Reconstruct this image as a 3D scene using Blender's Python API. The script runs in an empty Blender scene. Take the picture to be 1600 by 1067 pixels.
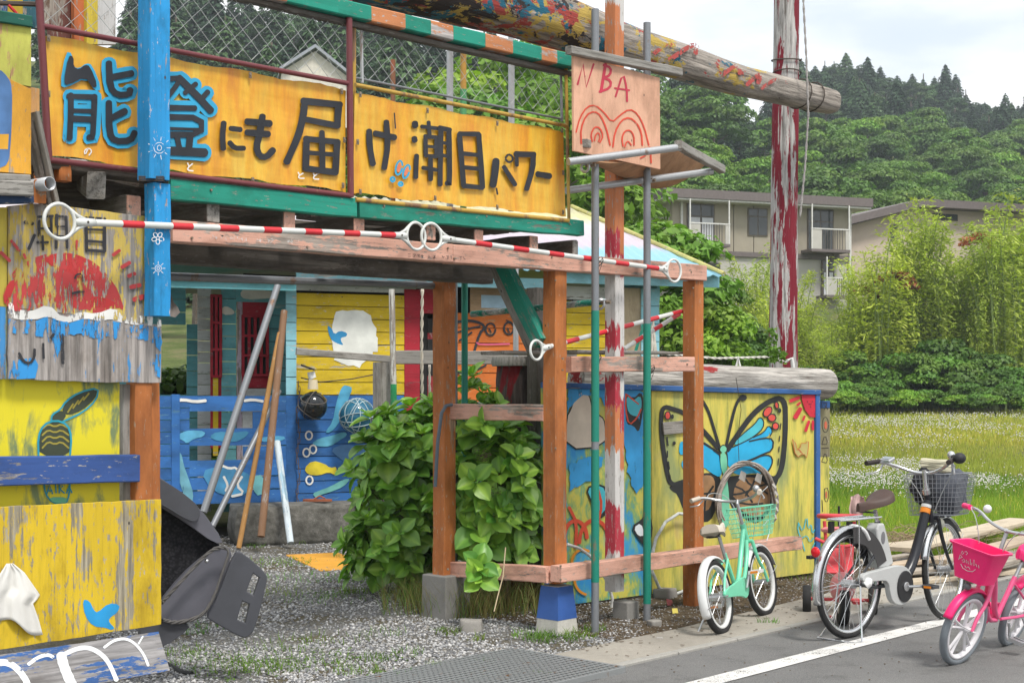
import bpy, math, random
import numpy as np
from mathutils import Vector, Matrix, noise as mnoise
random.seed(7)
R = random.Random(11)
rng = np.random.default_rng(5)
rad = math.radians
S = bpy.context.scene
COL = S.collection

# ---------------------------------------------------------------- camera, sky, sun, exposure
F, HOR, CX, CAMH = 2200.0, 615.0, 800.0, 1.5
cam = bpy.data.objects.new('camera', bpy.data.cameras.new('camera'))
COL.objects.link(cam)
cam.location = (0, 0, CAMH)
cam.rotation_euler = (rad(90), 0, 0)
cam.data.sensor_width = 36
cam.data.lens = 36 * F / 1600
cam.data.shift_y = (HOR - 533.5) / 1600
cam.data.clip_end = 2000
S.camera = cam
SUN_EL, SUN_AZ = 58, 150          # azimuth clockwise from +Y (north)
w = bpy.data.worlds.new('World')
S.world = w
w.use_nodes = True
nt = w.node_tree
nt.nodes.clear()
def N(t, typ, **k):
    n = t.nodes.new(typ)
    for a, b in k.items():
        setattr(n, a, b)
    return n
sky = N(nt, 'ShaderNodeTexSky', sky_type='NISHITA', sun_disc=False)
sky.sun_elevation = rad(SUN_EL)
sky.sun_rotation = rad(SUN_AZ)
tc = N(nt, 'ShaderNodeTexCoord')
mp = N(nt, 'ShaderNodeMapping')
mp.inputs['Scale'].default_value = (2.2, 2.2, 7)
nz = N(nt, 'ShaderNodeTexNoise')
nz.inputs['Scale'].default_value = 1.6
nz.inputs['Detail'].default_value = 7
nz.inputs['Roughness'].default_value = .55
rp = N(nt, 'ShaderNodeValToRGB')
rp.color_ramp.elements[0].position = .34
rp.color_ramp.elements[0].color = (5.1, 5.5, 5.8, 1)
rp.color_ramp.elements[1].position = .56
rp.color_ramp.elements[1].color = (7.0, 7.05, 7.15, 1)
rc = N(nt, 'ShaderNodeMapRange')
rc.inputs['From Min'].default_value = .28
rc.inputs['From Max'].default_value = .5
rc.inputs['To Min'].default_value = .75
rc.inputs['To Max'].default_value = 1
mx = N(nt, 'ShaderNodeMix', data_type='RGBA')
bg = N(nt, 'ShaderNodeBackground')
bg.inputs['Strength'].default_value = .1
wo = N(nt, 'ShaderNodeOutputWorld')
L = nt.links.new
L(tc.outputs['Generated'], mp.inputs['Vector'])
L(mp.outputs[0], nz.inputs['Vector'])
L(nz.outputs['Fac'], rp.inputs[0])
L(nz.outputs['Fac'], rc.inputs['Value'])
L(rc.outputs[0], mx.inputs['Factor'])
L(sky.outputs[0], mx.inputs['A'])
L(rp.outputs[0], mx.inputs['B'])
L(mx.outputs['Result'], bg.inputs['Color'])
L(bg.outputs[0], wo.inputs['Surface'])
sd = bpy.data.lights.new('sun', 'SUN')
sd.energy = 1.9
sd.angle = rad(12)
sd.color = (1, .96, .9)
sun = bpy.data.objects.new('sun', sd)
COL.objects.link(sun)
az = rad(SUN_AZ)
sdir = Vector((math.sin(az) * math.cos(rad(SUN_EL)), math.cos(az) * math.cos(rad(SUN_EL)), math.sin(rad(SUN_EL))))
sun.rotation_euler = sdir.to_track_quat('Z', 'Y').to_euler()
sun.location = (0, 0, 30)
S.view_settings.view_transform = 'Standard'
S.view_settings.look = 'None'
S.view_settings.gamma = 1
S.view_settings.use_curve_mapping = False
S.view_settings.exposure = .95
S.cycles.max_bounces = 6
S.cycles.transparent_max_bounces = 16

# ---------------------------------------------------------------- helpers: planes seen through the lens, meshes, materials
CAM = Vector((0, 0, CAMH))
def px_at(px, py, Y):
    return Vector(((px - CX) / F * Y, Y, CAMH + (HOR - py) / F * Y))
def gpt(px, py, z=0.0):
    Y = (CAMH - z) * F / (py - HOR)
    return Vector(((px - CX) / F * Y, Y, z))
class Plane:
    """a plane standing in the yard: origin, horizontal direction u, second direction v (up unless leaning), normal n towards the camera side"""
    def __init__(s, o, u, v=(0, 0, 1)):
        s.o = Vector(o); s.u = Vector(u).normalized(); s.v = Vector(v).normalized()
        s.n = s.u.cross(s.v).normalized()
        s.v = s.n.cross(s.u)
    def hit(s, px, py, off=0.0):
        r = Vector(((px - CX) / F, 1, (HOR - py) / F))
        oo = s.o + s.n * off
        k = (oo - CAM).dot(s.n) / r.dot(s.n)
        return CAM + r * k
    def ab(s, px, py, off=0.0):
        q = s.hit(px, py, off) - s.o
        return q.dot(s.u), q.dot(s.v)
    def at(s, a, b, off=0.0):
        return s.o + s.u * a + s.v * b + s.n * off
    def mat(s, c):
        m = Matrix.Identity(4)
        for i, ax in enumerate((s.u, -s.n, s.v)):
            m[0][i], m[1][i], m[2][i] = ax
        m.translation = c
        return m
D = Vector((.6817, .7316, 0)); E = Vector((-.7316, .6817, 0)); P0 = Vector((.27, 8.8, 0))
FP = Plane(P0, D)                                   # the facade plane
def loc(t, s, z=0.0):
    return P0 + D * t + E * s + Vector((0, 0, z))

def props(o, label=None, cat=None, group=None, kind=None):
    if label: o['label'] = label
    if cat: o['category'] = cat
    if group: o['group'] = group
    if kind: o['kind'] = kind
    return o
def empty(name, p, label, cat, group=None, kind=None):
    o = bpy.data.objects.new(name, None)
    o.empty_display_size = .1
    COL.objects.link(o)
    o.location = p
    return props(o, label, cat, group, kind)
def link(name, me, parent=None, M=None):
    o = bpy.data.objects.new(name, me)
    COL.objects.link(o)
    if M is not None:
        o.matrix_basis = M
    if parent is not None:
        o.parent = parent
        o.matrix_parent_inverse = parent_world(parent).inverted()
    return o
def parent_world(o):
    m = o.matrix_basis.copy()
    q = o
    while q.parent:
        m = parent_world(q.parent) @ q.matrix_parent_inverse @ m
        return m
    return m
def mk(name, V, Fc, m, parent=None, M=None, smooth=False, uvless=True):
    """mesh object; without M the vertices are world coordinates and are recentred"""
    V = [Vector(v) for v in V]
    if M is None:
        lo = Vector((min(v.x for v in V), min(v.y for v in V), min(v.z for v in V)))
        hi = Vector((max(v.x for v in V), max(v.y for v in V), max(v.z for v in V)))
        c = (lo + hi) / 2
        V = [v - c for v in V]
        M = Matrix.Translation(c)
    me = bpy.data.meshes.new(name)
    me.from_pydata(V, [], Fc)
    if isinstance(m, (list, tuple)):
        for q in m: me.materials.append(q)
    else:
        me.materials.append(m)
    if smooth:
        me.polygons.foreach_set('use_smooth', [True] * len(me.polygons))
    me.update()
    return link(name, me, parent, M)

class Geo:
    """collects shapes into one mesh"""
    def __init__(s): s.V = []; s.F = []; s.mi = []
    def add(s, V, Fc, mi=0):
        b = len(s.V)
        s.V += [Vector(v) for v in V]
        s.F += [tuple(b + i for i in f) for f in Fc]
        s.mi += [mi] * len(Fc)
        return s
    def tube(s, pts, r, n=8, closed=False, mi=0, caps=True):
        V, Fc = tube_geo(pts, r, n, closed, caps)
        return s.add(V, Fc, mi)
    def box(s, c, sx, sy, sz, M=None, mi=0, ch=0):
        V, Fc = box_geo(sx, sy, sz, ch)
        V = [(M @ v if M else v) + Vector(c) for v in V]
        return s.add(V, Fc, mi)
    def build(s, name, m, parent=None, smooth=False, M=None):
        o = mk(name, s.V, s.F, m, parent, M, smooth)
        if isinstance(m, (list, tuple)):
            o.data.polygons.foreach_set('material_index', s.mi)
        return o
def box_geo(sx, sy, sz, ch=0):
    x, y, z = sx / 2, sy / 2, sz / 2
    if ch <= 0:
        V = [Vector((a * x, b * y, c * z)) for a in (-1, 1) for b in (-1, 1) for c in (-1, 1)]
        return V, [(0, 1, 3, 2), (4, 6, 7, 5), (0, 4, 5, 1), (2, 3, 7, 6), (0, 2, 6, 4), (1, 5, 7, 3)]
    sec = [(-y + ch, -z), (y - ch, -z), (y, -z + ch), (y, z - ch), (y - ch, z), (-y + ch, z), (-y, z - ch), (-y, -z + ch)]
    V = [Vector((-x, p, q)) for p, q in sec] + [Vector((x, p, q)) for p, q in sec]
    Fc = [(i, (i + 1) % 8, 8 + (i + 1) % 8, 8 + i) for i in range(8)] + [tuple(range(7, -1, -1)), tuple(range(8, 16))]
    return V, Fc
def tube_geo(pts, r, n=8, closed=False, caps=True):
    P = [Vector(p) for p in pts]
    k = len(P)
    rs = r if isinstance(r, (list, tuple)) else [r] * k
    V, Fc = [], []
    t0 = (P[1] - P[0]).normalized()
    up = Vector((0, 0, 1)) if abs(t0.z) < .9 else Vector((1, 0, 0))
    nx = t0.cross(up).normalized()
    for i in range(k):
        a = P[(i - 1) % k] if (closed or i > 0) else P[i]
        b = P[(i + 1) % k] if (closed or i < k - 1) else P[i]
        t = (b - a)
        t = t.normalized() if t.length > 1e-9 else t0
        nx = (nx - t * nx.dot(t))
        nx = nx.normalized() if nx.length > 1e-6 else t.orthogonal().normalized()
        ny = t.cross(nx)
        for j in range(n):
            an = 2 * math.pi * j / n
            V.append(P[i] + (nx * math.cos(an) + ny * math.sin(an)) * rs[i])
    for i in range(k if closed else k - 1):
        for j in range(n):
            a, b = i * n + j, i * n + (j + 1) % n
            c, d = ((i + 1) % k) * n + (j + 1) % n, ((i + 1) % k) * n + j
            Fc.append((a, b, c, d))
    if caps and not closed:
        Fc.append(tuple(range(n - 1, -1, -1)))
        Fc.append(tuple((k - 1) * n + j for j in range(n)))
    return V, Fc
def tube(name, pts, r, m, parent=None, n=8, closed=False, smooth=True):
    V, Fc = tube_geo(pts, r, n, closed)
    o = mk(name, V, Fc, m, parent, smooth=smooth)
    if smooth: autos(o)
    return o
def autos(o, ang=40):
    me = o.data
    me.polygons.foreach_set('use_smooth', [True] * len(me.polygons))
    me.set_sharp_from_angle(angle=rad(ang))
def beam(name, a, b, wd, ht, m, parent=None, up=(0, 0, 1), jit=.0025, ch=.005, ext=0.0):
    """weathered timber from a to b: chamfered, slightly uneven; local X runs along the grain"""
    a, b = Vector(a), Vector(b)
    x = (b - a).normalized()
    a = a - x * ext; b = b + x * ext
    up = Vector(up)
    if abs(x.dot(up)) > .95: up = E if abs(x.dot(E)) < .9 else D
    y = up.cross(x).normalized()
    z = x.cross(y)
    ln = (b - a).length
    n = max(2, min(14, int(ln / .18) + 1))
    hy, hz = wd / 2, ht / 2
    ch = min(ch, hy * .4, hz * .4)
    sec = [(-hy + ch, -hz), (hy - ch, -hz), (hy, -hz + ch), (hy, hz - ch), (hy - ch, hz), (-hy + ch, hz), (-hy, hz - ch), (-hy, -hz + ch)]
    V, Fc = [], []
    for i in range(n + 1):
        oy, oz = R.uniform(-jit, jit), R.uniform(-jit, jit)
        for p, q in sec:
            V.append(Vector((-ln / 2 + ln * i / n, p + oy + R.uniform(-jit, jit) * .5, q + oz + R.uniform(-jit, jit) * .5)))
    for i in range(n):
        for j in range(8):
            k = (j + 1) % 8
            Fc.append((i * 8 + j, i * 8 + k, i * 8 + 8 + k, i * 8 + 8 + j))
    Fc += [tuple(range(7, -1, -1)), tuple(n * 8 + j for j in range(8))]
    M = Matrix.Identity(4)
    for i, ax in enumerate((x, y, z)):
        M[0][i], M[1][i], M[2][i] = ax
    M.translation = (a + b) / 2
    return mk(name, V, Fc, m, parent, M)
def fb(name, p, q, wd, ht, m, parent=None, off=-.054, off2=None, **k):
    """timber between two pixel positions on the facade plane (moved off towards the viewer)"""
    return beam(name, FP.hit(*p, off), FP.hit(*q, off if off2 is None else off2), wd, ht, m, parent, **k)
def pole(name, px, z0, z1, sz, m, parent=None, off=-.054, pl=None, yaw=None, **k):
    q = (pl or FP).hit(px, 600, off)
    return beam(name, (q.x, q.y, z0), (q.x, q.y, z1), sz, sz, m, parent, up=E, **k)
def slab(name, pl, poly, front, th, m, parent=None, px=True, ch=.0015, edge=0):
    """a board lying in plane pl: outline in pixels (px) or plane coordinates, front face at 'front', thickness th"""
    ab = [pl.ab(x, y, front) for x, y in poly] if px else list(poly)
    if edge:
        ab = rough_edge(ab, edge)
    ar = sum(ab[i][0] * ab[(i + 1) % len(ab)][1] - ab[(i + 1) % len(ab)][0] * ab[i][1] for i in range(len(ab)))
    if ar < 0: ab = ab[::-1]
    ca = sum(p[0] for p in ab) / len(ab); cb = sum(p[1] for p in ab) / len(ab)
    n = len(ab)
    ins = []
    for i in range(n):
        p, c, q = Vector(ab[i - 1]), Vector(ab[i]), Vector(ab[(i + 1) % n])
        e1, e2 = (c - p), (q - c)
        n1 = Vector((-e1.y, e1.x)).normalized(); n2 = Vector((-e2.y, e2.x)).normalized()
        bis = (n1 + n2)
        bis = bis / max(bis.length_squared, .3) * 2 if bis.length > 1e-6 else n1
        ins.append(c + bis * ch)
    V = [Vector((p[0] - ca, 0, p[1] - cb)) for p in ins]
    V += [Vector((p[0] - ca, ch, p[1] - cb)) for p in ab]
    V += [Vector((p[0] - ca, th, p[1] - cb)) for p in ab]
    Fc = [tuple(range(n))]
    for i in range(n):
        j = (i + 1) % n
        Fc.append((n + i, n + j, j, i)); Fc.append((2 * n + i, 2 * n + j, n + j, n + i))
    Fc.append(tuple(range(3 * n - 1, 2 * n - 1, -1)))
    return mk(name, V, Fc, m, parent, pl.mat(pl.at(ca, cb, front)))
def rough_edge(ab, amp, step=.05):
    out = []
    for i in range(len(ab)):
        a, b = Vector(ab[i]), Vector(ab[(i + 1) % len(ab)])
        k = max(1, int((b - a).length / step))
        nrm = Vector((-(b - a).y, (b - a).x)).normalized()
        for j in range(k):
            out.append(tuple(a.lerp(b, j / k) + nrm * R.uniform(-amp, amp) * (0 if j == 0 else 1)))
    return out
def ring_pts(c, rx, ry, n=20, rot=0.0, a0=0, a1=360):
    out = []
    cl = abs(a1 - a0) >= 360
    for i in range(n if cl else n + 1):
        a = rad(a0 + (a1 - a0) * i / n)
        x, y = rx * math.cos(a), ry * math.sin(a)
        out.append((c[0] + x * math.cos(rad(rot)) - y * math.sin(rad(rot)), c[1] + x * math.sin(rad(rot)) + y * math.cos(rad(rot))))
    return out
def smooth2(pts, it=2, closed=False):
    for _ in range(it):
        out = [] if closed else [pts[0]]
        n = len(pts)
        for i in range(n if closed else n - 1):
            a, b = pts[i], pts[(i + 1) % n]
            out.append((a[0] * .75 + b[0] * .25, a[1] * .75 + b[1] * .25))
            out.append((a[0] * .25 + b[0] * .75, a[1] * .25 + b[1] * .75))
        if not closed: out.append(pts[-1])
        pts = out
    return pts
class Paint:
    """hand-painted shapes lying a hair proud of a board"""
    def __init__(s, pl, off, sc=1.0, ox=0.0, oy=0.0, part='painted_shape', parent=None):
        s.pl, s.off, s.sc, s.ox, s.oy, s.part, s.parent = pl, off, sc, ox, oy, part, parent
        s.k = 0
        s.wk = 1.0
        s.g = None
    def _p(s, p): return (p[0] / s.sc + s.ox, p[1] / s.sc + s.oy)
    def _o(s):
        s.k += 1
        return s.off + s.k * .00022
    def _add(s, pts):
        o = s._o()
        ab = [s.pl.hit(*s._p(p), o) for p in pts]
        s.g.add(ab, [tuple(range(len(ab)))])
    def start(s): s.g = Geo(); return s
    def poly(s, pts, sm=0, wob=0.0, jag=0.0):
        if jag:
            o = []
            for i in range(len(pts)):
                a, b = Vector(pts[i]), Vector(pts[(i + 1) % len(pts)]); k = max(1, int((b - a).length / (jag * 1.6)))
                o += [tuple(a.lerp(b, (j + R.uniform(-.2, .2)) / k) + Vector((R.uniform(-1, 1), R.uniform(-1, 1))) * jag * (.5 if j % 2 else 1)) for j in range(k)]
            pts = o
        if sm: pts = smooth2(pts, sm, True)
        if wob: pts = [(x + R.uniform(-wob, wob), y + R.uniform(-wob, wob)) for x, y in pts]
        s._add(pts); return s
    def ell(s, c, rx, ry, rot=0, n=18): return s.poly(ring_pts(c, rx, ry, n, rot), wob=min(rx, ry) * .06)
    def line(s, pts, wd, sm=1, closed=False, wob=.06, cap=True):
        if sm: pts = smooth2(pts, sm, closed)
        P = [Vector(p) for p in pts]
        n = len(P)
        o = s._o()
        Lf, Rt = [], []
        for i in range(n):
            a = P[i - 1] if (i or closed) else P[0]
            b = P[(i + 1) % n] if (i < n - 1 or closed) else P[-1]
            t = (b - a).normalized() if (b - a).length > 1e-6 else Vector((1, 0))
            nr = Vector((-t.y, t.x))
            h = wd * s.wk / 2 * (1 + R.uniform(-wob, wob))
            Lf.append(P[i] + nr * h); Rt.append(P[i] - nr * h)
        if closed:
            V = Lf + Rt
            Fc = [(i, (i + 1) % n, n + (i + 1) % n, n + i) for i in range(n)]
        else:
            V = Lf + Rt
            Fc = [(i, i + 1, n + i + 1, n + i) for i in range(n - 1)]
            if cap:
                for end, (c, t) in enumerate(((P[0], (P[0] - P[1])), (P[-1], (P[-1] - P[-2])))):
                    t = t.normalized(); nr = Vector((-t.y, t.x)); b = len(V)
                    cap_pts = [c + nr * wd * s.wk / 2 * math.cos(x) + t * wd * s.wk / 2 * math.sin(x) * .8 for x in (.5, 1.1, 1.57, 2.04, 2.64)]
                    V += cap_pts
                    l, r = (0, n) if end == 0 else (n - 1, 2 * n - 1)
                    if (Lf[0 if end == 0 else -1] - c).dot(nr) < 0: l, r = r, l
                    Fc.append((l, b, b + 1, b + 2, b + 3, b + 4, r))
        W = [s.pl.hit(*s._p((v.x, v.y)), o) for v in V]
        s.g.add(W, Fc); return s
    def done(s, m, part=None):
        o = s.g.build(part or s.part, m, s.parent)
        s.g = None
        return o

class Mt:
    """small node-material builder"""
    def __init__(s, name, rough=.7, metal=0.0, spec=.4):
        s.m = bpy.data.materials.new(name); s.m.use_nodes = True
        s.t = s.m.node_tree
        s.b = s.t.nodes['Principled BSDF']
        s.b.inputs['Roughness'].default_value = rough
        s.b.inputs['Metallic'].default_value = metal
        s.b.inputs['Specular IOR Level'].default_value = spec
        tcn = N(s.t, 'ShaderNodeTexCoord'); oi = N(s.t, 'ShaderNodeObjectInfo')
        ml = N(s.t, 'ShaderNodeMath', operation='MULTIPLY'); ml.inputs[1].default_value = 37.0
        ad = N(s.t, 'ShaderNodeVectorMath', operation='ADD')
        s.l(oi.outputs['Random'], ml.inputs[0]); s.l(tcn.outputs['Object'], ad.inputs[0]); s.l(ml.outputs[0], ad.inputs[1])
        s.co = ad.outputs[0]; s.raw = tcn.outputs['Object']; s.rnd = oi.outputs['Random']
    def l(s, a, b): s.t.links.new(a, b)
    def noise(s, sc=(1, 1, 1), det=5, ro=.6, raw=False, dist=0.0):
        m = N(s.t, 'ShaderNodeMapping'); m.inputs['Scale'].default_value = sc if isinstance(sc, tuple) else (sc, sc, sc)
        n = N(s.t, 'ShaderNodeTexNoise')
        n.inputs['Scale'].default_value = 1; n.inputs['Detail'].default_value = det; n.inputs['Roughness'].default_value = ro; n.inputs['Distortion'].default_value = dist
        s.l(s.raw if raw else s.co, m.inputs[0]); s.l(m.outputs[0], n.inputs['Vector'])
        return n.outputs['Fac']
    def vor(s, sc, feat='F1'):
        m = N(s.t, 'ShaderNodeMapping'); m.inputs['Scale'].default_value = sc if isinstance(sc, tuple) else (sc, sc, sc)
        n = N(s.t, 'ShaderNodeTexVoronoi', feature=feat); n.inputs['Scale'].default_value = 1
        s.l(s.co, m.inputs[0]); s.l(m.outputs[0], n.inputs['Vector'])
        return n.outputs['Distance'], n.outputs.get('Color')
    def mr(s, f, a, b, c=0.0, d=1.0):
        n = N(s.t, 'ShaderNodeMapRange'); s.l(f, n.inputs['Value'])
        for k, v in zip(('From Min', 'From Max', 'To Min', 'To Max'), (a, b, c, d)): n.inputs[k].default_value = v
        return n.outputs[0]
    def math(s, op, a, b):
        n = N(s.t, 'ShaderNodeMath', operation=op)
        for i, v in enumerate((a, b)):
            if isinstance(v, (int, float)): n.inputs[i].default_value = v
            else: s.l(v, n.inputs[i])
        return n.outputs[0]
    def mix(s, f, a, b, mode='MIX'):
        n = N(s.t, 'ShaderNodeMix', data_type='RGBA', blend_type=mode)
        for k, v in (('Factor', f), ('A', a), ('B', b)):
            i = n.inputs[k] if k != 'Factor' else n.inputs[0]
            if isinstance(v, (int, float)): i.default_value = v
            elif isinstance(v, tuple): i.default_value = v if len(v) == 4 else (*v, 1)
            else: s.l(v, i)
        return n.outputs['Result']
    def ramp(s, f, stops):
        n = N(s.t, 'ShaderNodeValToRGB'); s.l(f, n.inputs[0])
        el = n.color_ramp.elements
        while len(el) < len(stops): el.new(.5)
        for e, (p, c) in zip(el, stops): e.position = p; e.color = (*c, 1)
        return n.outputs[0]
    def col(s, c):
        if isinstance(c, tuple): s.b.inputs['Base Color'].default_value = (*c, 1)
        else: s.l(c, s.b.inputs['Base Color'])
    def bump(s, h, st=.3, dist=.01):
        n = N(s.t, 'ShaderNodeBump'); n.inputs['Strength'].default_value = st; n.inputs['Distance'].default_value = dist
        s.l(h, n.inputs['Height']); s.l(n.outputs[0], s.b.inputs['Normal'])
def sc3(axis, along, across):
    return tuple(along if i == 'xyz'.index(axis) else across for i in range(3))
def wood(name, c, wear=.35, under=(.33, .29, .25), axis='x', rough=.75, var=.25, dirt=.35, peel=1.0):
    """painted or bare timber: paint worn back to grey grain"""
    m = Mt(name, rough)
    g = m.noise(sc3(axis, 2.5, 55), 7, .65)
    g2 = m.noise(sc3(axis, 1.6 * peel, 7.5 * peel), 7, .7)
    lo = m.noise(sc3(axis, 1.2, 3), 3, .5)
    un = m.mix(m.mr(g, .35, .65), tuple(x * .5 for x in under), tuple(min(1, x * 1.35) for x in under))
    pc = m.mix(m.mr(lo, .3, .7), tuple(x * (1 - var) for x in c), tuple(min(1, x * (1 + var * .6)) for x in c))
    pc = m.mix(m.mr(g, .25, .5, dirt, 0), pc, tuple(x * .35 for x in c))
    th = .375 + .25 * wear
    ch_ = m.noise(sc3(axis, 16, 60), 5, .7); st_ = m.noise(sc3(axis, 2, 4.5), 6, .72)
    vd, vc = m.vor(sc3(axis, 5, 9))
    sm = m.math('ADD', m.math('MULTIPLY', g2, .60), m.math('ADD', m.math('MULTIPLY', g, .2), m.math('MULTIPLY', ch_, .2)))
    mask = m.math('MULTIPLY', m.mr(sm, th - .012, th + .012), m.mr(ch_, .33 + wear * .16, .35 + wear * .16))
    cc = m.mix(mask, un, pc)
    cc = m.mix(m.mr(st_, .48, .66, 0, .4 + dirt * .45), cc, m.mix(1.0, cc, (.42, .37, .32), 'MULTIPLY'))
    cc = m.mix(m.mr(vd, .035, .05, 1, 0), cc, (.05, .04, .03))
    m.col(cc)
    m.bump(m.math('ADD', m.math('MULTIPLY', g, .6), m.math('MULTIPLY', mask, .5)), .35, .004)
    return m.m
def flake(name, c, wear=.3, axis='z', rough=.6, var=.15, sc=1.0, under=None):
    """a coat of paint on a board, see-through where it has flaked off"""
    m = Mt(name, rough)
    g = m.noise(sc3(axis, 5 * sc, 30 * sc), 7, .7)
    g2 = m.noise(sc3(axis, 2.5 * sc, 7 * sc), 5, .65)
    v = m.noise(6, 3, .5)
    m.col(m.mix(m.mr(v, .3, .7), tuple(x * (1 - var) for x in c), tuple(min(1, x * (1 + var)) for x in c)))
    if wear > 0:
        th = .335 + .31 * wear
        mask = m.mr(m.math('ADD', m.math('MULTIPLY', g, .45), m.math('MULTIPLY', g2, .55)), th - .01, th + .01)
        m.l(mask, m.b.inputs['Alpha'])
    m.bump(g, .2, .002)
    return m.m
def plain(name, c, rough=.5, metal=0.0, var=.12, sc=8, bump=.0, spec=.4):
    m = Mt(name, rough, metal, spec)
    v = m.noise(sc, 5, .6)
    m.col(m.mix(m.mr(v, .3, .7), tuple(x * (1 - var) for x in c), tuple(min(1, x * (1 + var)) for x in c)))
    if bump: m.bump(m.noise(sc * 6, 4, .6), bump, .003)
    return m.m
def rusty(name, c, rust=.35, rough=.5, metal=.0, axis='z'):
    m = Mt(name, rough, metal)
    v = m.noise(sc3(axis, 3, 9), 6, .7); v2 = m.noise(60, 4, .6)
    th = .3 + .35 * rust
    base = m.mix(v2, tuple(x * .85 for x in c), tuple(min(1, x * 1.12) for x in c))
    m.col(m.mix(m.mr(v, th - .03, th + .06), (.2, .11, .06), base))
    m.bump(v2, .15, .001)
    return m.m
def lab(o, label, cat=None, group=None, kind=None): return props(o, label, cat, group, kind)
# ---------------------------------------------------------------- terrain and ground sheets
def sst(a, b, x):
    t = min(1, max(0, (x - a) / (b - a)))
    return t * t * (3 - 2 * t)
RPX = [-900, -300, 400, 640, 780, 850, 950, 1030, 1080, 1150, 1200, 1240, 1330, 1400, 1500, 1560, 1620, 1800, 2600]
RPY = [-120, -90, -60, -25, 15, 45, 60, 50, 30, 60, 100, 70, 62, 88, 105, 135, 115, 60, 20]
YRX = [-900, 640, 1180, 1260, 2600]
YRV = [150, 150, 165, 265, 265]
def ridge(a):
    px = CX + F * a
    py = np.interp(px, RPX, RPY); yr = np.interp(px, YRX, YRV)
    return CAMH + (HOR - py) / F * yr - 9.0, yr
def H(X, Y):
    if Y < 5: return -.05
    a = X / Y
    wR = sst(.04, .14, a)
    zr, yr = ridge(a)
    zr = max(zr, 8)
    right = .8 * sst(15, 58, Y) + 4.9 * sst(60.5, 69, Y) + (zr - 5.7) * sst(80, yr + 25, Y) * 1.0
    left = .10 * max(0, min(Y, 44) - 22) * 1.5 + (zr - 3.3) * sst(44, yr + 20, Y)
    z = right * wR + left * (1 - wR)
    if Y > yr + 25: z -= (Y - yr - 25) * .12
    return z - .05 + (mnoise.noise(Vector((X * .07, Y * .07, 0))) * min(1.2, max(0, (Y - 66) * .03)))
xs = sorted(set([round(x, 2) for x in np.concatenate([np.linspace(-300, -60, 14), np.linspace(-60, 60, 61), np.linspace(60, 320, 30)])]))
ys = sorted(set([round(y, 2) for y in np.concatenate([[-60, -20, 0, 5], np.linspace(8, 70, 50), np.linspace(72, 300, 76), np.linspace(310, 700, 8)])]))
V = [(x, y, H(x, y)) for y in ys for x in xs]
nx = len(xs)
Fc = [(j * nx + i, j * nx + i + 1, (j + 1) * nx + i + 1, (j + 1) * nx + i) for j in range(len(ys) - 1) for i in range(nx - 1)]
m = Mt('terrain_soil', .95, spec=.1)
n1 = m.noise(.6, 8, .65); n2 = m.noise(14, 6, .7)
cg = m.ramp(n1, [(.3, (.06, .085, .025)), (.48, (.12, .16, .045)), (.6, (.20, .19, .09)), (.75, (.14, .18, .06))])
m.col(m.mix(m.mr(n2, .3, .7, 0, .6), cg, (.03, .03, .02)))
m.bump(n2, .6, .05)
terrain = mk('ground', V, Fc, m.m, M=Matrix.Identity(4), smooth=True)
props(terrain, kind='structure')

def sheet(name, poly, z, m, dens=0, kind='structure'):
    """flat sheet over a (t,s) outline"""
    V = [loc(t, s, z) for t, s in poly]
    o = mk(name, V, [tuple(range(len(V)))], m)
    if o.data.polygons[0].normal.z < 0: o.data.flip_normals()
    props(o, kind=kind); return o
# gravel yard: grey stone bed with patches of soil
m = Mt('gravel_bed', .95, spec=.15)
d1, c1 = m.vor(58); d2, c2 = m.vor(130); n1 = m.noise(1.3, 6, .6); n2 = m.noise(40, 4, .6)
st = m.mix(m.mr(d1, .15, .62), m.mix(c1, (.16, .16, .16), (.34, .33, .32)), (.05, .048, .042))
st = m.mix(.3, st, m.mix(d2, (.42, .41, .39), (.12, .115, .10)))
m.col(m.mix(m.mr(n1, .47, .6), st, m.mix(n2, (.07, .055, .035), (.13, .115, .07))))
m.bump(d1, .9, .012)
sheet('gravel_yard', [(-9, -7), (-.68, -7), (-.68, -.9), (-.6, -.5), (3.2, -.42), (3.3, 1.4), (2.4, 12), (-9, 14)], .0, m.m)
# soil and mulch under the tower and along the mural
m = Mt('mulch', .95, spec=.1)
n1 = m.noise(9, 6, .7); n2 = m.noise(70, 4, .6)
m.col(m.mix(m.mr(n2, .3, .7), m.ramp(n1, [(.3, (.05, .035, .022)), (.55, (.12, .09, .055)), (.75, (.2, .165, .11))]), (.06, .045, .03)))
m.bump(n2, .8, .01)
sheet('mulch_bed', [(.05, -.52), (.7, -.5), (3.7, -.36), (5.2, -.3), (5.6, 2.0), (3.0, 1.2), (.2, 1.1)], .006, m.m)
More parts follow.
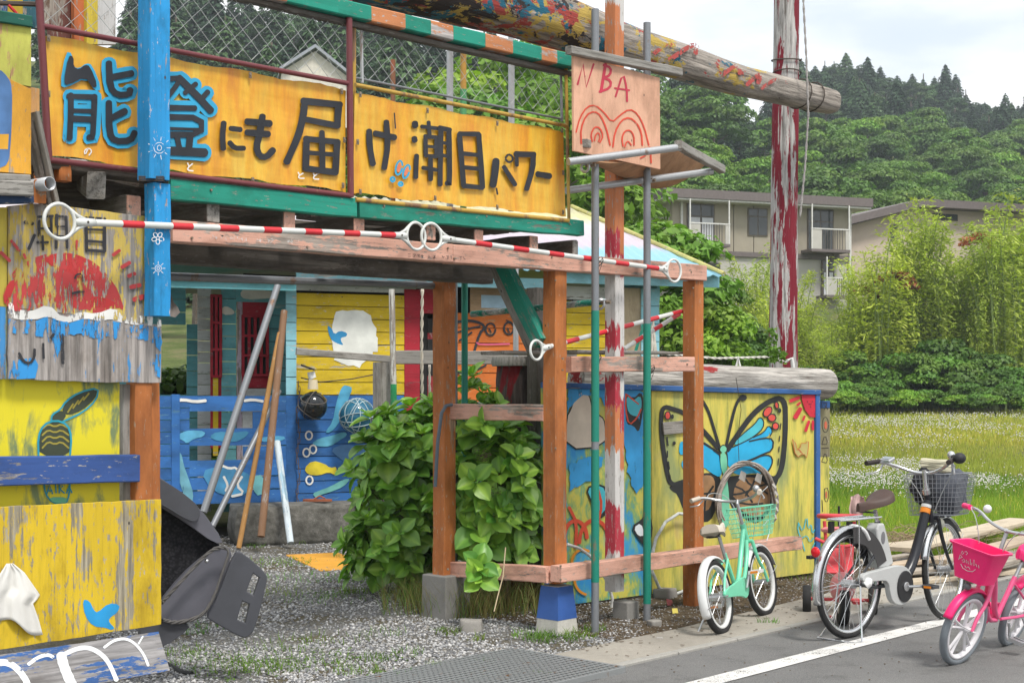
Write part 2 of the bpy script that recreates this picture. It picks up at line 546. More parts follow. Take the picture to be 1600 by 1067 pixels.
# concrete pavement and asphalt
def concrete(name, c, rough=.9, crack=True):
    m = Mt(name, rough, spec=.2)
    n1 = m.noise(1.1, 6, .65); n2 = m.noise(26, 5, .7); n3 = m.noise(120, 3, .6)
    a = m.mix(m.mr(n1, .3, .7), tuple(x * .72 for x in c), tuple(x * 1.18 for x in c))
    a = m.mix(m.mr(n2, .3, .75, .35, 0), a, tuple(x * .45 for x in c))
    m.col(m.mix(m.mr(n3, .35, .7, .25, 0), a, tuple(x * .4 for x in c)))
    m.bump(n3, .3, .003)
    return m.m
CONC = concrete('old_concrete', (.38, .35, .30))
CONC2 = concrete('block_concrete', (.30, .29, .27))
pv = props(empty('pavement', loc(2, -.7), None, None), kind='structure')
tp = -.66
w_ = [1.25, 1.9, 2.05, 2.0, 2.0, 2.0]
for i, ww in enumerate(w_):
    g = .012
    a0, a1 = tp + g / 2, tp + ww - g / 2
    i0 = -.5 if a0 < .5 else -.5 + .06 * (a0 - .5)
    i1 = -.5 + .06 * max(0, a1 - .5)
    V = [loc(a0, -.93, .012), loc(a1, -.93, .012), loc(a1, i1, .016), loc(a0, i0, .016)]
    V += [v - Vector((0, 0, .08)) for v in V]
    mk('paving_slab', V, [(0, 1, 2, 3), (4, 7, 6, 5), (0, 4, 5, 1), (1, 5, 6, 2), (2, 6, 7, 3), (3, 7, 4, 0)], CONC, pv)
    tp += ww
KM = concrete('kerb_concrete', (.40, .385, .35))
tp = -.66
while tp < 11:
    beam('kerb_stone', loc(tp + .004, -.965, -.02), loc(tp + .6 - .004, -.965, -.02), .06, .08, KM, pv, jit=.001)
    tp += .6
m = Mt('asphalt', .92, spec=.25)
d1, c1 = m.vor(190); n1 = m.noise(.9, 6, .6); n2 = m.noise(260, 2, .5)
a = m.mix(m.mr(n1, .3, .7), (.115, .115, .115), (.19, .187, .18))
a = m.mix(m.mr(d1, .1, .6, .8, 0), a, (.30, .295, .285))
n4 = m.noise(3.5, 7, .75); a = m.mix(m.mr(n4, .52, .7, 0, .5), a, (.07, .068, .062))
d5, c5 = m.vor(.55, 'DISTANCE_TO_EDGE'); nw = m.noise(6, 5, .7)
a = m.mix(m.mr(m.math('ADD', d5, m.math('MULTIPLY', nw, .10)), .020, .028, .5, 0), a, (.03, .03, .03))
m.col(m.mix(m.mr(n2, .4, .6, 0, .4), a, (.045, .045, .045)))
m.bump(d1, .5, .003)
sheet('road', [(-12, -60), (60, -60), (60, -.995), (-.66, -.995), (-.9, -1.1), (-12, -1.1)], .0045, m.m)
m = Mt('line_paint', .7)
n1 = m.noise(5, 6, .7); n2 = m.noise(160, 3, .6)
m.col(m.mix(n1, (.55, .54, .51), (.72, .71, .69)))
m.l(m.mr(m.math('ADD', m.math('MULTIPLY', n1, .45), m.math('MULTIPLY', n2, .55)), .40, .44), m.b.inputs['Alpha'])
sheet('road_marking', [(-3.5, -1.64), (30, -1.64), (30, -1.5), (-3.5, -1.5)], .009, m.m)
# steel grating over the gutter
GALV = rusty('galvanised_steel', (.27, .28, .28), .10, .5, .3)
gr = empty('steel_grating', loc(-1.6, -.68), 'flat galvanised steel gutter grating at the edge of the gravel', 'grating')
G = Geo()
gx0, gx1, gs0, gs1 = -2.6, -.68, -1.09, -.27
mrot = Matrix(((D.x, E.x, 0), (D.y, E.y, 0), (0, 0, 1))).to_4x4()
t_ = gx0
while t_ <= gx1 + .001:
    G.box(loc(t_, (gs0 + gs1) / 2, .022), .009, gs1 - gs0, .03, mrot); t_ += .036
G.build('bearing_bar', GALV, gr)['kind'] = 'stuff'
G = Geo(); s_ = gs0
while s_ <= gs1 + .001:
    G.box(loc((gx0 + gx1) / 2, s_, .0255), gx1 - gx0, .009, .0266, mrot); s_ += .043
G.build('cross_bar', GALV, gr)['kind'] = 'stuff'
for s_ in (gs0, gs1): beam('edge_angle', loc(gx0, s_, .02), loc(gx1, s_, .02), .012, .036, GALV, gr, jit=0)
for t_ in (gx0, gx1 + .004): beam('edge_angle', loc(t_, gs0, .02), loc(t_, gs1, .02), .012, .036, GALV, gr, jit=0)
DARKPIT = plain('gutter_floor_dark', (.03, .028, .022), .95)  # even near-black colour for the flat sheet right under the bars
sheet('gutter', [(gx0, gs0), (gx1, gs0), (gx1, gs1), (gx0, gs1)], .0052, DARKPIT)

# loose stones of the gravel yard, as real geometry
ST = []
for k, c in enumerate([(.32, .32, .32), (.17, .172, .18), (.50, .49, .48), (.25, .235, .21)]):
    ST.append(plain('stone_%s' % 'abcd'[k], c, .9, var=.35, sc=20, spec=.2))
def visible_gravel(n, y0, y1, px0, px1, zlim=.0):
    out = []
    while len(out) < n:
        px = rng.uniform(px0, px1); py = rng.uniform(y0, y1)
        p = gpt(px, py)
        out.append(p)
    return out
def inside_bed(p):
    q = p - P0; t = q.dot(D); s = q.dot(E)
    if -2.62 < t < -.64 and -1.12 < s < -.24: return True
    if t > -.68 and s < -.5: return True
    if t < -.6 and s < -1.1 and t > -2.6: return True
    return False
oct_v = np.array([(1, 0, 0), (0, 1, 0), (-1, 0, 0), (0, -1, 0), (0, 0, 1), (0, 0, -1)], float)
oct_f = [(0, 1, 4), (1, 2, 4), (2, 3, 4), (3, 0, 4), (1, 0, 5), (2, 1, 5), (3, 2, 5), (0, 3, 5)]
def big_mesh(name, V, Fa, mats, mi=None, parent=None, per=4, smooth=False, col=None):
    """fast mesh from numpy arrays: V (n,3), Fa (m,per)"""
    me = bpy.data.meshes.new(name)
    V = np.asarray(V, np.float32); Fa = np.asarray(Fa, np.int32)
    me.vertices.add(len(V)); me.vertices.foreach_set('co', V.ravel())
    me.loops.add(Fa.size); me.loops.foreach_set('vertex_index', Fa.ravel())
    me.polygons.add(len(Fa))
    me.polygons.foreach_set('loop_start', np.arange(len(Fa), dtype=np.int32) * Fa.shape[1])
    for q in (mats if isinstance(mats, list) else [mats]): me.materials.append(q)
    if mi is not None: me.polygons.foreach_set('material_index', np.asarray(mi, np.int32))
    me.update(calc_edges=True)
    if smooth: me.polygons.foreach_set('use_smooth', [True] * len(Fa))
    if col is not None:
        at = me.color_attributes.new('tint', 'FLOAT_COLOR', 'POINT')
        at.data.foreach_set('color', np.asarray(col, np.float32).ravel())
    return link(name, me, parent)
def stones(name, pts, r0, r1, label=None):
    n = len(pts)
    P = np.array([tuple(p) for p in pts])
    sc = rng.uniform(r0, r1, (n, 1)) * rng.uniform(.6, 1.0, (n, 3)); sc[:, 2] *= .6
    ang = rng.uniform(0, 6.28, n)
    V = oct_v[None] * sc[:, None, :] * rng.uniform(.7, 1.2, (n, 6, 1))
    c, s = np.cos(ang)[:, None], np.sin(ang)[:, None]
    X = V[:, :, 0] * c - V[:, :, 1] * s; Yv = V[:, :, 0] * s + V[:, :, 1] * c
    tl = rng.uniform(-.3, .3, (n, 1))
    Z = V[:, :, 2] + X * tl
    W = np.stack([X, Yv, Z], -1) + P[:, None, :] + np.array([0, 0, 1]) * (sc[:, 2] * .35)[:, None, None]
    Fa = (np.arange(n) * 6)[:, None, None] + np.array(oct_f)[None]
    mi = np.repeat(rng.choice(4, n, p=[.4, .27, .18, .15]), 8)
    o = big_mesh(name, W.reshape(-1, 3), Fa.reshape(-1, 3), ST, mi)
    return props(o, label, 'gravel' if label else None, kind='stuff')
pts = [p for p in visible_gravel(62000, 836, 1110, 150, 1000) if not inside_bed(p)]
pts = [p for p in pts if mnoise.noise(Vector((p.x * 1.1, p.y * 1.1, 3))) > -.3 or R.random() < .35]
stones('gravel', pts, .006, .019, 'loose grey crushed gravel covering the yard')
pts = [loc(R.uniform(.1, 5), R.uniform(-.5, .2) + R.random() ** 2 * .4, .006) for _ in range(2600)]
stones('mulch_pebbles', pts, .004, .012, 'small stones scattered in the mulch below the mural')
# bits of bark and twig in the mulch
G = Geo()
BARK = wood('bark_litter', (.17, .13, .09), .3, (.2, .16, .12))
for _ in range(1500):
    p = loc(R.uniform(.05, 4.2), R.uniform(-.48, .35), .012)
    a = R.uniform(0, 6.28); l = R.uniform(.01, .05)
    M = Matrix.Rotation(a, 4, 'Z') @ Matrix.Rotation(R.uniform(-.4, .4), 4, 'Y')
    G.box(p, l, R.uniform(.002, .006), .002, M)
for _ in range(260):
    p = loc(R.uniform(-.4, 6), -.52 - .42 * R.random() ** 2, .02); M = Matrix.Rotation(R.uniform(0, 6.28), 4, 'Z'); G.box(p, R.uniform(.006, .025), R.uniform(.002, .012), .002, M)
for _ in range(160):
    p = loc(R.uniform(-2, 5), R.uniform(-2.2, -1.0), .010); G.box(p, R.uniform(.004, .012), R.uniform(.003, .008), .004, Matrix.Rotation(R.uniform(0, 6.28), 4, 'Z'))
lab(G.build('bark_litter', BARK), 'brown bark and twig litter lying along the foot of the mural', 'mulch', kind='stuff')
for i, (px, py, r) in enumerate([(1040, 935, .05), (985, 985, .02), (1022, 972, .03)]):
    pass
# ---------------------------------------------------------------- materials of the stage and tower
GREYW = wood('grey_timber', (.30, .285, .26), .45, (.25, .235, .21), dirt=.6)
DARKW = wood('dark_timber', (.10, .085, .07), .5, (.14, .125, .11), dirt=.6)
PINK = wood('salmon_paint', (.66, .37, .28), .30, (.34, .29, .25), var=.2, dirt=.6)
ORNG = wood('orange_stain', (.46, .155, .042), .2, (.40, .27, .18), var=.22, dirt=.4)
GREENP = wood('green_paint', (.015, .27, .19), .24, (.2, .25, .2), var=.2)
BLUEP = wood('sky_blue_paint', (.02, .30, .66), .17, (.42, .40, .42), var=.22, dirt=.5)
NAVY = wood('navy_paint', (.035, .085, .27), .2, (.3, .28, .26), var=.2)
MAROON = rusty('maroon_pipe_paint', (.15, .035, .04), .12, .45)
YPIPE = rusty('yellow_pipe_paint', (.45, .28, .05), .38, .55)
STEEL = rusty('grey_scaffold_tube', (.22, .23, .245), .1, .45, .35)
ZINC = rusty('zinc_tube', (.42, .43, .44), .1, .4, .4)
TEALP = rusty('teal_tube_paint', (.01, .20, .14), .12, .45)
WIRE = plain('tie_wire', (.06, .045, .035), .7)
WHITEP = plain('white_plastic', (.62, .63, .60), .45, var=.08)
REDP = plain('red_tape', (.58, .03, .04), .4, var=.12)
BLACKP = flake('black_brush_paint', (.022, .024, .03), .02, var=.3)
CYANP = flake('cyan_brush_paint', (.03, .33, .55), .08)
WHITEB = flake('white_brush_paint', (.72, .72, .70), .1)
REDB = flake('red_brush_paint', (.52, .045, .03), .1)
CHALK = flake('chalk_marks', (.65, .66, .66), .42, sc=3)
SCREW = plain('rusty_bracket', (.25, .2, .15), .5, .5)

# ---------------------------------------------------------------- timber stage and tower
tw = empty('timber_stage', loc(-.5, .4), 'raised timber stage and open orange post tower carrying the yellow banners', 'stage')
ORNG_S = ORNG
zf = .31
pole('post', 867, .31, 2.275, .108, ORNG, tw, off=-.054)
pole('post', 1083, .0, 2.295, .108, ORNG, tw, off=-.054)
q = FP.hit(694, 700, -1.0)
pole('post', 694, .24, 2.27, .112, ORNG, tw, off=-1.0)
pole('post', 838, .2, 2.25, .10, DARKW, tw, off=-.9)
# pink top beam with the joists on it
fb('top_beam', (262, 361), (700, 397), .09, .105, PINK, tw, off=-.03)
fb('top_beam', (700, 397), (1096, 427), .092, .108, PINK, tw, off=-.028)
fb('green_beam', (262, 296), (552, 326), .06, .10, GREENP, tw, off=0)
fb('green_beam', (556, 327), (907, 357), .06, .098, GREENP, tw, off=.002)
fb('back_beam', (150, 383), (762, 428), .10, .14, DARKW, tw, off=-.75)
tube('steel_purlin', [FP.hit(150, 428, -1.05), FP.hit(690, 447, -1.05)], .024, STEEL, tw)
for i, (px, py) in enumerate([(208, 322), (332, 332), (451, 345), (560, 353), (672, 362), (747, 372), (833, 381), (898, 388)]):
    a = FP.hit(px, py, -.02)
    z = 2.435
    a.z = CAMH + (HOR - py) / F * a.y
    wj = .075 if i < 7 else .05
    jo = beam('joist', a, a + E * 1.25, wj, .10, DARKW, tw, jit=.004)  # joist sides coloured dark to stand for shade under the deck
    beam('joist_end', a - E * .008, a - E * .0005, wj - .004, .094, PINK if i not in (1, 7) else GREYW, jo, jit=0, ch=.003)
for k in range(7):
    s = .02 + k * .175
    z0 = 2.53
    for (ta, tb) in ((-3.9, -1.52), (-1.5, .16)):
        if (k, ta) in ((2, -3.9), (4, -1.5)): ta += .5
        za = FP.hit(262, 284, 0).z - .005
        beam('deck_board', loc(ta, s + .07, za + .012), loc(tb, s + .07, za + .062 if tb > 0 else za + .035), .14, .028, DARKW, tw, jit=.002)
# side rails (running back from the viewer's corner) and front rails
def eb(name, a, offa, b, offb, wd, ht, m, parent, **k):
    return beam(name, FP.hit(*a, offa), FP.hit(*b, offb), wd, ht, m, parent, **k)
eb('side_rail', (704, 643), -.96, (852, 645), -.10, .045, .105, PINK, tw)
eb('side_rail', (706, 889), -.96, (858, 897), -.02, .06, .10, PINK, tw)
fb('front_rail', (888, 569), (1081, 569), .05, .10, PINK, tw, off=.022, off2=.022)
fb('front_rail', (868, 896), (1245, 847), .09, .10, PINK, tw, off=.045, off2=.045, jit=.004)
fb('tie_beam', (1083, 427), (1083, 427.01), .05, .05, PINK, tw) if False else None
# flat grey board resting on the middle rails, green diagonal brace
beam('shelf_board', FP.hit(770, 551, -.62), FP.hit(985, 551, -.35), .3, .022, GREYW, tw)
beam('shelf_board', FP.hit(890, 549, -.22), FP.hit(1060, 552, -.22), .14, .02, GREYW, tw)
eb('diagonal_brace', (786, 414), -.5, (846, 536), -.12, .07, .10, GREENP, tw)
eb('diagonal_brace', (772, 414), -.58, (832, 545), -.2, .02, .10, GREYW, tw)
for px, py, o_ in ((700, 889, 0), (879, 560, .05), (879, 578, .05), (1074, 569, .05), (868, 438, .001), (868, 700, .001), (1083, 450, .001), (1085, 640, .001), (876, 884, .092), (876, 905, .092), (1083, 862, .092), (1083, 878, .092), (700, 388, .02), (710, 404, .02), (862, 402, .02), (1080, 425, .02), (300, 372, .018), (480, 386, .018), (600, 322, .033), (760, 338, .033), (890, 350, .033), (330, 297, .033)):
    c = FP.hit(px, py, o_); tube('bolt_head', [c - FP.n * .004, c + FP.n * .004], .0065, SCREW, tw, n=6, smooth=False)
pw = Paint(FP, .0205, 3.137, 600, 360, 'handwriting', tw); pw.start()
for x in (118, 142, 165, 182, 214, 240, 285, 305, 322, 345, 370, 388):
    k = (x - 110) * .05; a, b, c = [R.choice(((0, 0, 12, 0), (0, 0, 6, 12), (12, 0, 4, 14), (2, 12, 14, 12), (6, 0, 6, 16), (0, 6, 12, 6), (10, 0, 10, 14))) for _ in range(3)]
    for s_ in (a, b, c): pw.line([(x + s_[0], 116 + k + s_[1]), (x + (s_[0] + s_[2]) / 2 + 1, 116 + k + (s_[1] + s_[3]) / 2), (x + s_[2], 116 + k + s_[3])], 2.2, 0)
pw.done(BLACKP) 
pw = Paint(FP, .0185, 3.81, 60, 240, 'chalk_writing', tw); pw.start()
for x in list(range(1035, 1250, 22)) + [1300, 1322, 1370, 1392, 1490, 1512, 1540]:
    k = (x - 1030) * .055
    for _ in range(3): a = R.uniform(0, 3.14); l = R.uniform(5, 10); c = (x + R.uniform(-5, 5), 498 + k + R.uniform(-8, 8)); pw.line([(c[0] - l * math.cos(a), c[1] - l * math.sin(a)), (c[0] + l * math.cos(a), c[1] + l * math.sin(a))], 2.2, 0)
pw.done(CHALK)
# painted inner post, striped red, white and orange
ip = empty('painted_post', FP.hit(960, 965, -.04), 'tall peeling square post striped red white and orange, standing on a small concrete block', 'post')
WW = wood('white_worn', (.58, .56, .54), .3, (.3, .28, .27))
RW = wood('red_worn', (.42, .03, .05), .3, (.45, .42, .4))
OW = wood('orange_worn', (.56, .22, .09), .35, (.45, .42, .4))
zz = lambda py, Y=9.3: CAMH + (HOR - py) / F * Y
segs = [(905, .10, WW), (840, zz(905), RW), (760, zz(840), WW), (640, zz(760), OW), (555, zz(640), RW)]
b0 = .20
q = FP.hit(960, 600, -.04)
def pseg(z0, z1, m, w=.094):
    beam('post_section', (q.x, q.y, z0), (q.x, q.y, z1), w, w, m, ip, up=E, jit=.0015)
PM = Mt('striped_peeling_paint', .75)
sx = N(PM.t, 'ShaderNodeSeparateXYZ'); PM.l(PM.raw, sx.inputs[0])
nz_ = PM.noise((2.5, 22, 22), 7, .75); nf = PM.noise((12, 60, 60), 6, .7)
hh_ = PM.math('ADD', PM.math('ADD', sx.outputs[0], PM.math('MULTIPLY', nz_, .35)), PM.math('MULTIPLY', PM.math('GREATER_THAN', sx.outputs[1], 0.0), .16))
ZL = 4.35 - b0
stp = [(.50, 'W'), (.80, 'R'), (1.15, 'W'), (1.42, 'O'), (1.62, 'R'), (1.78, 'W'), (1.95, 'R'), (2.38, 'W'), (2.52, 'R'), (3.95, 'O'), (4.15, 'W'), (4.5, 'O')]
CC = {'W': (.56, .54, .52), 'R': (.40, .03, .05), 'O': (.52, .18, .07)}
rr_ = PM.ramp(PM.mr(hh_, -ZL / 2 + .1, ZL / 2 + .3), [((a - b0 - (stp[i - 1][0] - b0 if i else 0)) * 0 + ((stp[i - 1][0] - b0) / ZL if i else 0), CC[k]) for i, (a, k) in enumerate(stp)])
rr_.node.color_ramp.interpolation = 'CONSTANT'
rr_ = PM.mix(PM.mr(nf, .38, .43), PM.mix(nz_, (.2, .18, .16), (.46, .43, .40)), rr_)
PM.col(PM.mix(PM.mr(nz_, .3, .5, .4, 0), rr_, (.12, .1, .09))); PM.bump(nf, .4, .004)
beam('post_shaft', (q.x, q.y, b0), (q.x, q.y, 4.35), .094, .094, PM.m, ip, up=E, jit=.0015)
# footings
def footing(name, px, py0, py1, wt, wb, off, label, m, paint=None):
    p = FP.hit(px, (py0 + py1) / 2, off)
    z1 = CAMH + (HOR - py0) / F * p.y
    e = empty(name, (p.x, p.y, 0), label, 'footing')
    def frus(nm, za, zb, wa, wb_, mm, ex=0):
        V = []
        for z, h in ((za, wa / 2 + ex), (zb, wb_ / 2 + ex)):
            for a, b in ((-1, -1), (1, -1), (1, 1), (-1, 1)):
                V.append(Vector((p.x, p.y, z)) + D * a * h + E * b * h)
        o = mk(nm, V, [(0, 3, 2, 1), (4, 5, 6, 7), (0, 1, 5, 4), (1, 2, 6, 5), (2, 3, 7, 6), (3, 0, 4, 7)], mm, e)
        return o
    b = frus('concrete_body', -.05, z1, wb, wt, m)
    bv = b.modifiers.new('bevel', 'BEVEL'); bv.width = .008; bv.segments = 2
    if paint:
        f = .40
        c = frus('blue_paint', -.05 + (z1 + .05) * f, z1 - .004, wb + (wt - wb) * f, wt, paint, .0012)
    return e
WCONC = concrete('white_washed_concrete', (.55, .53, .48))
BPAINT = flake('blue_footing_paint', (.03, .09, .30), .12, var=.2)
footing('concrete_footing', 870, 913, 990, .14, .205, -.045, 'tapered concrete footing painted blue over flaking white, at the front tower post', WCONC, BPAINT)
footing('concrete_block', 697, 896, 940, .23, .24, -1.0, 'plain grey concrete block under the tower post beside the hydrangea', CONC2)
footing('concrete_block', 978, 938, 968, .125, .135, -.05, 'small square concrete block under the striped post near the mural', CONC2)

# scaffold tubes
def vtube(px, pyb, pyt, off, m, name, label, r=.0243, coat=None, lean=0.0):
    q = FP.hit(px, 600, off)
    z1 = CAMH + (HOR - pyt) / F * q.y; z0 = 0
    e = empty(name, (q.x, q.y, 0), label, 'scaffold tube')
    tube('pipe', [(q.x, q.y, z0), (q.x + lean * .5, q.y, (z0 + z1) / 2), (q.x + lean, q.y, z1)], r, m, e, n=12)
    for za, zb in (coat or []):
        tube('paint_coat', [(q.x + lean * za / z1, q.y, za), (q.x + lean * zb / z1, q.y, zb)], r + .0012, TEALP, e, n=12)
    return e, q
vt1, v1 = vtube(930, 990, 15, .16, STEEL, 'scaffold_tube', 'upright grey scaffold tube painted teal below, left one in front of the mural', coat=[(.32, 1.15), (1.2, 2.02)])
vt2, v2 = vtube(1011, 970, 36, .13, STEEL, 'scaffold_tube', 'upright grey scaffold tube painted teal below, right one in front of the mural', coat=[(.12, 1.96)])
def clamp(p, name='scaffold_clamp', label='steel scaffold coupler', parent=None, s=1.0):
    e = empty(name, p, label, 'scaffold clamp') if parent is None else parent
    for k in range(2):
        c = Vector(p) + Vector((0, 0, .012 * (k * 2 - 1)))
        ax = (D, Vector((0, 0, 1)))[k]
        pts = [c + (ax.orthogonal().normalized() * math.cos(a) + ax.cross(ax.orthogonal().normalized()) * math.sin(a)) * .032 * s for a in np.linspace(0, 6.28, 11)[:-1]]
        tube('clamp_ring', pts, .009 * s, ZINC, e, n=6, closed=True)
    G = Geo(); G.tube([Vector(p) - E * .05 * s, Vector(p) + FP.n * .05 * s + Vector((0, 0, .01))], .007 * s, 6)
    G.tube([Vector(p) + D * .03 - FP.n * .02, Vector(p) + D * .045 + FP.n * .045], .012 * s, 6)
    G.build('clamp_bolt', SCREW, e)
    return e
def htube(p, q, offp, offq, r, m, name, label, coats=None):
    a, b = FP.hit(*p, offp), FP.hit(*q, offq)
    e = empty(name, a, label, 'tube')
    tube('pipe', [a, a.lerp(b, .5), b], r, m, e, n=12)
    G = Geo(); d = (b - a).normalized()
    tube('pipe_mouth', [b - d * .002, b + d * .003], r * .8, WIRE, e, n=12)
    return e, a, b
h1, a1, b1 = htube((737, 491), (944, 471), -1.0, .10, .021, wood('teal_white_tube', (.02, .25, .18), .42, (.5, .52, .5), var=.2), 'scaffold_tube', 'level teal and white tube clamped across the tower below the platform')
clamp(FP.hit(938, 472, .13), label='rusty scaffold coupler on the upright tube above the leaning marker pole')
vt3, _ = vtube(726, 760, 442, -1.0, TEALP, 'scaffold_tube', 'rusty and teal upright tube behind the left rear orange post', r=.022)
vt4, _ = vtube(711, 760, 442, -1.1, STEEL, 'scaffold_tube', 'plain dark grey upright tube tight behind the left rear orange post', r=.018)
vt5, _ = vtube(806, 700, 418, -1.9, ZINC, 'scaffold_tube', 'pale galvanised upright tube behind the green diagonal brace', r=.022)
# two level tubes and wooden frame of the basketball hoop
hp = empty('basketball_hoop', FP.hit(1000, 255, .3), 'home-made hoop frame of two steel tubes and grey timber with sagging plywood', 'hoop frame')
t1a, t1b = FP.hit(888, 253, .12), FP.hit(1066, 229, .62)
t1a = FP.hit(888, 253, .19); t1b = FP.hit(1064, 230, .45)
tube('tube_rail', [t1a, t1a.lerp(t1b, .5), t1b], .0235, ZINC, hp, n=12)
t2a = FP.hit(885, 298, -.1); t2b = FP.hit(1112, 268, .22)
tube('tube_rail', [t2a, t2a.lerp(t2b, .5), t2b], .0235, ZINC, hp, n=12)
beam('timber_end', FP.hit(1062, 228, .45), FP.hit(1126, 264, .22), .05, .055, GREYW, hp, ext=.03)
beam('timber_end', FP.hit(912, 224, .22), FP.hit(950, 236, -.02), .05, .05, GREYW, hp, ext=.0)
# sagging sheet of thin plywood between the tubes
SAG = wood('tan_plywood', (.42, .23, .12), .12, (.35, .27, .2))
na, nb = 12, 6
V = []
for j in range(nb + 1):
    for i in range(na + 1):
        u_ = i / na; v_ = j / nb
        p = FP.hit(915 + 60 * v_ + (1062 - 925) * u_, 240 - 26 * v_ * 0 + 0, .2 - .25 * v_)
        ztop = CAMH + (HOR - (243 - 16 * u_ + 20 * v_)) / F * p.y
        sag = .16 * (math.sin(math.pi * min(1, .08 + u_ * .95)) ** .8) * (.4 + .6 * v_)
        V.append(Vector((p.x, p.y, ztop - sag)))
Fc = [(j * (na + 1) + i, j * (na + 1) + i + 1, (j + 1) * (na + 1) + i + 1, (j + 1) * (na + 1) + i) for j in range(nb) for i in range(na)]
o = mk('bent_plywood', V, Fc, SAG, hp, smooth=True)
sm = o.modifiers.new('thick', 'SOLIDIFY'); sm.thickness = .012
clamp(t1a + D * .16 + FP.n * .0, parent=hp); clamp(t2a + (t2b - t2a) * .53, parent=hp)

# NBA backboard
bb = empty('backboard', FP.hit(963, 258, .04), 'pinkish plywood backboard lettered NBA above two ringed arches', 'backboard')
PLY = wood('pink_plywood', (.70, .40, .27), .12, (.6, .38, .24), axis='z', dirt=.15, var=.15)
slab('board', FP, [(896, 85), (1031, 122), (1032, 265), (897, 236)], .212, .016, PLY, bb)
fb('batten', (888, 79), (1062, 113), .05, .05, GREYW, bb, off=.225)
mr_ = flake('magenta_marker', (.46, .03, .06), .04, sc=2)
or_ = flake('red_marker', (.60, .06, .03), .22, sc=2)
pz = Paint(FP, .2132, 3.478, 860, 0, 'lettering', bb)
pz.start()
pz.line([(148, 460), (178, 350), (195, 475), (235, 350)], 11, 0)
pz.line([(300, 350), (275, 500)], 16, 0); pz.line([(290, 355), (330, 370), (325, 410), (290, 425)], 14); pz.line([(290, 425), (330, 440), (325, 480), (268, 500)], 14)
pz.line([(355, 525), (395, 395), (415, 480), (417, 552)], 11, 1); pz.line([(350, 480), (430, 492)], 9, 0)
pz.done(mr_, 'lettering')
pz.start()
pz.line([(140, 720), (160, 640), (200, 580), (245, 572), (290, 610), (335, 668), (375, 630), (430, 592), (475, 620), (510, 690), (535, 790)], 8)
pz.line([(168, 780), (165, 700), (195, 625), (240, 605), (275, 630), (305, 700), (325, 790)], 9)
pz.line([(340, 800), (350, 720), (385, 655), (430, 638), (470, 670), (495, 720), (500, 790)], 9)
pz.line([(228, 770), (220, 730), (240, 690), (270, 695), (288, 740), (270, 775)], 8)
pz.line([(240, 765), (245, 735), (262, 720), (272, 745), (262, 770)], 7)
pz.line([(395, 795), (388, 750), (405, 712), (435, 708), (455, 740), (455, 790)], 8)
pz.line([(405, 800), (412, 775), (425, 768), (440, 790)], 7)
pz.line([(545, 840), (548, 885)], 9, 0); pz.line([(490, 860), (520, 845), (540, 800)], 7)
pz.done(or_, 'ring_drawing')
tube('hanging_wire', [FP.hit(948, 80, .105), FP.hit(945, 95, .11), FP.hit(935, 96, .1)], .003, WIRE, bb, n=5)

# ---------------------------------------------------------------- banners on their pipe frames
BAN = Mt('orange_vinyl', .42, spec=.45)
n1 = BAN.noise((7, 7, 1.5), 7, .7); n2 = BAN.noise((16, 16, 3), 6, .7); n3 = BAN.noise((2, 2, 6), 3, .5)
c_ = BAN.ramp(n1, [(.28, (.60, .20, .03)), (.40, (.72, .31, .02)), (.52, (.76, .41, .03)), (.66, (.74, .50, .07)), (.8, (.62, .52, .14))])
BAN.col(BAN.mix(BAN.mr(n2, .3, .62, .5, 0), c_, (.45, .2, .03)))
BAN.bump(n3, .4, .03)
def banner(name, quad, off, label, chars):
    """slightly wavy vinyl sheet with painted characters"""
    g = empty(name, FP.hit(*quad[3], off), label, 'banner')
    A = [FP.ab(*p, off) for p in quad]      # tl tr br bl
    nu, nv = 40, 8
    V = []
    for j in range(nv + 1):
        for i in range(nu + 1):
            u_, v_ = i / nu, j / nv
            tx = [(A[0][k] * (1 - u_) + A[1][k] * u_) * (1 - v_) + (A[3][k] * (1 - u_) + A[2][k] * u_) * v_ for k in (0, 1)]
            e_ = math.sin(math.pi * u_) * .0
            droop = 0
            if j in (0, nv): droop = .006 * math.sin(u_ * 23) + R.uniform(-.003, .003)
            wv = .006 * mnoise.noise(Vector((tx[0] * 3, tx[1] * 4, 1))) + (.008 * abs(math.sin(u_ * 15)) if j in (0, nv) else 0)
            V.append(FP.at(tx[0], tx[1] + droop, off - .006 + wv * .5))
    Fc = [(j * (nu + 1) + i, (j + 1) * (nu + 1) + i, (j + 1) * (nu + 1) + i + 1, j * (nu + 1) + i + 1) for j in range(nv) for i in range(nu)]
    mk('vinyl_sheet', V, Fc, BAN.m, g, smooth=True)
    return g
bn1 = banner('banner', [(70, 56), (541, 140), (541, 299), (76, 243)], .01, 'long orange-yellow banner with big blue-outlined brush characters behind the blue post', None)
bn2 = banner('banner', [(555, 146), (881, 206), (885, 338), (553, 302)], .01, 'shorter orange-yellow banner with black brush characters and blue footprints, right of the maroon post', None)
s1 = 3.2325
nou = [[[(358, 480), (358, 580), (352, 700)], 26], [[(345, 487), (480, 492)], 24], [[(478, 487), (474, 600), (468, 700), (448, 694)], 26], [[(362, 560), (468, 563)], 20], [[(362, 600), (468, 605)], 30],
       [[(550, 320), (556, 440), (590, 482), (655, 478), (657, 455)], 30], [[(562, 392), (665, 372)], 30],
       [[(550, 520), (552, 670), (578, 715), (660, 712), (680, 672)], 30], [[(562, 598), (632, 562)], 30]]
noup = [(345, 282), (372, 286), (372, 340), (400, 352), (430, 328), (455, 335), (495, 435), (468, 447), (430, 388), (345, 432), (320, 420)]
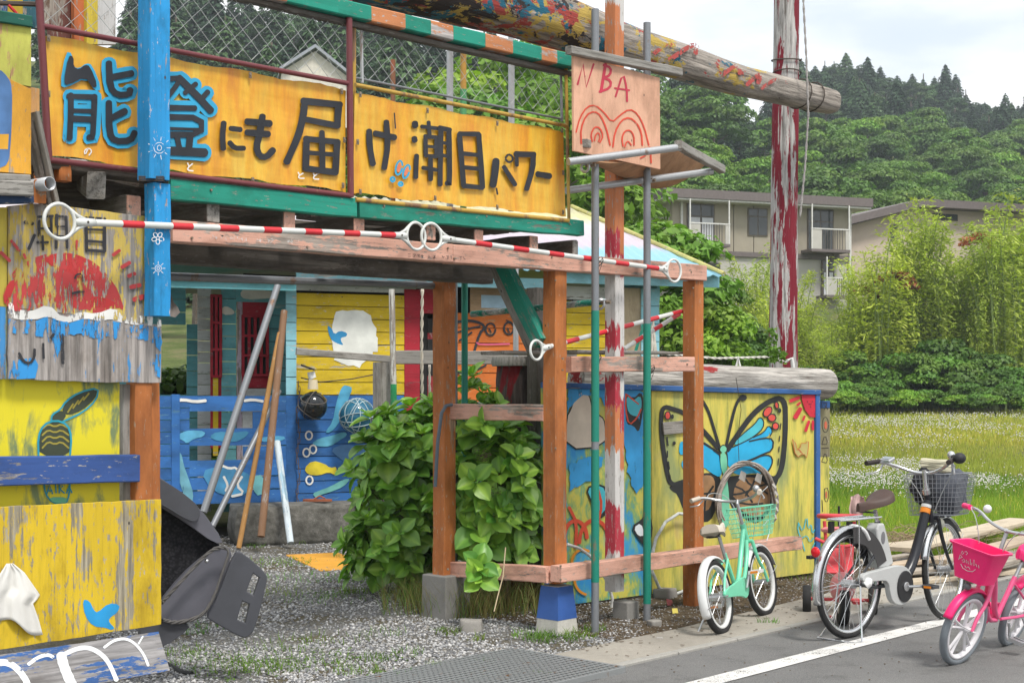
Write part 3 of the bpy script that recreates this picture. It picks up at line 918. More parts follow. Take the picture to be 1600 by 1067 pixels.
tou = [[[(840, 400), (915, 395), (880, 450), (845, 490)], 24], [[(905, 395), (960, 450), (1010, 500), (1065, 560)], 32], [[(935, 470), (990, 425)], 22], [[(1010, 510), (1050, 465)], 24],
       [[(845, 545), (985, 548)], 26], [[(845, 592), (1018, 596), (1018, 680), (845, 682)], 28], [[(845, 650), (1010, 655)], 14], [[(895, 690), (905, 745)], 26], [[(960, 690), (955, 745)], 30], [[(845, 762), (1035, 772)], 38]]
p1 = Paint(FP, .0128, s1, 0, 0, 'painted_character', bn1)
p1.wk = 1.12
p1.start(); p1.poly([(x + (x - 405) * .22, y + (y - 365) * .22) for x, y in noup], 1)
for s in nou: p1.line(s[0], s[1] + 38, 1)
p1.done(CYANP, 'blue_outline')
p1.start()
for s in tou: p1.line(s[0], s[1] + 38, 1)
p1.done(CYANP, 'blue_outline')
p1.start(); p1.poly(noup, 1)
for s in nou: p1.line(s[0], s[1], 1)
p1.done(BLACKP)
p1.start()
for s in tou: p1.line(s[0], s[1], 1)
p1.done(BLACKP)
p1.start()
for s, wd in (([(1130, 622), (1124, 690), (1128, 752)], 26), ([(1165, 650), (1215, 656)], 24), ([(1160, 722), (1185, 750), (1232, 750)], 24)): p1.line(s, wd)
p1.done(BLACKP)
p2 = Paint(FP, .0155, 3.048, 380, 0, 'painted_character', bn1)
p2.wk = 1.3
def strokes(P_, L_, m=BLACKP, part=None):
    P_.start()
    for s in L_: P_.line(s[0], s[1], 1)
    P_.done(m, part)
strokes(p2, [[[(92, 555), (78, 640), (62, 700), (78, 745), (110, 750), (142, 716)], 25], [[(18, 580), (128, 590)], 25], [[(18, 632), (120, 640)], 24]])
strokes(p2, [[[(295, 480), (285, 560), (262, 650), (207, 772)], 26], [[(285, 482), (462, 500)], 25], [[(455, 500), (448, 602)], 25], [[(300, 570), (448, 600)], 22],
             [[(302, 660), (298, 805)], 25], [[(296, 662), (450, 677)], 22], [[(448, 675), (440, 822)], 25], [[(375, 632), (378, 805)], 22], [[(305, 728), (440, 738)], 18], [[(298, 803), (442, 822)], 24]])
WSM = flake('small_white_kana', (.75, .74, .7), .1)
strokes(Paint(FP, .0128, s1, 0, 0, 'x', bn1), [[[(445, 750), (430, 785), (425, 760), (450, 748), (465, 765), (450, 785)], 6]], WSM, 'small_kana')
strokes(Paint(FP, .0128, s1, 0, 0, 'x', bn1), [[[(948, 825), (955, 840)], 6], [[(972, 828), (948, 848), (950, 862), (975, 864)], 7]], WSM, 'small_kana')
strokes(Paint(FP, .0128, 3.048, 380, 0, 'x', bn1), [[[(262, 822), (268, 834)], 6], [[(285, 826), (264, 838), (265, 850), (290, 850)], 6]], WSM, 'small_kana')
strokes(Paint(FP, .0128, 3.048, 380, 0, 'x', bn1), [[[(334, 826), (340, 838)], 6], [[(352, 830), (335, 842), (336, 854), (360, 854)], 6], [[(356, 822), (360, 828)], 4]], WSM, 'small_kana')
p3 = Paint(FP, .0155, 3.048, 380, 0, 'painted_character', bn2); p3.wk = 1.3
strokes(p3, [[[(600, 625), (603, 700), (618, 782)], 22], [[(628, 636), (722, 656)], 22], [[(682, 582), (690, 690), (672, 800)], 22]])
strokes(p3, [[[(818, 588), (819, 600)], 24], [[(815, 660), (817, 670)], 22], [[(826, 742), (822, 845)], 18], [[(850, 604), (926, 613)], 15], [[(883, 583), (888, 640)], 15],
             [[(868, 650), (870, 742)], 16], [[(865, 650), (925, 656)], 15], [[(921, 655), (920, 745)], 16], [[(868, 697), (918, 701)], 12], [[(868, 742), (922, 746)], 14], [[(856, 800), (920, 810)], 15], [[(892, 745), (893, 855)], 18],
             [[(942, 612), (938, 880)], 18], [[(935, 610), (985, 620)], 18], [[(980, 618), (985, 885), (970, 872)], 19], [[(945, 680), (978, 685)], 13], [[(945, 740), (978, 746)], 13]])
strokes(p3, [[[(1030, 640), (1040, 760), (1050, 885)], 19], [[(1030, 638), (1122, 640)], 18], [[(1122, 642), (1132, 770), (1140, 893)], 19], [[(1045, 732), (1130, 741)], 16], [[(1050, 798), (1135, 806)], 16], [[(1050, 886), (1140, 894)], 18]])
strokes(p3, [[[(1204, 766), (1200, 820), (1190, 882)], 26], [[(1242, 796), (1295, 880)], 17], [[(1250, 752), (1262, 735), (1283, 745), (1283, 768), (1262, 775), (1250, 760)], 8]])
strokes(p3, [[[(1302, 738), (1304, 788)], 14], [[(1298, 735), (1385, 737)], 22], [[(1382, 737), (1380, 800), (1350, 900)], 20]])
strokes(p3, [[[(1402, 830), (1460, 840)], 22]])
strokes(p3, [[ring_pts((742, 800), 15, 34, 14, 12), 7], [ring_pts((777, 818), 14, 33, 14, 18), 7], [ring_pts((712, 855), 9, 10, 10), 9], [ring_pts((750, 877), 9, 8, 10), 9]], CYANP, 'footprint_mark')
p3.start().ell((742, 800), 9, 22, 12); p3.ell((777, 818), 8, 22, 18); p3.done(flake('salmon_dab', (.7, .2, .1), .1), 'footprint_fill')
strokes(p3, [[[(720, 540), (725, 612)], 5], [[(1206, 898), (1211, 925)], 7]], BLACKP, 'paint_drip')

def frame(name, label, m, verts, parent=None):
    e = empty(name, verts[0][0], label, 'fence frame')
    for a, b, r in verts: tube('frame_pipe', [a, a.lerp(b, .5), b], r, m, e, n=10)
    return e
f = FP.hit
fm = frame('fence_frame', 'maroon pipe fence frame holding the longer banner with chain-link above', MAROON,
    [(f(58, -60, .03), f(76, 252, .03), .017), (f(545, -20, .03), f(548, 308, .03), .018), (f(66, 41, .03), f(545, 131, .03), .013), (f(76, 250, .03), f(548, 306, .03), .014)])
fy = frame('fence_frame', 'yellow and bare metal pipe frame holding the shorter banner with chain-link above', YPIPE,
    [(f(553, 10, -.02), f(553, 305, -.02), .012), (f(555, 133, .02), f(885, 197, .02), .012), (f(555, 312, .03), f(888, 345, .03), .013), (f(884, 95, .0), f(889, 345, .0), .011)])
tube('bottom_rail', [f(555, 122, -.03), f(876, 186, -.03)], .007, STEEL, fy, n=8)
tube('frame_pipe', [f(876, 97, -.03), f(878, 190, -.03)], .009, STEEL, fy, n=8)
tube('frame_pipe', [f(564, 20, -.03), f(566, 130, -.03)], .009, ZINC, fy, n=8)
MESHW = plain('chain_link_wire', (.40, .41, .40), .45, .3)
def chainlink(x0, x1, top, bot, off, parent):
    """woven diamond mesh: zigzag wires; top/bot are functions px -> py"""
    a0 = FP.ab(x0, 100, off)[0]; a1 = FP.ab(x1, 100, off)[0]
    zb = lambda a: np.interp(a, [a0, a1], [FP.ab(x0, bot(x0), off)[1], FP.ab(x1, bot(x1), off)[1]])
    zt = lambda a: np.interp(a, [a0, a1], [FP.ab(x0, top(x0), off)[1], FP.ab(x1, top(x1), off)[1]])
    pw, ph = .050, .049
    G = Geo()
    k = 0
    z_lo = min(zb(a0), zb(a1))
    a = a0
    while a < a1:
        pts = []
        z = z_lo; i = 0
        while z < max(zt(a0), zt(a1)) + ph:
            aa = a + (pw * .52 if (i + k) % 2 else -pw * .52) + .0
            bulge = .010 * mnoise.noise(Vector((aa * 1.3, z * 1.5, 0)))
            if zb(aa) - .01 <= z <= zt(aa) + .01:
                pts.append(FP.at(aa, z + .004 * mnoise.noise(Vector((aa * 2, z * 2, 4))), off + (.0014 if (i % 2) else -.0014) + bulge))
            z += ph; i += 1
        if len(pts) > 1: G.tube(pts, .0019, 5, caps=False)
        a += pw; k += 1
    o = G.build('chain_link_mesh', MESHW, parent, smooth=True)
    o['kind'] = 'stuff'
chainlink(70, 541, lambda x: -60, lambda x: 44 + (x - 70) * .186, .0, fm)
chainlink(558, 876, lambda x: 20 + (x - 558) * .235 + 2, lambda x: 124 + (x - 558) * .2, -.03, fy)
# brackets at the banner corners
for px, py, p in [(76, 60, bn1), (76, 147, bn1), (79, 240, bn1), (391, 118, bn1), (395, 282, bn1), (534, 143, bn1), (538, 219, bn1), (536, 290, bn1), (563, 148, bn2), (559, 222, bn2), (563, 300, bn2), (668, 173, bn2), (777, 193, bn2), (680, 310, bn2), (777, 324, bn2), (878, 204, bn2), (880, 270, bn2), (880, 332, bn2)]:
    c = f(px, py, .022)
    G = Geo(); G.box(c, .014, .006, .03, FP.mat(Vector()), ch=.002); G.tube([c, c + FP.n * .008], .005, 6)
    G.build('bracket', SCREW, p)
# striped top rail
tr = empty('striped_rail', f(880, 90, 0), 'square handrail painted in teal and orange patches above the chain-link fence', 'handrail')
x0 = 400; stops = [(440, OW), (520, GREENP), (572, GREENP), (625, OW), (665, GREENP), (700, OW), (750, GREENP), (793, OW), (838, GREENP), (862, OW), (892, GREENP)]
prev = 300
for x1, m in stops:
    ya = lambda x: 12 + (x - 520) * .232
    beam('rail_section', f(prev, ya(prev), .01), f(x1, ya(x1), .01), .09, .085, m, tr, jit=.001, ch=.006)
    prev = x1
beam('rail_backing', f(300, ya(300) + 20, -.01), f(892, ya(892) + 19, -.01), .05, .03, DARKW, tr)

# ---------------------------------------------------------------- blue post in front
bp = empty('blue_post', f(240, 495, .15), 'bright sky-blue square timber post hanging in front of the banners, with little sun drawings', 'post')
q0, q1 = f(239, -40, .16), f(243, 494, .16)
pole('post_upper', 240, FP.hit(240, 282, .17).z, FP.hit(240, -40, .17).z, .108, BLUEP, bp, off=.17)
pole('post_lower', 246, FP.hit(246, 494, .165).z, FP.hit(246, 288, .165).z, .088, BLUEP, bp, off=.165)
eb('splice_board', (222, 200), .14, (236, 312), .14, .02, .06, BLUEP, bp) if False else None
PB = Paint(FP, .226, 3.333, 0, 300, 'chalk_drawing', bp)
def sun_draw(P_, c, r, k):
    P_.start(); P_.line(ring_pts(c, r, r, 10), 3.5, 0, True)
    P_.line(ring_pts(c, r * .4, r * .5, 8), 3.5, 0, True)
    for i in range(k):
        a = i * 6.283 / k
        P_.line([(c[0] + math.cos(a) * r * 1.35, c[1] + math.sin(a) * r * 1.35), (c[0] + math.cos(a) * r * 2.1, c[1] + math.sin(a) * r * 2.1)], 3.5, 0)
    P_.done(CHALK)
sun_draw(PB, (824, 398), 17, 8)
PB.start()
for i in range(5):
    a = i * 1.2566 + .3
    PB.line(ring_pts((822 + math.cos(a) * 20, 240 + math.sin(a) * 20), 13, 10, 10, math.degrees(a)), 4, 0, True)
PB.done(CHALK)
PC = Paint(FP, .2385, 3.2325, 0, 0, 'chalk_drawing', bp)
sun_draw(PC, (805, 748), 28, 9)
wr = Geo()
for dz in (0, .006, -.007, .012):
    c = f(240, 283, .17); c.z += dz
    k = .062
    wr.tube([c + FP.n * k * 1.25, c + D * k * 1.25, c - FP.n * k * 1.25, c - D * k * 1.25], .003, 5, closed=True)
wr.build('wire_binding', WIRE, bp)

# ---------------------------------------------------------------- red and white marker poles
def ring_end(c, dirv, sx, parent, both=1, R0=.075, up=Vector((0, 0, 1)), nrm=None):
    """flat ring head with a tapering neck; dirv points from the pole into the ring"""
    n = nrm or FP.n
    upv = n.cross(dirv).normalized()
    pts = [c + dirv * (R0 * math.cos(a)) + upv * (R0 * math.sin(a)) for a in np.linspace(0, 2 * math.pi, 29)[:-1]]
    G = Geo(); G.tube(pts, .0085, 8, True)
    b = c - dirv * R0
    for s in (-1, 1):
        G.tube([c - dirv * R0 * .62 + upv * s * R0 * .78, c - dirv * R0 * 1.2 + upv * s * R0 * .36, c - dirv * R0 * 1.75 + upv * s * R0 * .14], .0085, 6)
    G.tube([c - dirv * R0 * 1.02, c - dirv * R0 * 1.3, c - dirv * R0 * 1.75, c - dirv * R0 * 2.35], [.012, .019, .019, .0175], 10)
    o = G.build('ring_head', WHITEP, parent, smooth=True)
    G = Geo(); G.tube([c - dirv * R0 * 1.75 - n * .021, c - dirv * R0 * 1.75 + n * .021], .0055, 8); G.build('rivet', WIRE, parent)
def marker(p, q, offp, offq, label, k, rp=True, rq=True, R0=.075):
    a, b = f(*p, offp), f(*q, offq)
    e = empty('marker_pole', a, label, 'marker pole', 'red and white poles lashed to the tower')
    d = (b - a).normalized(); ln = (b - a).length
    s0 = R0 * 2.2 if rp else 0; s1_ = R0 * 2.2 if rq else 0
    A, B = a + d * s0, b - d * s1_
    tube('pole_shaft', [A, A.lerp(B, .5), B], .0155, WHITEP, e, n=12)
    L0 = (B - A).length
    for i in range(k):
        c0 = (i + .55) / k; c1 = c0 + .42 / k
        tube('red_band', [A.lerp(B, c0), A.lerp(B, min(.995, c1))], .0163, REDP, e, n=12)
    if rp: ring_end(a, -d, 1, e, R0=R0)
    if rq: ring_end(b, d, 1, e, R0=R0)
    return e
marker((93, 346), (650, 369), .27, .10, 'level red and white pole crossing in front of the blue post', 7)
marker((674, 370), (1053, 423), .10, .15, 'red and white pole along the pink beam at the right', 6)
marker((838, 547), (1066, 486), -.02, -.13, 'red and white pole leaning up behind the right tower posts, ring at its lower left', 5, True, False, .06)
marker((975, 545), (1062, 490), -.3, -.25, 'shorter half-hidden red and white pole under the leaning one', 3, False, False)
# wire lashings
for i, (px, py, o_) in enumerate([(935, 409, .16), (932, 560, .1), (1016, 577, .1)]):
    G = Geo(); c = f(px, py, o_)
    for j in range(3):
        pts = [c + Vector((0, 0, .01 * j - .01)) + FP.n * .03 * math.cos(a) + D * .03 * math.sin(a) + Vector((0, 0, .02 * math.sin(a * 2 + j))) for a in np.linspace(0, 6.28, 10)[:-1]]
        G.tube(pts, .0025, 5, True)
    G.tube([c + FP.n * .03, c + FP.n * .04 - Vector((0, 0, .03)) + D * -.02, c + FP.n * .03 - Vector((0, 0, .07)) + D * -.03], .002, 5)
    lab(G.build('wire_lashing', WIRE), ['twisted wire lashing tying the long marker pole to the upright tube', 'twisted wire lashing on the left teal tube at the middle rail', 'twisted wire lashing on the right teal tube at the middle rail'][i], 'wire')

# ---------------------------------------------------------------- left wall of painted boards
G_ = empty('sun_board', f(130, 598, .05), 'weathered grey plywood sign painted with a flaking red sun over blue and white waves', 'painted board')
SUNB = wood('weathered_sign_ply', (.54, .40, .09), .50, (.33, .30, .27), axis='z', dirt=.5, peel=1.4)
SUNB2 = wood('bare_grey_ply', (.06, .26, .55), .74, (.34, .31, .29), axis='z', dirt=.5, peel=1.6)
slab('plywood_panel', FP, [(13, 322), (55, 318), (130, 326), (227, 338), (227, 505), (13, 480)], .09, .018, SUNB, G_, edge=.0015)
slab('plywood_panel', FP, [(13, 480), (252, 508), (252, 598), (150, 597), (13, 592)], .089, .018, SUNB2, G_, edge=.003)
slab('plywood_panel', FP, [(-90, 325), (11, 324), (11, 480), (-90, 470)], .085, .018, wood('yellow_sign_ply', (.5, .4, .06), .25, (.33, .30, .27), axis='z'), G_)
slab('plywood_panel', FP, [(-90, 470), (9, 480), (9, 592), (-90, 600)], .085, .018, wood('blue_sign_ply', (.06, .28, .6), .3, (.33, .30, .27), axis='z'), G_)
PS = Paint(FP, .0912, 3.333, 0, 300, 'painted_shape', G_)
rs = flake('sun_red_flaked', (.44, .045, .045), .50, sc=2.4)
rs2 = flake('sun_red_solid', (.46, .03, .03), .50, sc=2.4)
PS.start().poly([(10, 560), (30, 480), (70, 410), (150, 355), (230, 322), (320, 312), (420, 328), (500, 372), (570, 440), (620, 520), (650, 620), (600, 600), (500, 640), (440, 600), (360, 660), (320, 640), (250, 580), (160, 620), (60, 620)], 1, 2); PS.done(rs)
PS.start().poly([(235, 330), (330, 318), (430, 332), (500, 380), (540, 450), (480, 470), (400, 440), (320, 400), (250, 380)], 1, 3)
PS.poly([(15, 560), (40, 470), (90, 450), (60, 540), (30, 590)], 1); PS.poly([(380, 560), (480, 540), (590, 560), (600, 600), (440, 600), (380, 610)], 1); PS.done(rs2)
ww_ = flake('wave_white', (.72, .71, .68), .42, sc=2)
PS.start().poly([(45, 560), (90, 610), (160, 625), (250, 582), (330, 660), (420, 620), (500, 635), (600, 598), (650, 660), (745, 640), (845, 660), (840, 710), (760, 690), (680, 690), (630, 680), (570, 660), (520, 675), (440, 655), (370, 680), (310, 675), (250, 645), (180, 665), (90, 665), (40, 650)], 1, 2); PS.done(ww_)
bl_ = flake('wave_blue', (.03, .26, .60), .52, sc=2)
PS.start().poly([(190, 668), (250, 648), (330, 678), (328, 780), (300, 860), (285, 800), (200, 740)], 0, 3)
PS.poly([(365, 685), (440, 660), (525, 675), (520, 730), (460, 735), (365, 710)], 0, 3); PS.poly([(565, 665), (650, 685), (645, 720), (600, 770), (565, 715)], 0, 3)
PS.poly([(40, 655), (90, 668), (180, 668), (250, 650), (310, 678), (370, 685), (440, 660), (520, 680), (570, 665), (630, 684), (680, 694), (760, 694), (840, 714), (838, 800), (740, 770), (640, 740), (520, 760), (400, 740), (260, 760), (120, 730), (42, 740)], jag=10); PS.poly([(685, 695), (760, 690), (840, 712), (835, 830), (790, 780), (690, 715)], 0, 3); PS.poly([(60, 880), (180, 860), (200, 900), (185, 970), (70, 975)], 0, 4); PS.poly([(770, 850), (835, 840), (835, 970), (790, 950)], 0, 4); PS.done(bl_)
bk_ = flake('black_lettering_worn', (.03, .03, .035), .36, sc=1.5)
strokes(PS, [[[(130, 158), (170, 165)], 18], [[(180, 225), (150, 295)], 16], [[(205, 150), (205, 230)], 13], [[(200, 130), (275, 125)], 13], [[(268, 130), (268, 228)], 13], [[(205, 190), (265, 190)], 11], [[(195, 262), (250, 262)], 13], [[(222, 230), (225, 300)], 13], [[(295, 120), (293, 290)], 16], [[(295, 125), (345, 130)], 13], [[(345, 130), (350, 290)], 14], [[(300, 180), (340, 180)], 10], [[(300, 230), (340, 232)], 10]], bk_, 'painted_character')
strokes(PS, [[[(448, 135), (452, 305)], 16], [[(448, 135), (545, 140)], 14], [[(545, 140), (545, 310)], 16], [[(452, 195), (545, 198)], 12], [[(452, 255), (545, 262)], 14], [[(452, 303), (545, 310)], 16]], bk_, 'painted_character')
strokes(PS, [[[(100, 840), (120, 880), (155, 895), (180, 860), (180, 820)], 14], [[(225, 790), (228, 865)], 12], [[(265, 760), (280, 740)], 14], [[(325, 745), (328, 890)], 18], [[(390, 450), (398, 430), (425, 425), (430, 465)], 10], [[(378, 528), (400, 522), (468, 510)], 14]], bk_, 'painted_character')
strokes(PS, [[[(60, 255), (100, 305)], 16], [[(5, 315), (50, 358)], 18], [[(400, 255), (402, 300)], 14], [[(590, 328), (622, 305)], 18], [[(635, 392), (675, 368)], 20], [[(670, 438), (702, 425)], 20], [[(682, 495), (728, 485)], 22], [[(700, 560), (748, 545)], 26], [[(125, 325), (132, 345)], 14]], flake('ray_red', (.45, .05, .05), .35, sc=2), 'sun_ray')

g2 = empty('girl_board', f(100, 790, .0), 'vivid yellow board with a plait drawing and the word AIRA', 'painted board')
YB = Mt('bright_yellow_brushwork', .6)
n1 = YB.noise((9, 9, 2.5), 7, .7, dist=.6); n2 = YB.noise((3, 3, 3), 4, .6)
YB.col(YB.mix(YB.mr(YB.math('ADD', YB.math('MULTIPLY', n1, .6), YB.math('MULTIPLY', n2, .4)), .42, .51), (.17, .22, .10), (.68, .58, .02)))
YB.bump(n1, .2, .003)
slab('yellow_panel', FP, [(-90, 590), (187, 596), (187, 786), (-90, 800)], .03, .012, YB.m, g2)
PG = Paint(FP, .0312, 2.19, 0, 580, 'painted_shape', g2)
blk = flake('dark_hair_paint', (.04, .05, .03), .05); gold = flake('gold_hair_paint', (.3, .25, .04), .1); tl = flake('teal_line_paint', (.02, .28, .38), .08)
PG.start().poly([(135, 290), (132, 225), (150, 185), (190, 170), (230, 185), (242, 225), (240, 290)], 1)
PG.poly([(180, 170), (175, 150), (205, 132), (230, 145), (212, 175)], 1); PG.poly([(210, 140), (225, 105), (270, 75), (335, 58), (325, 95), (280, 135), (235, 150)], 1); PG.done(blk)
PG.start()
for k in range(4): PG.line([(145, 262 - k * 22), (165, 240 - k * 20), (188, 250 - k * 20), (210, 240 - k * 20), (235, 262 - k * 22)], 6)
for k in range(4): PG.line([(232 + k * 18, 140 - k * 14), (250 + k * 18, 112 - k * 12)], 6, 0)
PG.done(gold)
PG.start().line([(132, 290), (130, 225), (148, 183), (190, 166), (232, 182), (245, 225), (240, 285)], 7); PG.line([(175, 168), (178, 148), (208, 130), (225, 102), (270, 72), (338, 55), (330, 98), (285, 140), (215, 172)], 6)
PG.line([(150, 375), (155, 420), (180, 450), (225, 455), (238, 420), (240, 370)], 6); PG.line([(95, 375), (150, 385)], 5, 0); PG.line([(240, 380), (290, 370)], 5, 0)
for s in ([(160, 420), (170, 388), (180, 418)], [(163, 408), (178, 408)], [(190, 385), (192, 415)], [(203, 415), (203, 388), (216, 392), (205, 402), (220, 416)], [(228, 416), (236, 390), (246, 414)], [(230, 406), (243, 406)]): PG.line(s, 5, 0)
PG.done(tl, 'painted_lettering')
PG.start(); PG.poly([(165, 430), (232, 430), (225, 452), (182, 450)], 1); PG.done(flake('green_shirt_paint', (.12, .4, .25), .1))
pole('back_stud', 196, f(196, 786, .0).z, f(196, 600, .0).z, .045, GREYW, g2, off=.01)
op = empty('orange_corner_posts', f(225, 782, 0), 'pair of orange-brown square posts at the edge of the painted boards', 'posts')
pole('post', 217, f(217, 962, 0).z, f(217, 598, 0).z, .09, ORNG, op, off=.035)
pole('post', 238, f(238, 960, 0).z, f(238, 598, 0).z, .055, ORNG, op, off=.0)
nr = fb('navy_rail', (-60, 737), (214, 731), .05, .125, NAVY, None, off=.09)
lab(nr, 'navy blue horizontal board nailed across the plait drawing', 'board')
strokes(Paint(FP, .1165, 2.19, 0, 580, 'x', nr), [], CHALK) if False else None

g3 = empty('yellow_board', f(125, 980, .1), 'worn yellow plywood board low on the left with a blue bird', 'painted board')
YLW = wood('old_yellow_plywood', (.62, .43, .02), .34, (.34, .30, .22), axis='z', dirt=.45, peel=.8)
slab('plywood_panel', FP, [(-120, 797), (252, 780), (252, 975), (-120, 1034)], .12, .018, YLW, g3, edge=.002)
PY = Paint(FP, .1212, 2.19, 0, 580, 'painted_bird', g3)
PY.start().poly([(282, 780), (306, 783), (322, 818), (334, 825), (372, 792), (410, 797), (405, 822), (372, 845), (375, 860), (394, 878), (380, 885), (362, 876), (318, 872), (290, 835)], 1); PY.done(flake('bird_blue', (.02, .28, .58), .06))
g4 = empty('leaning_board', f(130, 1060, .3), 'grey board along the bottom with white looped brush marks over blue', 'painted board')
LB = wood('grey_blue_board', (.04, .12, .34), .62, (.26, .25, .25), axis='x', dirt=.3, peel=1.2)
LP = Plane(f(130, 1020, .13), D, Vector((0, 0, 1)) - FP.n * .45)
slab('plywood_panel', LP, [(-120, 1040), (248, 986), (266, 1047), (100, 1078), (-120, 1115)], .0, .015, LB, g4, edge=.001)
PL = Paint(LP, .0012, 5.333, 0, 900, 'white_loop', g4)
WL = flake('white_loop_paint', (.72, .74, .75), .22, axis='x', sc=1.2)
for s, wd in (([(-20, 715), (60, 715), (140, 760), (210, 850), (230, 900)], 55), ([(240, 730), (320, 670), (400, 650), (440, 670)], 30), ([(510, 660), (530, 740), (570, 840), (600, 900)], 85), ([(530, 650), (640, 600), (740, 590), (840, 640), (910, 720), (970, 860)], 38), ([(870, 590), (950, 530), (1050, 515), (1130, 560), (1200, 650), (1235, 740)], 22), ([(1190, 500), (1155, 560)], 14)):
    PL.start().line(s, wd, 2); PL.done(WL)
# white cloth pinned to the yellow board
CL = Mt('white_cotton', .85, spec=.2); CL.col(CL.mix(CL.noise(6), (.62, .60, .55), (.74, .73, .70)))
outl = [(12, 880, 12, 880), ]
rows = 16; cols = 22
V = []
lft = [(15, 882), (5, 910), (-6, 935), (-14, 960), (-10, 972), (20, 985)]
for j in range(rows + 1):
    v_ = j / rows
    xl = np.interp(v_, [0, .3, .7, 1], [10, -6, -16, -12]); xr = np.interp(v_, [0, .12, .46, .55, .8, 1], [21, 38, 64, 51, 61, 67])
    for i in range(cols + 1):
        u_ = i / cols
        yb = 880 + v_ * (80 + 34 * u_ + 5 * math.sin(u_ * 9 + 1))
        off = .128 + .013 * min(1, v_ * 2) * (1 + math.sin(u_ * 10 + v_ * 2.5)) + .004 * math.sin(u_ * 23 + v_ * 5)
        V.append(FP.hit(xl + (xr - xl) * u_  , yb, off))
Fc = [(j * (cols + 1) + i, (j + 1) * (cols + 1) + i, (j + 1) * (cols + 1) + i + 1, j * (cols + 1) + i + 1) for j in range(rows) for i in range(cols)]
o = mk('white_cloth', V, Fc, CL.m, smooth=True); sm = o.modifiers.new('t', 'SOLIDIFY'); sm.thickness = .002
lab(o, 'crumpled white cloth pinned to the lower yellow board', 'cloth')

# ---------------------------------------------------------------- clutter at the upper left
YG = wood('lime_board', (.50, .50, .10), .2, (.5, .3, .15), axis='z', var=.3, dirt=.15)
ob = empty('lime_board', f(20, 130, .1), 'yellow-green board fading to orange in the upper left corner', 'painted board')
slab('panel', FP, [(-90, 26), (49, 40), (49, 136), (-90, 112)], .09, .014, YG, ob)
slab('panel', FP, [(-90, 112), (62, 139), (62, 180), (-90, 168)], .085, .014, wood('peach_board', (.62, .33, .12), .15, (.5, .42, .3), axis='z'), ob)
fb('top_strip', (-90, 14), (49, 34), .02, .05, wood('dark_green_paint', (.01, .1, .07), .2), ob, off=.10)
oo = empty('orange_board', f(25, 270, .2), 'orange board with a denim-blue painted bag shape at the left edge', 'painted board')
OB = wood('amber_board', (.66, .33, .035), .12, (.4, .3, .2), axis='z', dirt=.15)
slab('panel', FP, [(-90, 95), (-4, 108), (20, 126), (49, 140), (49, 273), (-90, 262)], .22, .016, OB, oo, edge=.0015)
PO = Paint(FP, .2212, 3.2325, 0, 0, 'painted_shape', oo)
PO.start().poly([(-60, 345), (0, 350), (40, 390), (62, 440), (60, 620), (52, 760), (40, 830), (0, 850), (-60, 850)], 1); PO.done(flake('denim_paint', (.06, .14, .30), .12, var=.5))
PO.start().poly([(-60, 680), (45, 678), (40, 755), (-60, 752)]); PO.done(flake('amber_patch', (.66, .34, .03), .05))
fb('timber', (-60, 278), (44, 283), .05, .05, GREYW, oo, off=.24)
fb('timber', (-60, 294), (47, 295), .05, .06, GREYW, oo, off=.245)
fb('timber', (-60, 312), (50, 311), .03, .045, wood('blue_black_timber', (.02, .05, .12), .3), oo, off=.22)
beam('timber', f(63, 299, .2), f(60, 280, -.5), .05, .10, ORNG, oo)
pe = empty('plastic_pipe', f(78, 287, .3), 'short open-ended grey pipe poking out beside the orange board', 'pipe')
a_ = f(78, 287, .26); b_ = a_ + E * .6 - D * .05
V, Fc = tube_geo([a_, a_ + (b_ - a_) * .5, b_], .030, 16, caps=False)
o = mk('pipe_wall', V, Fc, ZINC, pe, smooth=True); sm = o.modifiers.new('t', 'SOLIDIFY'); sm.thickness = .004
lab(fb('leaning_plank', (52, 176), (84, 322), .02, .075, GREYW, off=.16), 'narrow grey plank leaning beside the maroon frame, uppermost', 'plank')
lab(fb('leaning_plank', (44, 190), (74, 320), .02, .055, DARKW, off=.14), 'darker narrow plank leaning just left of the grey one', 'plank')
hb = eb('cut_joist', (151, 290), -.02, (120, 268), -.6, .085, .125, GREYW, None); lab(hb, 'grey joist end with a chamfered tip below the longer banner', 'timber')
hb = fb('hanging_block', (98, 250), (98, 284), .06, .06, ORNG, None, off=-.05); lab(hb, 'short orange-brown wooden block under the banner near the maroon post', 'timber')
lab(fb('back_board', (60, 300), (232, 303), .02, .17, DARKW, off=-.35), 'dark board closing the gap under the longer banner', 'board')
lab(fb('white_batten', (140, 270), (215, 283), .03, .05, wood('white_batten', (.55, .5, .48), .4), off=-.2), 'whitish batten below the banner just left of the blue post', 'timber')
# painted boxes seen behind the upper left chain-link
us = empty('painted_shack', f(120, 30, -.6), 'colourful upper shack of yellow, blue and white boards behind the chain-link at top left', 'shack')
for x0_, x1_, c_, o_ in ((-60, 12, (.02, .10, .28), -.3), (12, 36, (.55, .40, .04), -.3), (36, 60, (.03, .12, .16), -.3), (60, 78, (.1, .06, .04), -.34), (78, 116, (.14, .05, .04), -.5), (116, 136, (.42, .12, .04), -.45), (136, 153, (.6, .47, .05), -.42), (153, 181, (.5, .5, .5), -.42)):
    slab('board', FP, [(x0_, -70), (x1_, -70), (x1_, 70 if x0_ > 60 else 45), (x0_, 70 if x0_ > 60 else 42)], o_, .03, wood('shack_board', c_, .3, axis='z'), us)
fb('shack_pipe', (-60, 4), (60, 7), .02, .02, WIRE, us, off=-.25)
eb('shack_stick', (14, 8), -.2, (32, 30), -.2, .012, .012, REDP, us)
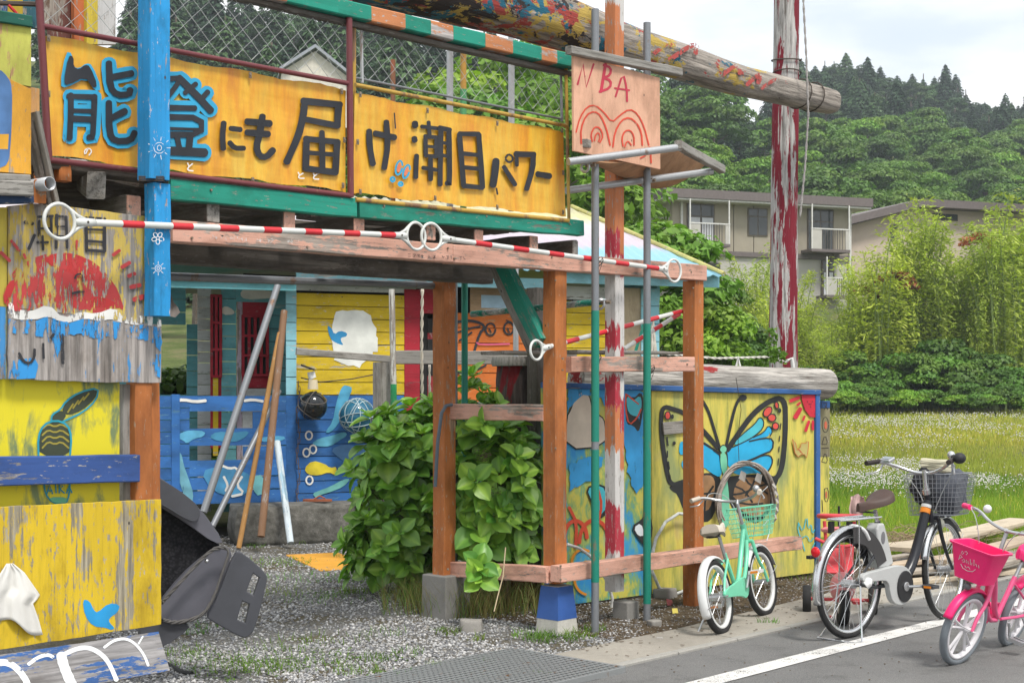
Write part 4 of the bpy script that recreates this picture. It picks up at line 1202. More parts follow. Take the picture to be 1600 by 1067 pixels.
# seat-belt strap and grey cloth
o = tube('strap', [f(706, 632, -.9), f(697, 634, -.9), f(690, 645, -.9), f(684, 690, -.92), f(680, 760, -.95)], .012, plain('grey_strap', (.10, .13, .16), .6), n=6)
lab(o, 'grey-blue strap looped over the left rear orange post', 'strap')
cv = [(258, 435), (270, 462), (284, 485), (272, 492), (262, 494)]
V = []
for j in range(9):
    for i in range(5):
        v_ = j / 8; u_ = i / 4
        V.append(f(256 + u_ * np.interp(v_, [0, .6, .85, 1], [5, 14, 27, 18]), 432 + v_ * (60 + 4 * u_), .05 + .015 * math.sin(u_ * 6 + v_ * 3)))
o = mk('grey_rag', V, [(j * 5 + i, (j + 1) * 5 + i, (j + 1) * 5 + i + 1, j * 5 + i + 1) for j in range(8) for i in range(4)], plain('grey_rag', (.20, .17, .15), .9), smooth=True)
lab(o, 'grey-brown rag hanging behind the foot of the blue post', 'cloth')
# ---------------------------------------------------------------- big logs
def logmat(name, paints, bias=None, base=(.42, .40, .37), dark=(.10, .085, .07), sc=(1.2, 5, 5)):
    """weathered debarked log with cracks along the grain and patches of old paint"""
    m = Mt(name, .85, spec=.2)
    g = m.noise((2.5, 34, 34), 8, .7, dist=.4); g2 = m.noise((1.2, 12, 12), 6, .7)
    c = m.ramp(g, [(.3, dark), (.43, tuple(x * .55 for x in base)), (.56, base), (.75, tuple(min(1, x * 1.45) for x in base))])
    for k, (pc, off, tt) in enumerate(paints):
        n = m.noise((sc[0] * (1 + .13 * k), sc[1] * (1 + .1 * k), sc[2]), 6, .68, dist=.3)
        if bias:
            xs_ = N(m.t, 'ShaderNodeSeparateXYZ'); m.l(m.raw, xs_.inputs[0]); bb_ = m.math('MULTIPLY', m.mr(xs_.outputs[bias[0]], -bias[2], bias[2], -bias[2], bias[2]), bias[1]); n = m.math('ADD', n, bb_)
        mask = m.math('MULTIPLY', m.mr(n, tt, tt + .015), m.mr(g, .36, .40))
        c = m.mix(mask, c, m.mix(g2, tuple(x * .7 for x in pc), pc))
    m.col(c)
    m.bump(m.math('ADD', g, g2), .8, .02)
    return m.m
def log(name, pts, rs, m, parent=None, n=20, seg=28, gnarl=.06, sq=0.0, ends=True):
    """tapering log built along its own X axis: gnarled cross sections, cracked sawn ends"""
    P = [Vector(p) for p in pts]
    a, b = P[0], P[-1]
    x = (b - a).normalized(); up = Vector((0, 0, 1)) if abs(x.z) < .9 else E
    y = up.cross(x).normalized(); z = x.cross(y); ln = (b - a).length
    V, Fc = [], []
    sd_ = R.random() * 50
    for i in range(seg + 1):
        u_ = i / seg
        k = u_ * (len(P) - 1); j = min(len(P) - 2, int(k))
        c = P[j].lerp(P[j + 1], k - j) - (a + b) / 2
        r = np.interp(u_, np.linspace(0, 1, len(rs)), rs)
        for q in range(n):
            an = 6.2832 * q / n
            sqr = 1 + sq * (max(abs(math.cos(an)), abs(math.sin(an))) ** -1 - 1.15)
            rr = r * sqr * (1 + gnarl * mnoise.noise(Vector((u_ * ln * 1.6 + sd_, math.cos(an) * 1.6, math.sin(an) * 1.6))) + gnarl * .35 * mnoise.noise(Vector((u_ * ln * 2.5, an * 4, sd_))))
            if i in (0, seg): rr *= .965
            V.append(Vector((c.dot(x), c.dot(y) + rr * math.cos(an), c.dot(z) + rr * math.sin(an))))
    for i in range(seg):
        for q in range(n):
            Fc.append((i * n + q, i * n + (q + 1) % n, (i + 1) * n + (q + 1) % n, (i + 1) * n + q))
    for e_, o_ in ((0, -1), (seg, 1)):
        c = sum((V[e_ * n + q] for q in range(n)), Vector()) / n
        V.append(c + Vector((o_ * .004, 0, 0))); ci = len(V) - 1
        for q in range(n):
            t3 = (ci, e_ * n + q, e_ * n + (q + 1) % n)
            Fc.append(t3 if o_ > 0 else t3[::-1])
    M = Matrix.Identity(4)
    for i, ax in enumerate((x, y, z)): M[0][i], M[1][i], M[2][i] = ax
    M.translation = (a + b) / 2
    o = mk(name, V, Fc, m, parent, M, smooth=True)
    o.data.set_sharp_from_angle(angle=rad(50))
    return o
OFB = -.42
LOGP = logmat('painted_log', [((.50, .36, .09), 0, .54), ((.40, .07, .06), 0, .575), ((.03, .16, .24), 0, .585), ((.05, .04, .04), 0, .60)], bias=(0, -.045, 2.2), base=(.36, .32, .28), sc=(3.2, 6, 6))
lb = empty('log_beam', f(1290, 165, OFB), 'huge tapering log beam with yellow, red and blue paint crossing above the tower', 'log beam')
pL = [f(x, y, OFB) for x, y in ((560, -48), (800, 12), (1000, 78), (1160, 128), (1298, 160))]
zc = [4.02, 4.03, 4.04, 4.04, 4.02]
log('beam_log', pL, [.20, .19, .175, .14, .125, .115, .11], LOGP, lb, sq=.35, seg=40)
# zigzag strokes painted on it, laid on the front face
LPl = Plane(FP.o + FP.n * (OFB + .135), D)
zr_ = flake('zigzag_red', (.38, .06, .05), .50, axis='x', sc=2)
PZ = Paint(LPl, .006, 3.478, 860, 0, 'painted_zigzag', lb)
PZ.start()
for s, wd in (([(560, 295), (650, 225), (655, 250)], 22), ([(650, 325), (760, 250), (800, 245), (790, 290)], 26)): PZ.line(s, wd, 1)
PZ.done(zr_)
LPl2 = Plane(FP.o + FP.n * (OFB + .118), D)
PZ = Paint(LPl2, .008, 3.478, 860, 0, 'painted_zigzag', lb)
PZ.start()
for s, wd in (([(930, 410), (1025, 345), (1030, 400)], 24), ([(1070, 460), (1150, 390), (1130, 450)], 24), ([(1150, 480), (1230, 425), (1240, 455)], 20)): PZ.line(s, wd, 1)
PZ.done(zr_)
REDLOG = logmat('red_white_log', [((.23, .025, .04), 0, .50)], bias=(2, -.25, .12), base=(.50, .48, .46), sc=(1.3, 12, 12))
tp_ = empty('log_pole', px_at(1224, 640, 12.35), 'tall upright log pole with peeling dark red paint, right of the tower', 'pole')
bx = (1224 - CX) / F * 12.35
log('pole_log', [(bx, 12.35, -.2), (bx + .0, 12.35, 2.2), (bx + .035, 12.35, 5.6)], [.135, .128, .125, .118, .112, .105], REDLOG, tp_, seg=40, gnarl=.05)
G = Geo()
for z_, t_ in ((4.42, .5), (4.30, -.6)):
    G.tube([Vector((bx + .025 + .128 * math.cos(a), 12.35 + .128 * math.sin(a), z_ + .03 * t_ * math.sin(a))) for a in np.linspace(0, 6.28, 17)[:-1]], .006, 5, True)
G.build('wire_tie', WIRE, tp_)
# rope hanging beside the pole
ROPE = Mt('grey_rope', .9); n1 = ROPE.noise((40, 40, 90), 3, .5); ROPE.col(ROPE.mix(n1, (.16, .14, .13), (.5, .48, .46)))
def rope(name, pts, r, label, m=None, cat='rope', tw=60):
    g = Geo(); P = [Vector(p) for p in pts]
    Q = []
    for i in range(len(P) - 1):
        k = max(2, int((P[i + 1] - P[i]).length / .02))
        for j in range(k): Q.append(P[i].lerp(P[i + 1], j / k))
    Q.append(P[-1])
    t0 = (P[1] - P[0]).normalized(); o1 = t0.orthogonal().normalized(); o2 = t0.cross(o1)
    for s_ in range(2):
        g.tube([q + (o1 * math.cos(i * .75 + s_ * 3.14) + o2 * math.sin(i * .75 + s_ * 3.14)) * r * .55 for i, q in enumerate(Q)], r * .62, 5)
    o = g.build(name, m or ROPE.m, smooth=True)
    return lab(o, label, cat)
yr_ = 11.4
rope('hanging_rope', [px_at(1253, -40, yr_), px_at(1260, 90, yr_), px_at(1263, 180, yr_), px_at(1258, 260, yr_), px_at(1250, 340, yr_)], .009, 'twisted grey rope hanging over the end of the log beam beside the pole')
G = Geo()
for u_ in (.0, .05):
    c = f(1268 - u_ * 400, 152 - u_ * 100, OFB)
    G.tube([c + FP.n * .125 * math.cos(a) + Vector((0, 0, 1)) * .125 * math.sin(a) + D * .02 * math.sin(a) for a in np.linspace(0, 6.28, 17)[:-1]], .006, 5, True)
G.build('wire_tie', WIRE, lb)
for x_ in (937, 999):
    pass
# grey log lying behind the mural
gl = empty('grey_log', loc(3.3, .6, 1.5), 'thick weathered grey log lying along the top of the mural wall', 'log')
GLOG = logmat('grey_log_bark', [((.32, .03, .03), 0, .60)], base=(.46, .43, .39), sc=(1.2, 3, 3))
ga = px_at(900, 592, 10.4); gb = px_at(1292, 600, 11.95)
log('log_trunk', [ga, ga.lerp(gb, .5) + Vector((0, 0, .01)), gb], [.11, .12, .125, .125, .13], GLOG, gl, seg=34)
for u_ in (.1, .9):
    c = ga.lerp(gb, u_) + Vector((0, .02, 0))
    beam('support_post', (c.x, c.y, 0), (c.x, c.y, c.z - .1), .12, .12, DARKW, gl)
rope('white_rope', [px_at(1030, 552, 10.9), px_at(1120, 560, 11.3), px_at(1200, 558, 11.9), px_at(1228, 566, 12.1)], .010, 'thin white rope strung from the shed to the log pole', plain('white_rope', (.6, .58, .52), .8))
lab(tube('rag_knot', [px_at(1150, 575, 11.4), px_at(1153, 558, 11.4), px_at(1157, 576, 11.4)], .012, plain('white_rag', (.6, .6, .58), .9), n=6), 'white rag knotted upright on top of the grey log', 'cloth')
lab(tube('rag_knot', [px_at(1226, 566, 12.15), px_at(1237, 560, 12.15), px_at(1240, 582, 12.15)], .02, plain('white_rag2', (.62, .62, .6), .9), n=6), 'white rag knotted round the foot of the log pole', 'cloth')

# ---------------------------------------------------------------- mural wall
MA, MB = px_at(848, 600, 9.72), px_at(1280, 600, 11.6)
MP = Plane((MA.x, MA.y, 0), (MB - MA).normalized())
mw = empty('mural_wall', MP.at(1.5, 0), 'long board wall painted yellow with a big blue and black butterfly', 'mural wall')
MY = Mt('mural_yellow', .65)
n0 = MY.noise((12, 12, 1.6), 7, .7); n1 = MY.noise((3.2, 3.2, 1.1), 5, .6); n2 = MY.noise((2.2, 2.2, 2.2), 3, .5)
yc = MY.ramp(n0, [(.3, (.13, .16, .05)), (.43, (.42, .40, .08)), (.55, (.62, .53, .10)), (.72, (.50, .34, .06))])
yc = MY.mix(MY.mr(n1, .5, .64, 0, .8), yc, (.20, .26, .12))
MY.col(MY.mix(MY.mr(n2, .62, .7, 0, .5), yc, (.42, .34, .24)))
MY.bump(n0, .25, .004)
MG = Mt('mural_green_blue', .65)
n0 = MG.noise((9, 9, 3), 6, .7, dist=.5); n1 = MG.noise((4, 4, 3), 4, .6)
MG.col(MG.ramp(MG.math('ADD', MG.math('MULTIPLY', n0, .5), MG.math('MULTIPLY', n1, .5)), [(.38, (.03, .25, .55)), (.45, (.05, .30, .50)), (.5, (.20, .36, .14)), (.56, (.56, .50, .08)), (.64, (.30, .42, .22)), (.7, (.6, .5, .1))]))
a0 = MP.ab(848, 700)[0]; a1 = MP.ab(1018, 700)[0]; a2 = MP.ab(1273, 700)[0]
zt_ = lambda a: np.interp(a, [a0, a2], [MP.ab(848, 606)[1], MP.ab(1273, 617)[1]])
slab("mural_panel", MP, [(a0, .02), (a1 - .003, .02), (a1 - .003, zt_(a1)), (a0, zt_(a0))], .0, .02, MG.m, mw, px=False)
slab('mural_panel', MP, [(a1 + .003, .02), (a2, .02), (a2, zt_(a2)), (a1 + .003, zt_(a1))], .0, .02, MY.m, mw, px=False)
FRB = wood('frame_blue', (.035, .12, .33), .12, (.3, .3, .3))
beam('top_strip', MP.at(a0, zt_(a0) + .02, .008), MP.at(a2 + .04, zt_(a2) + .02, .008), .055, .04, FRB, mw, jit=.001)
beam('end_strip', MP.at(a2 + .018, .0, .008), MP.at(a2 + .018, zt_(a2), .008), .034, .055, FRB, mw, up=MP.u, jit=.001)
slab('back_panel', MP, [(a2 - .05, .0), (a2 - .02, .0), (a2 - .02, zt_(a2)), (a2 - .05, zt_(a2))], -.03, .45, DARKW, mw, px=False)
q4 = Paint(MP, .0012, 4.85, 1000, 580, 'painted_shape', mw); q4.wk = 1.3
BF = flake('butterfly_black', (.02, .022, .022), .03); BB = flake('butterfly_blue', (.02, .36, .62), .06, sc=1.2); BT = flake('butterfly_teal', (.06, .42, .50), .06); BN = flake('butterfly_brown', (.30, .17, .08), .1, var=.45); GN = flake('butterfly_body', (.16, .50, .32), .06); RD = flake('butterfly_red', (.58, .07, .05), .05)
q4.start()
q4.poly([(960, 780), (1000, 800), (1060, 780), (1040, 850), (1030, 870), (1025, 960), (1000, 1040), (900, 1160), (800, 1130), (660, 1000), (655, 800), (720, 790), (840, 780)], 1)
q4.poly([(485, 770), (560, 770), (610, 800), (612, 870), (590, 960), (560, 1100), (500, 1150), (400, 1120), (330, 1060), (285, 930), (240, 905), (215, 870), (330, 820), (420, 780)], 1)
q4.done(BF)
q4.start(); q4.poly([(720, 860), (770, 805), (860, 800), (930, 830), (975, 880), (995, 980), (960, 1050), (900, 1110), (800, 1080), (700, 980)], 1)
q4.poly([(490, 785), (550, 790), (572, 850), (560, 930), (530, 1040), (490, 1060), (420, 1040), (350, 960), (330, 880), (400, 810)], 1); q4.done(BN)
q4.start()
for s in ([(690, 935), (780, 925), (870, 880), (970, 850)], [(720, 870), (790, 900), (850, 990)], [(790, 800), (830, 860), (930, 900), (965, 925)], [(870, 820), (850, 870), (800, 940)], [(690, 940), (740, 990), (830, 1010), (930, 1000)], [(555, 870), (520, 920), (495, 970), (490, 1050)], [(440, 800), (470, 900), (450, 1020)], [(350, 900), (450, 930), (560, 920)]): q4.line(s, 11)
q4.done(BF)
q4.start(); q4.poly([(700, 565), (760, 490), (830, 440), (880, 380), (908, 342), (940, 372), (930, 430), (880, 480), (800, 530)], 1); q4.done(BT)
q4.start(); q4.poly([(690, 590), (760, 545), (860, 500), (930, 465), (972, 408), (1005, 448), (990, 488), (860, 520)], 1)
q4.poly([(655, 610), (700, 578), (830, 530), (940, 508), (1012, 515), (1005, 600), (930, 628), (860, 665), (800, 685), (690, 745), (660, 700)], 1)
q4.poly([(690, 760), (780, 700), (860, 675), (930, 640), (985, 638), (1006, 675), (985, 740), (955, 772), (900, 775), (840, 770), (760, 790)], 1)
q4.poly([(480, 530), (530, 560), (600, 625), (612, 700), (622, 760), (605, 805), (540, 770), (480, 720), (400, 740), (330, 745), (310, 700), (340, 650), (420, 600)], 1)
q4.poly([(300, 540), (325, 528), (400, 560), (420, 600), (340, 632), (295, 630)], 1); q4.done(BB)
q4.start()
q4.line([(662, 596), (760, 450), (860, 315), (980, 222), (1098, 195), (1105, 400), (1090, 640), (1065, 770), (1020, 820), (975, 800)], 30, 2)
q4.line([(590, 580), (500, 470), (400, 370), (330, 310), (250, 285), (170, 262), (158, 400), (172, 560), (200, 740), (232, 868), (330, 835)], 26, 2)
q4.line([(485, 545), (540, 580), (600, 620)], 14)
for s, wd in (([(600, 565), (560, 430), (520, 300), (478, 225)], 16), ([(653, 570), (680, 440), (715, 290), (745, 215), (780, 197)], 17), ([(700, 575), (790, 535), (870, 490), (935, 430), (940, 372), (908, 342), (870, 400), (800, 455), (730, 520)], 6), ([(830, 530), (940, 505), (1012, 512), (1005, 600), (930, 628), (860, 662), (780, 690)], 9), ([(780, 695), (860, 668), (930, 636), (990, 636), (1008, 680), (985, 740), (945, 780)], 8), ([(860, 500), (940, 462), (975, 405), (1008, 450), (985, 492)], 6), ([(600, 575), (605, 650), (615, 720), (640, 790)], 7), ([(655, 590), (665, 680), (655, 760), (645, 800)], 7), ([(560, 600), (600, 630)], 7), ([(1068, 395), (1062, 440)], 6), ([(1060, 490), (1055, 530)], 6), ([(1055, 570), (1052, 610)], 6), ([(1052, 660), (1046, 710)], 6), ([(205, 500), (212, 560)], 9), ([(208, 605), (208, 650)], 8), ([(215, 685), (222, 740)], 9), ([(225, 785), (232, 820)], 9)): q4.line(s, wd)
q4.ell((783, 200), 28, 24); q4.ell((260, 543), 12, 14); q4.ell((632, 588), 30, 32)
q4.done(BF)
q4.start().ell((632, 590), 24, 26); q4.poly([(612, 615), (650, 615), (664, 690), (655, 770), (636, 790), (615, 740), (608, 680)], 1); q4.poly([(628, 800), (660, 800), (676, 950), (680, 1070), (670, 1180), (625, 1180), (618, 1060), (622, 930)], 1); q4.done(GN)
q4.start()
for c, rx, ry, ro in (((968, 306), 27, 42, 35), ((1000, 352), 30, 28, 0), ((1027, 415), 24, 26, 0), ((1036, 257), 13, 25, -10), ((210, 335), 20, 30, 0), ((1058, 297), 8, 14, 0), ((245, 343), 7, 13, 0)): q4.ell(c, rx + 5, ry + 5, ro)
q4.done(BF)
q4.start()
for c, rx, ry, ro in (((968, 306), 23, 38, 35), ((1000, 352), 26, 24, 0), ((1027, 415), 20, 22, 0), ((1036, 257), 10, 21, -10), ((210, 335), 16, 26, 0)): q4.ell(c, rx, ry, ro)
q4.done(RD)
q4.start().poly([(1222, 165), (1334, 167), (1334, 350), (1290, 345), (1250, 290), (1228, 220)], 0); 
for s, wd in (([(1142, 225), (1205, 198)], 20), ([(1192, 255), (1214, 238)], 13), ([(1178, 348), (1215, 285)], 26), ([(1236, 368), (1248, 340)], 13), ([(1256, 450), (1280, 380)], 17), ([(1310, 440), (1310, 378)], 15)): q4.line(s, wd, 0)
q4.done(flake('sun_crimson', (.52, .02, .04), .04), 'painted_sun')
q4.start(); q4.ell((1270, 230), 3, 7); q4.ell((1306, 230), 3, 7); q4.line([(1280, 245), (1290, 253), (1300, 245)], 4); q4.line([(1292, 265), (1292, 272)], 5, 0); q4.done(flake('sun_face', (.15, .01, .03), 0), 'sun_face')
q4.start().poly([(1155, 512), (1180, 545), (1192, 600), (1215, 575), (1222, 545), (1260, 545), (1262, 530), (1278, 532), (1276, 570), (1272, 610), (1262, 655), (1248, 630), (1225, 628), (1200, 650), (1175, 620)], 0); q4.done(flake('small_beast_fill', (.42, .36, .12), .2))
q4.start().line([(1155, 512), (1180, 545), (1192, 600), (1215, 575), (1222, 545), (1260, 545), (1262, 530), (1278, 532), (1276, 570), (1272, 610), (1262, 655), (1248, 630), (1225, 628), (1200, 650), (1175, 620)], 4, 0, True)
for k in range(3): q4.line([(1195 + k * 8, 585 + k * 12), (1215 + k * 8, 600 + k * 10)], 4, 0)
q4.done(flake('small_beast_line', (.45, .10, .03), .1))
q5 = Paint(MP, .0012, 2.541, 860, 580, 'painted_shape', mw); q5.k = 30
q5.start()
for s in ([(985, 600), (982, 630), (998, 670), (1010, 712)], [(985, 600), (1003, 640), (1018, 568), (1024, 632), (1036, 600), (1040, 650), (1052, 620), (1058, 665), (1040, 700)], [(1000, 660), (1020, 650), (1030, 680), (1045, 660)]): q5.line(s, 3.5, 1)
q5.done(flake('cyan_scribble', (.02, .42, .55), .08), 'painted_scribble')
q5.start(); q5.poly([(62, 315), (62, 180), (80, 150), (95, 105), (115, 82), (145, 78), (162, 110), (170, 165), (205, 175), (220, 205), (222, 300)], 1); q5.done(BF)
q5.start(); q5.poly([(64, 308), (66, 182), (84, 152), (98, 108), (117, 86), (143, 82), (158, 112), (166, 170), (203, 180), (216, 207), (217, 296)], 1); q5.done(flake('cloud_beige', (.60, .52, .42), .05))
q5.start().poly([(70, 60), (230, 60), (300, 66), (350, 70), (368, 90), (372, 260), (366, 470), (340, 480), (315, 420), (296, 300), (250, 190), (200, 110), (120, 90), (72, 160)], jag=9); q5.poly([(70, 370), (160, 335), (215, 350), (165, 430), (80, 470)], jag=9); q5.done(flake('mural_blue_patch', (.03, .27, .56), .30, sc=.7))
q5.start().poly([(296, 82), (330, 110), (360, 78), (372, 120), (362, 200), (350, 245), (330, 215), (300, 210), (300, 150)], 1); q5.poly([(138, 460), (190, 445), (225, 460), (235, 560), (190, 590), (160, 520)], 1); q5.done(BF)
q5.start().poly([(302, 95), (328, 118), (356, 95), (364, 125), (355, 180), (320, 175), (305, 150)], 1); q5.poly([(144, 466), (188, 452), (218, 466), (225, 540), (195, 575), (168, 520)], 1); q5.done(BT)
q5.start().line([(300, 90), (298, 150), (312, 215), (345, 185), (360, 150)], 6); q5.line([(300, 90), (350, 130)], 5)
for c, rx in (((100, 660), 45), ((175, 680), 60)): q5.line(ring_pts(c, rx, rx * 1.5, 12, 0, 180, 360), 15)
q5.line([(190, 470), (205, 530), (190, 600)], 10); q5.line([(75, 540), (105, 600), (100, 700)], 12)
q5.done(flake('mural_red', (.58, .07, .03), .12))
q5.start()
for c, rx in (((130, 760), 45), ((150, 820), 55)): q5.line(ring_pts(c, rx, rx * 1.2, 12, 0, 100, 300), 10)
q5.done(flake('mural_orange', (.65, .25, .02), .12))
q5.start().poly([(320, 615), (360, 590), (378, 560), (372, 515), (395, 560), (410, 640), (380, 700), (345, 660)], 1); q5.done(BF)
q5.start().poly([(330, 620), (360, 600), (375, 650), (350, 655)], 1); q5.poly([(378, 560), (392, 570), (402, 640), (382, 620)], 1); q5.done(flake('mural_white', (.62, .66, .68), .05))
wp = slab('grey_patch_board', MP, [(1036, 660), (1090, 655), (1090, 674), (1038, 679)], .02, .018, GREYW, mw)
# second board showing beside the mural, with symbols
SP2 = Plane(px_at(1290, 640, 12.0), MP.u)
sb = empty('symbol_board', SP2.hit(1292, 840), 'narrow painted board with circle and triangle outlines at the right end of the mural', 'painted board')
slab('yellow_part', SP2, [(1225, 714), (1296, 714), (1296, 838), (1225, 845)], 0, .02, MY.m, sb)
slab('grey_part', SP2, [(1225, 638), (1297, 638), (1297, 713.5), (1225, 713.5)], 0, .02, wood('olive_grey_board', (.22, .20, .11), .2, axis='z'), sb)
slab('blue_part', SP2, [(1225, 626), (1297, 626), (1297, 637.5), (1225, 637.5)], 0, .02, FRB, sb)
qs = Paint(SP2, .0012, 4.85, 1000, 580, 'painted_symbol', sb)
bl2 = flake('symbol_black', (.03, .02, .02), .1)
strokes(qs, [[ring_pts((1405, 405), 24, 58, 16, 0, 0, 350), 5], [[(1378, 552), (1402, 478), (1425, 552), (1380, 553)], 5], [[(1375, 583), (1428, 580)], 5], [[(1378, 685), (1405, 605), (1425, 695), (1380, 687)], 5], [[(1398, 890), (1428, 880), (1428, 985), (1398, 985), (1398, 890)], 5], [[(1380, 975), (1385, 1062)], 5], [[(1360, 240), (1368, 262)], 4], [[(1375, 235), (1370, 285)], 4], [[(1392, 240), (1422, 240), (1398, 290)], 5], [[(1405, 262), (1425, 288)], 5]], bl2)
qs.start().ell((1408, 408), 11, 30); qs.ell((1412, 935), 7, 28); qs.done(flake('symbol_red', (.5, .12, .06), .1))

# ring of bent vines leaning on the mural
vw = empty('vine_wreath', MP.hit(1165, 855, .1), 'large grey wreath hoop of bent vine strips leaning on the butterfly', 'wreath')
VINE = wood('grey_vine', (.36, .31, .27), .25, (.5, .47, .43), dirt=.6)
def mpt(px, py, o): return MP.hit(px, py, o)
for k in range(11):
    pts = []
    dx, dy, rr, ph = R.uniform(-2, 2), R.uniform(-2, 2), R.uniform(.97, 1.04), R.random() * 6
    for a in np.linspace(R.uniform(-25, 0), R.uniform(185, 215), 26):
        w_2 = 1 + .05 * math.sin(a * .05 + ph)
        pts.append(mpt(1167 + dx + 44 * rr * w_2 * math.cos(rad(a)), 786 + dy - 62 * rr * w_2 * math.sin(rad(a)), .05 + .02 * math.sin(a * .06 + ph)))
    tube('vine_strip', pts, R.uniform(.004, .008), VINE, vw, n=5)
G = Geo()
WHR = plain('frayed_cover', (.36, .34, .31), .85, bump=.3)
for k in range(5):
    a = rad(2 + k * 11 - 30); c0 = (1167 + 46 * math.cos(a), 786 - 64 * math.sin(a))
    a2 = a + .22; c1 = (1167 + 46 * math.cos(a2), 786 - 64 * math.sin(a2))
    w0 = .011
    p_, q_ = mpt(*c0, .085), mpt(*c1, .09)
    mid = p_.lerp(q_, .5) + MP.n * .02
    s_ = (q_ - p_).cross(MP.n).normalized() * w0
    G.add([p_ - s_, p_ + s_, mid + s_ * 1.2, mid - s_ * .8, q_ - s_ * 1.1, q_ + s_ * .9], [(0, 1, 2, 3), (3, 2, 5, 4)])
for (x_, y_) in ((1158, 735), (1183, 738)):
    p_ = mpt(x_, y_, .09)
    G.add([p_, p_ + Vector((.04, 0, -.02)), p_ + Vector((.03, .01, -.09)), p_ + Vector((-.02, 0, -.06))], [(0, 1, 2, 3)])
G.build('torn_wrapping', WHR, vw)['kind'] = 'stuff'
tube('hanging_wire', [mpt(1150, 590, .1), mpt(1158, 640, .06), mpt(1153, 680, .04), mpt(1155, 728, .05)], .0025, WIRE, vw, n=5)
# white hose hoop behind the tubes
hoop = [mpt(x, y, .06) for x, y in ((1080, 804), (1060, 802), (1040, 815), (1025, 840), (1020, 862), (1018, 890), (1030, 918), (1050, 930), (1075, 920), (1092, 890), (1098, 860))]
lab(tube('white_hoop', hoop, .012, plain('hoop_tape', (.48, .50, .48), .7, var=.35, sc=25), n=8), 'pale green and white taped hoop against the mural behind the lower beam', 'hoop')
hoop = [mpt(x, y, .2) for x, y in ((886, 850), (905, 856), (922, 868), (935, 885), (950, 910), (957, 935), (955, 955), (944, 968), (935, 972))]
lab(tube('white_hoop', hoop, .011, plain('hoop_tape2', (.55, .55, .53), .7, var=.3, sc=25), n=8), 'frayed white hoop curving down behind the striped post', 'hoop')
# stump-like carved red post in the tower
rsd = empty('carved_stump', px_at(813, 900, 10.2), 'dark red carved stump post behind the tower, between the diagonal brace and the hydrangea', 'stump')
sx_ = (814 - CX) / F * 10.25
log('stump', [(sx_, 10.25, 0), (sx_, 10.25, 1.70)], [.19, .185, .18], logmat('dark_red_wood', [((.20, .015, .02), 0, .50)], base=(.09, .07, .065), dark=(.02, .015, .012), sc=(1, 3, 3)), rsd, seg=16, gnarl=.15)
log('cap_disc', [(sx_, 10.25, 1.70), (sx_, 10.25, 1.765)], [.22, .22], GREYW, rsd, seg=2)
# blue upright edge of the left mural part
lab(beam('blue_upright', MP.at(MP.ab(848, 700)[0] - .02, 0, .06), MP.at(MP.ab(848, 700)[0] - .02, 1.5, .06), .03, .03, FRB), 'thin blue upright strip just left of the front tower post', 'strip')

# ---------------------------------------------------------------- shed at the back
SPo = Vector((-2.27, 14.7, 0))
SH = Plane(SPo, (.935, .355, 0))
sh = empty('painted_shed', SH.at(2, 0), 'small board shed painted yellow over blue sea creatures, with pastel roof', 'shed')
SY = wood('shed_yellow', (.62, .44, .015), .16, (.5, .46, .36), var=.15, dirt=.2)
SB = wood('shed_blue', (.03, .14, .40), .16, (.10, .26, .45), var=.4, dirt=.2)
ST_ = wood('shed_teal', (.13, .38, .42), .16, (.3, .42, .42), var=.15, dirt=.2)
SL = wood('shed_light_blue', (.26, .54, .62), .16, (.5, .5, .48), var=.1, dirt=.15)
SW = wood('shed_white', (.58, .60, .58), .16, (.35, .33, .3), var=.1, dirt=.2)
SR = wood('shed_red', (.36, .015, .03), .14, (.3, .1, .1), var=.2)
SO = wood('shed_orange', (.58, .15, .025), .14, (.5, .3, .15), var=.2, dirt=.15)
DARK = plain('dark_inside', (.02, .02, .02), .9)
def rows(x0, x1, ytop, ybot, n, m, off=0, parent=None, pl=None, name='siding_board', lap=.006):
    pl = pl or SH; parent = parent or sh
    for i in range(n):
        ya, yb = ytop + (ybot - ytop) * i / n, ytop + (ybot - ytop) * (i + 1) / n
        al = pl.ab(x0, ya, off); bl = pl.ab(x1, yb, off)
        z1_, z0_ = al[1], pl.ab(x0, yb, off)[1]
        a_, b_ = al[0], bl[0]
        c = pl.at((a_ + b_) / 2, 0, off)
        g_ = .0035
        V = []
        for aa in (a_, b_):
            V += [pl.at(aa, z0_ + g_, off + lap), pl.at(aa, z1_ - g_, off), pl.at(aa, z1_ - g_, off - .02), pl.at(aa, z0_ + g_, off - .02)]
        cc = pl.at((a_ + b_) / 2, (z0_ + z1_) / 2, off)
        M = pl.mat(cc); Mi = M.inverted()
        mk(name, [Mi @ v for v in V], [(0, 4, 5, 1), (1, 5, 6, 2), (2, 6, 7, 3), (3, 7, 4, 0), (0, 1, 2, 3), (4, 7, 6, 5)], m, parent, M)
def vq(x0, y0, x1, y1, off, m, th=.02, pl=None, name='board', parent=None):
    pl = pl or SH
    a0_, b1_ = pl.ab(x0, y0, off); a1_, b0_ = pl.ab(x1, y1, off)
    b1_ = pl.ab((x0 + x1) / 2, y0, off)[1]; b0_ = pl.ab((x0 + x1) / 2, y1, off)[1]
    return slab(name, pl, [(a0_, b0_), (a1_, b0_), (a1_, b1_), (a0_, b1_)], off, th, m, parent or sh, px=False)
rows(463, 632, 457, 617, 8, SY)
rows(463, 632, 617, 790, 9, SB)
vq(463, 445, 650, 456, -.002, SW)
rows(885, 973, 470, 617, 8, SY)
vq(885, 448, 973, 469, 0, SW)
rows(632, 1000, 700, 800, 5, SB)
vq(632, 452, 656, 700, .01, SR, name='door_jamb'); vq(656, 448, 700, 490, .0, SR, name='door_head')
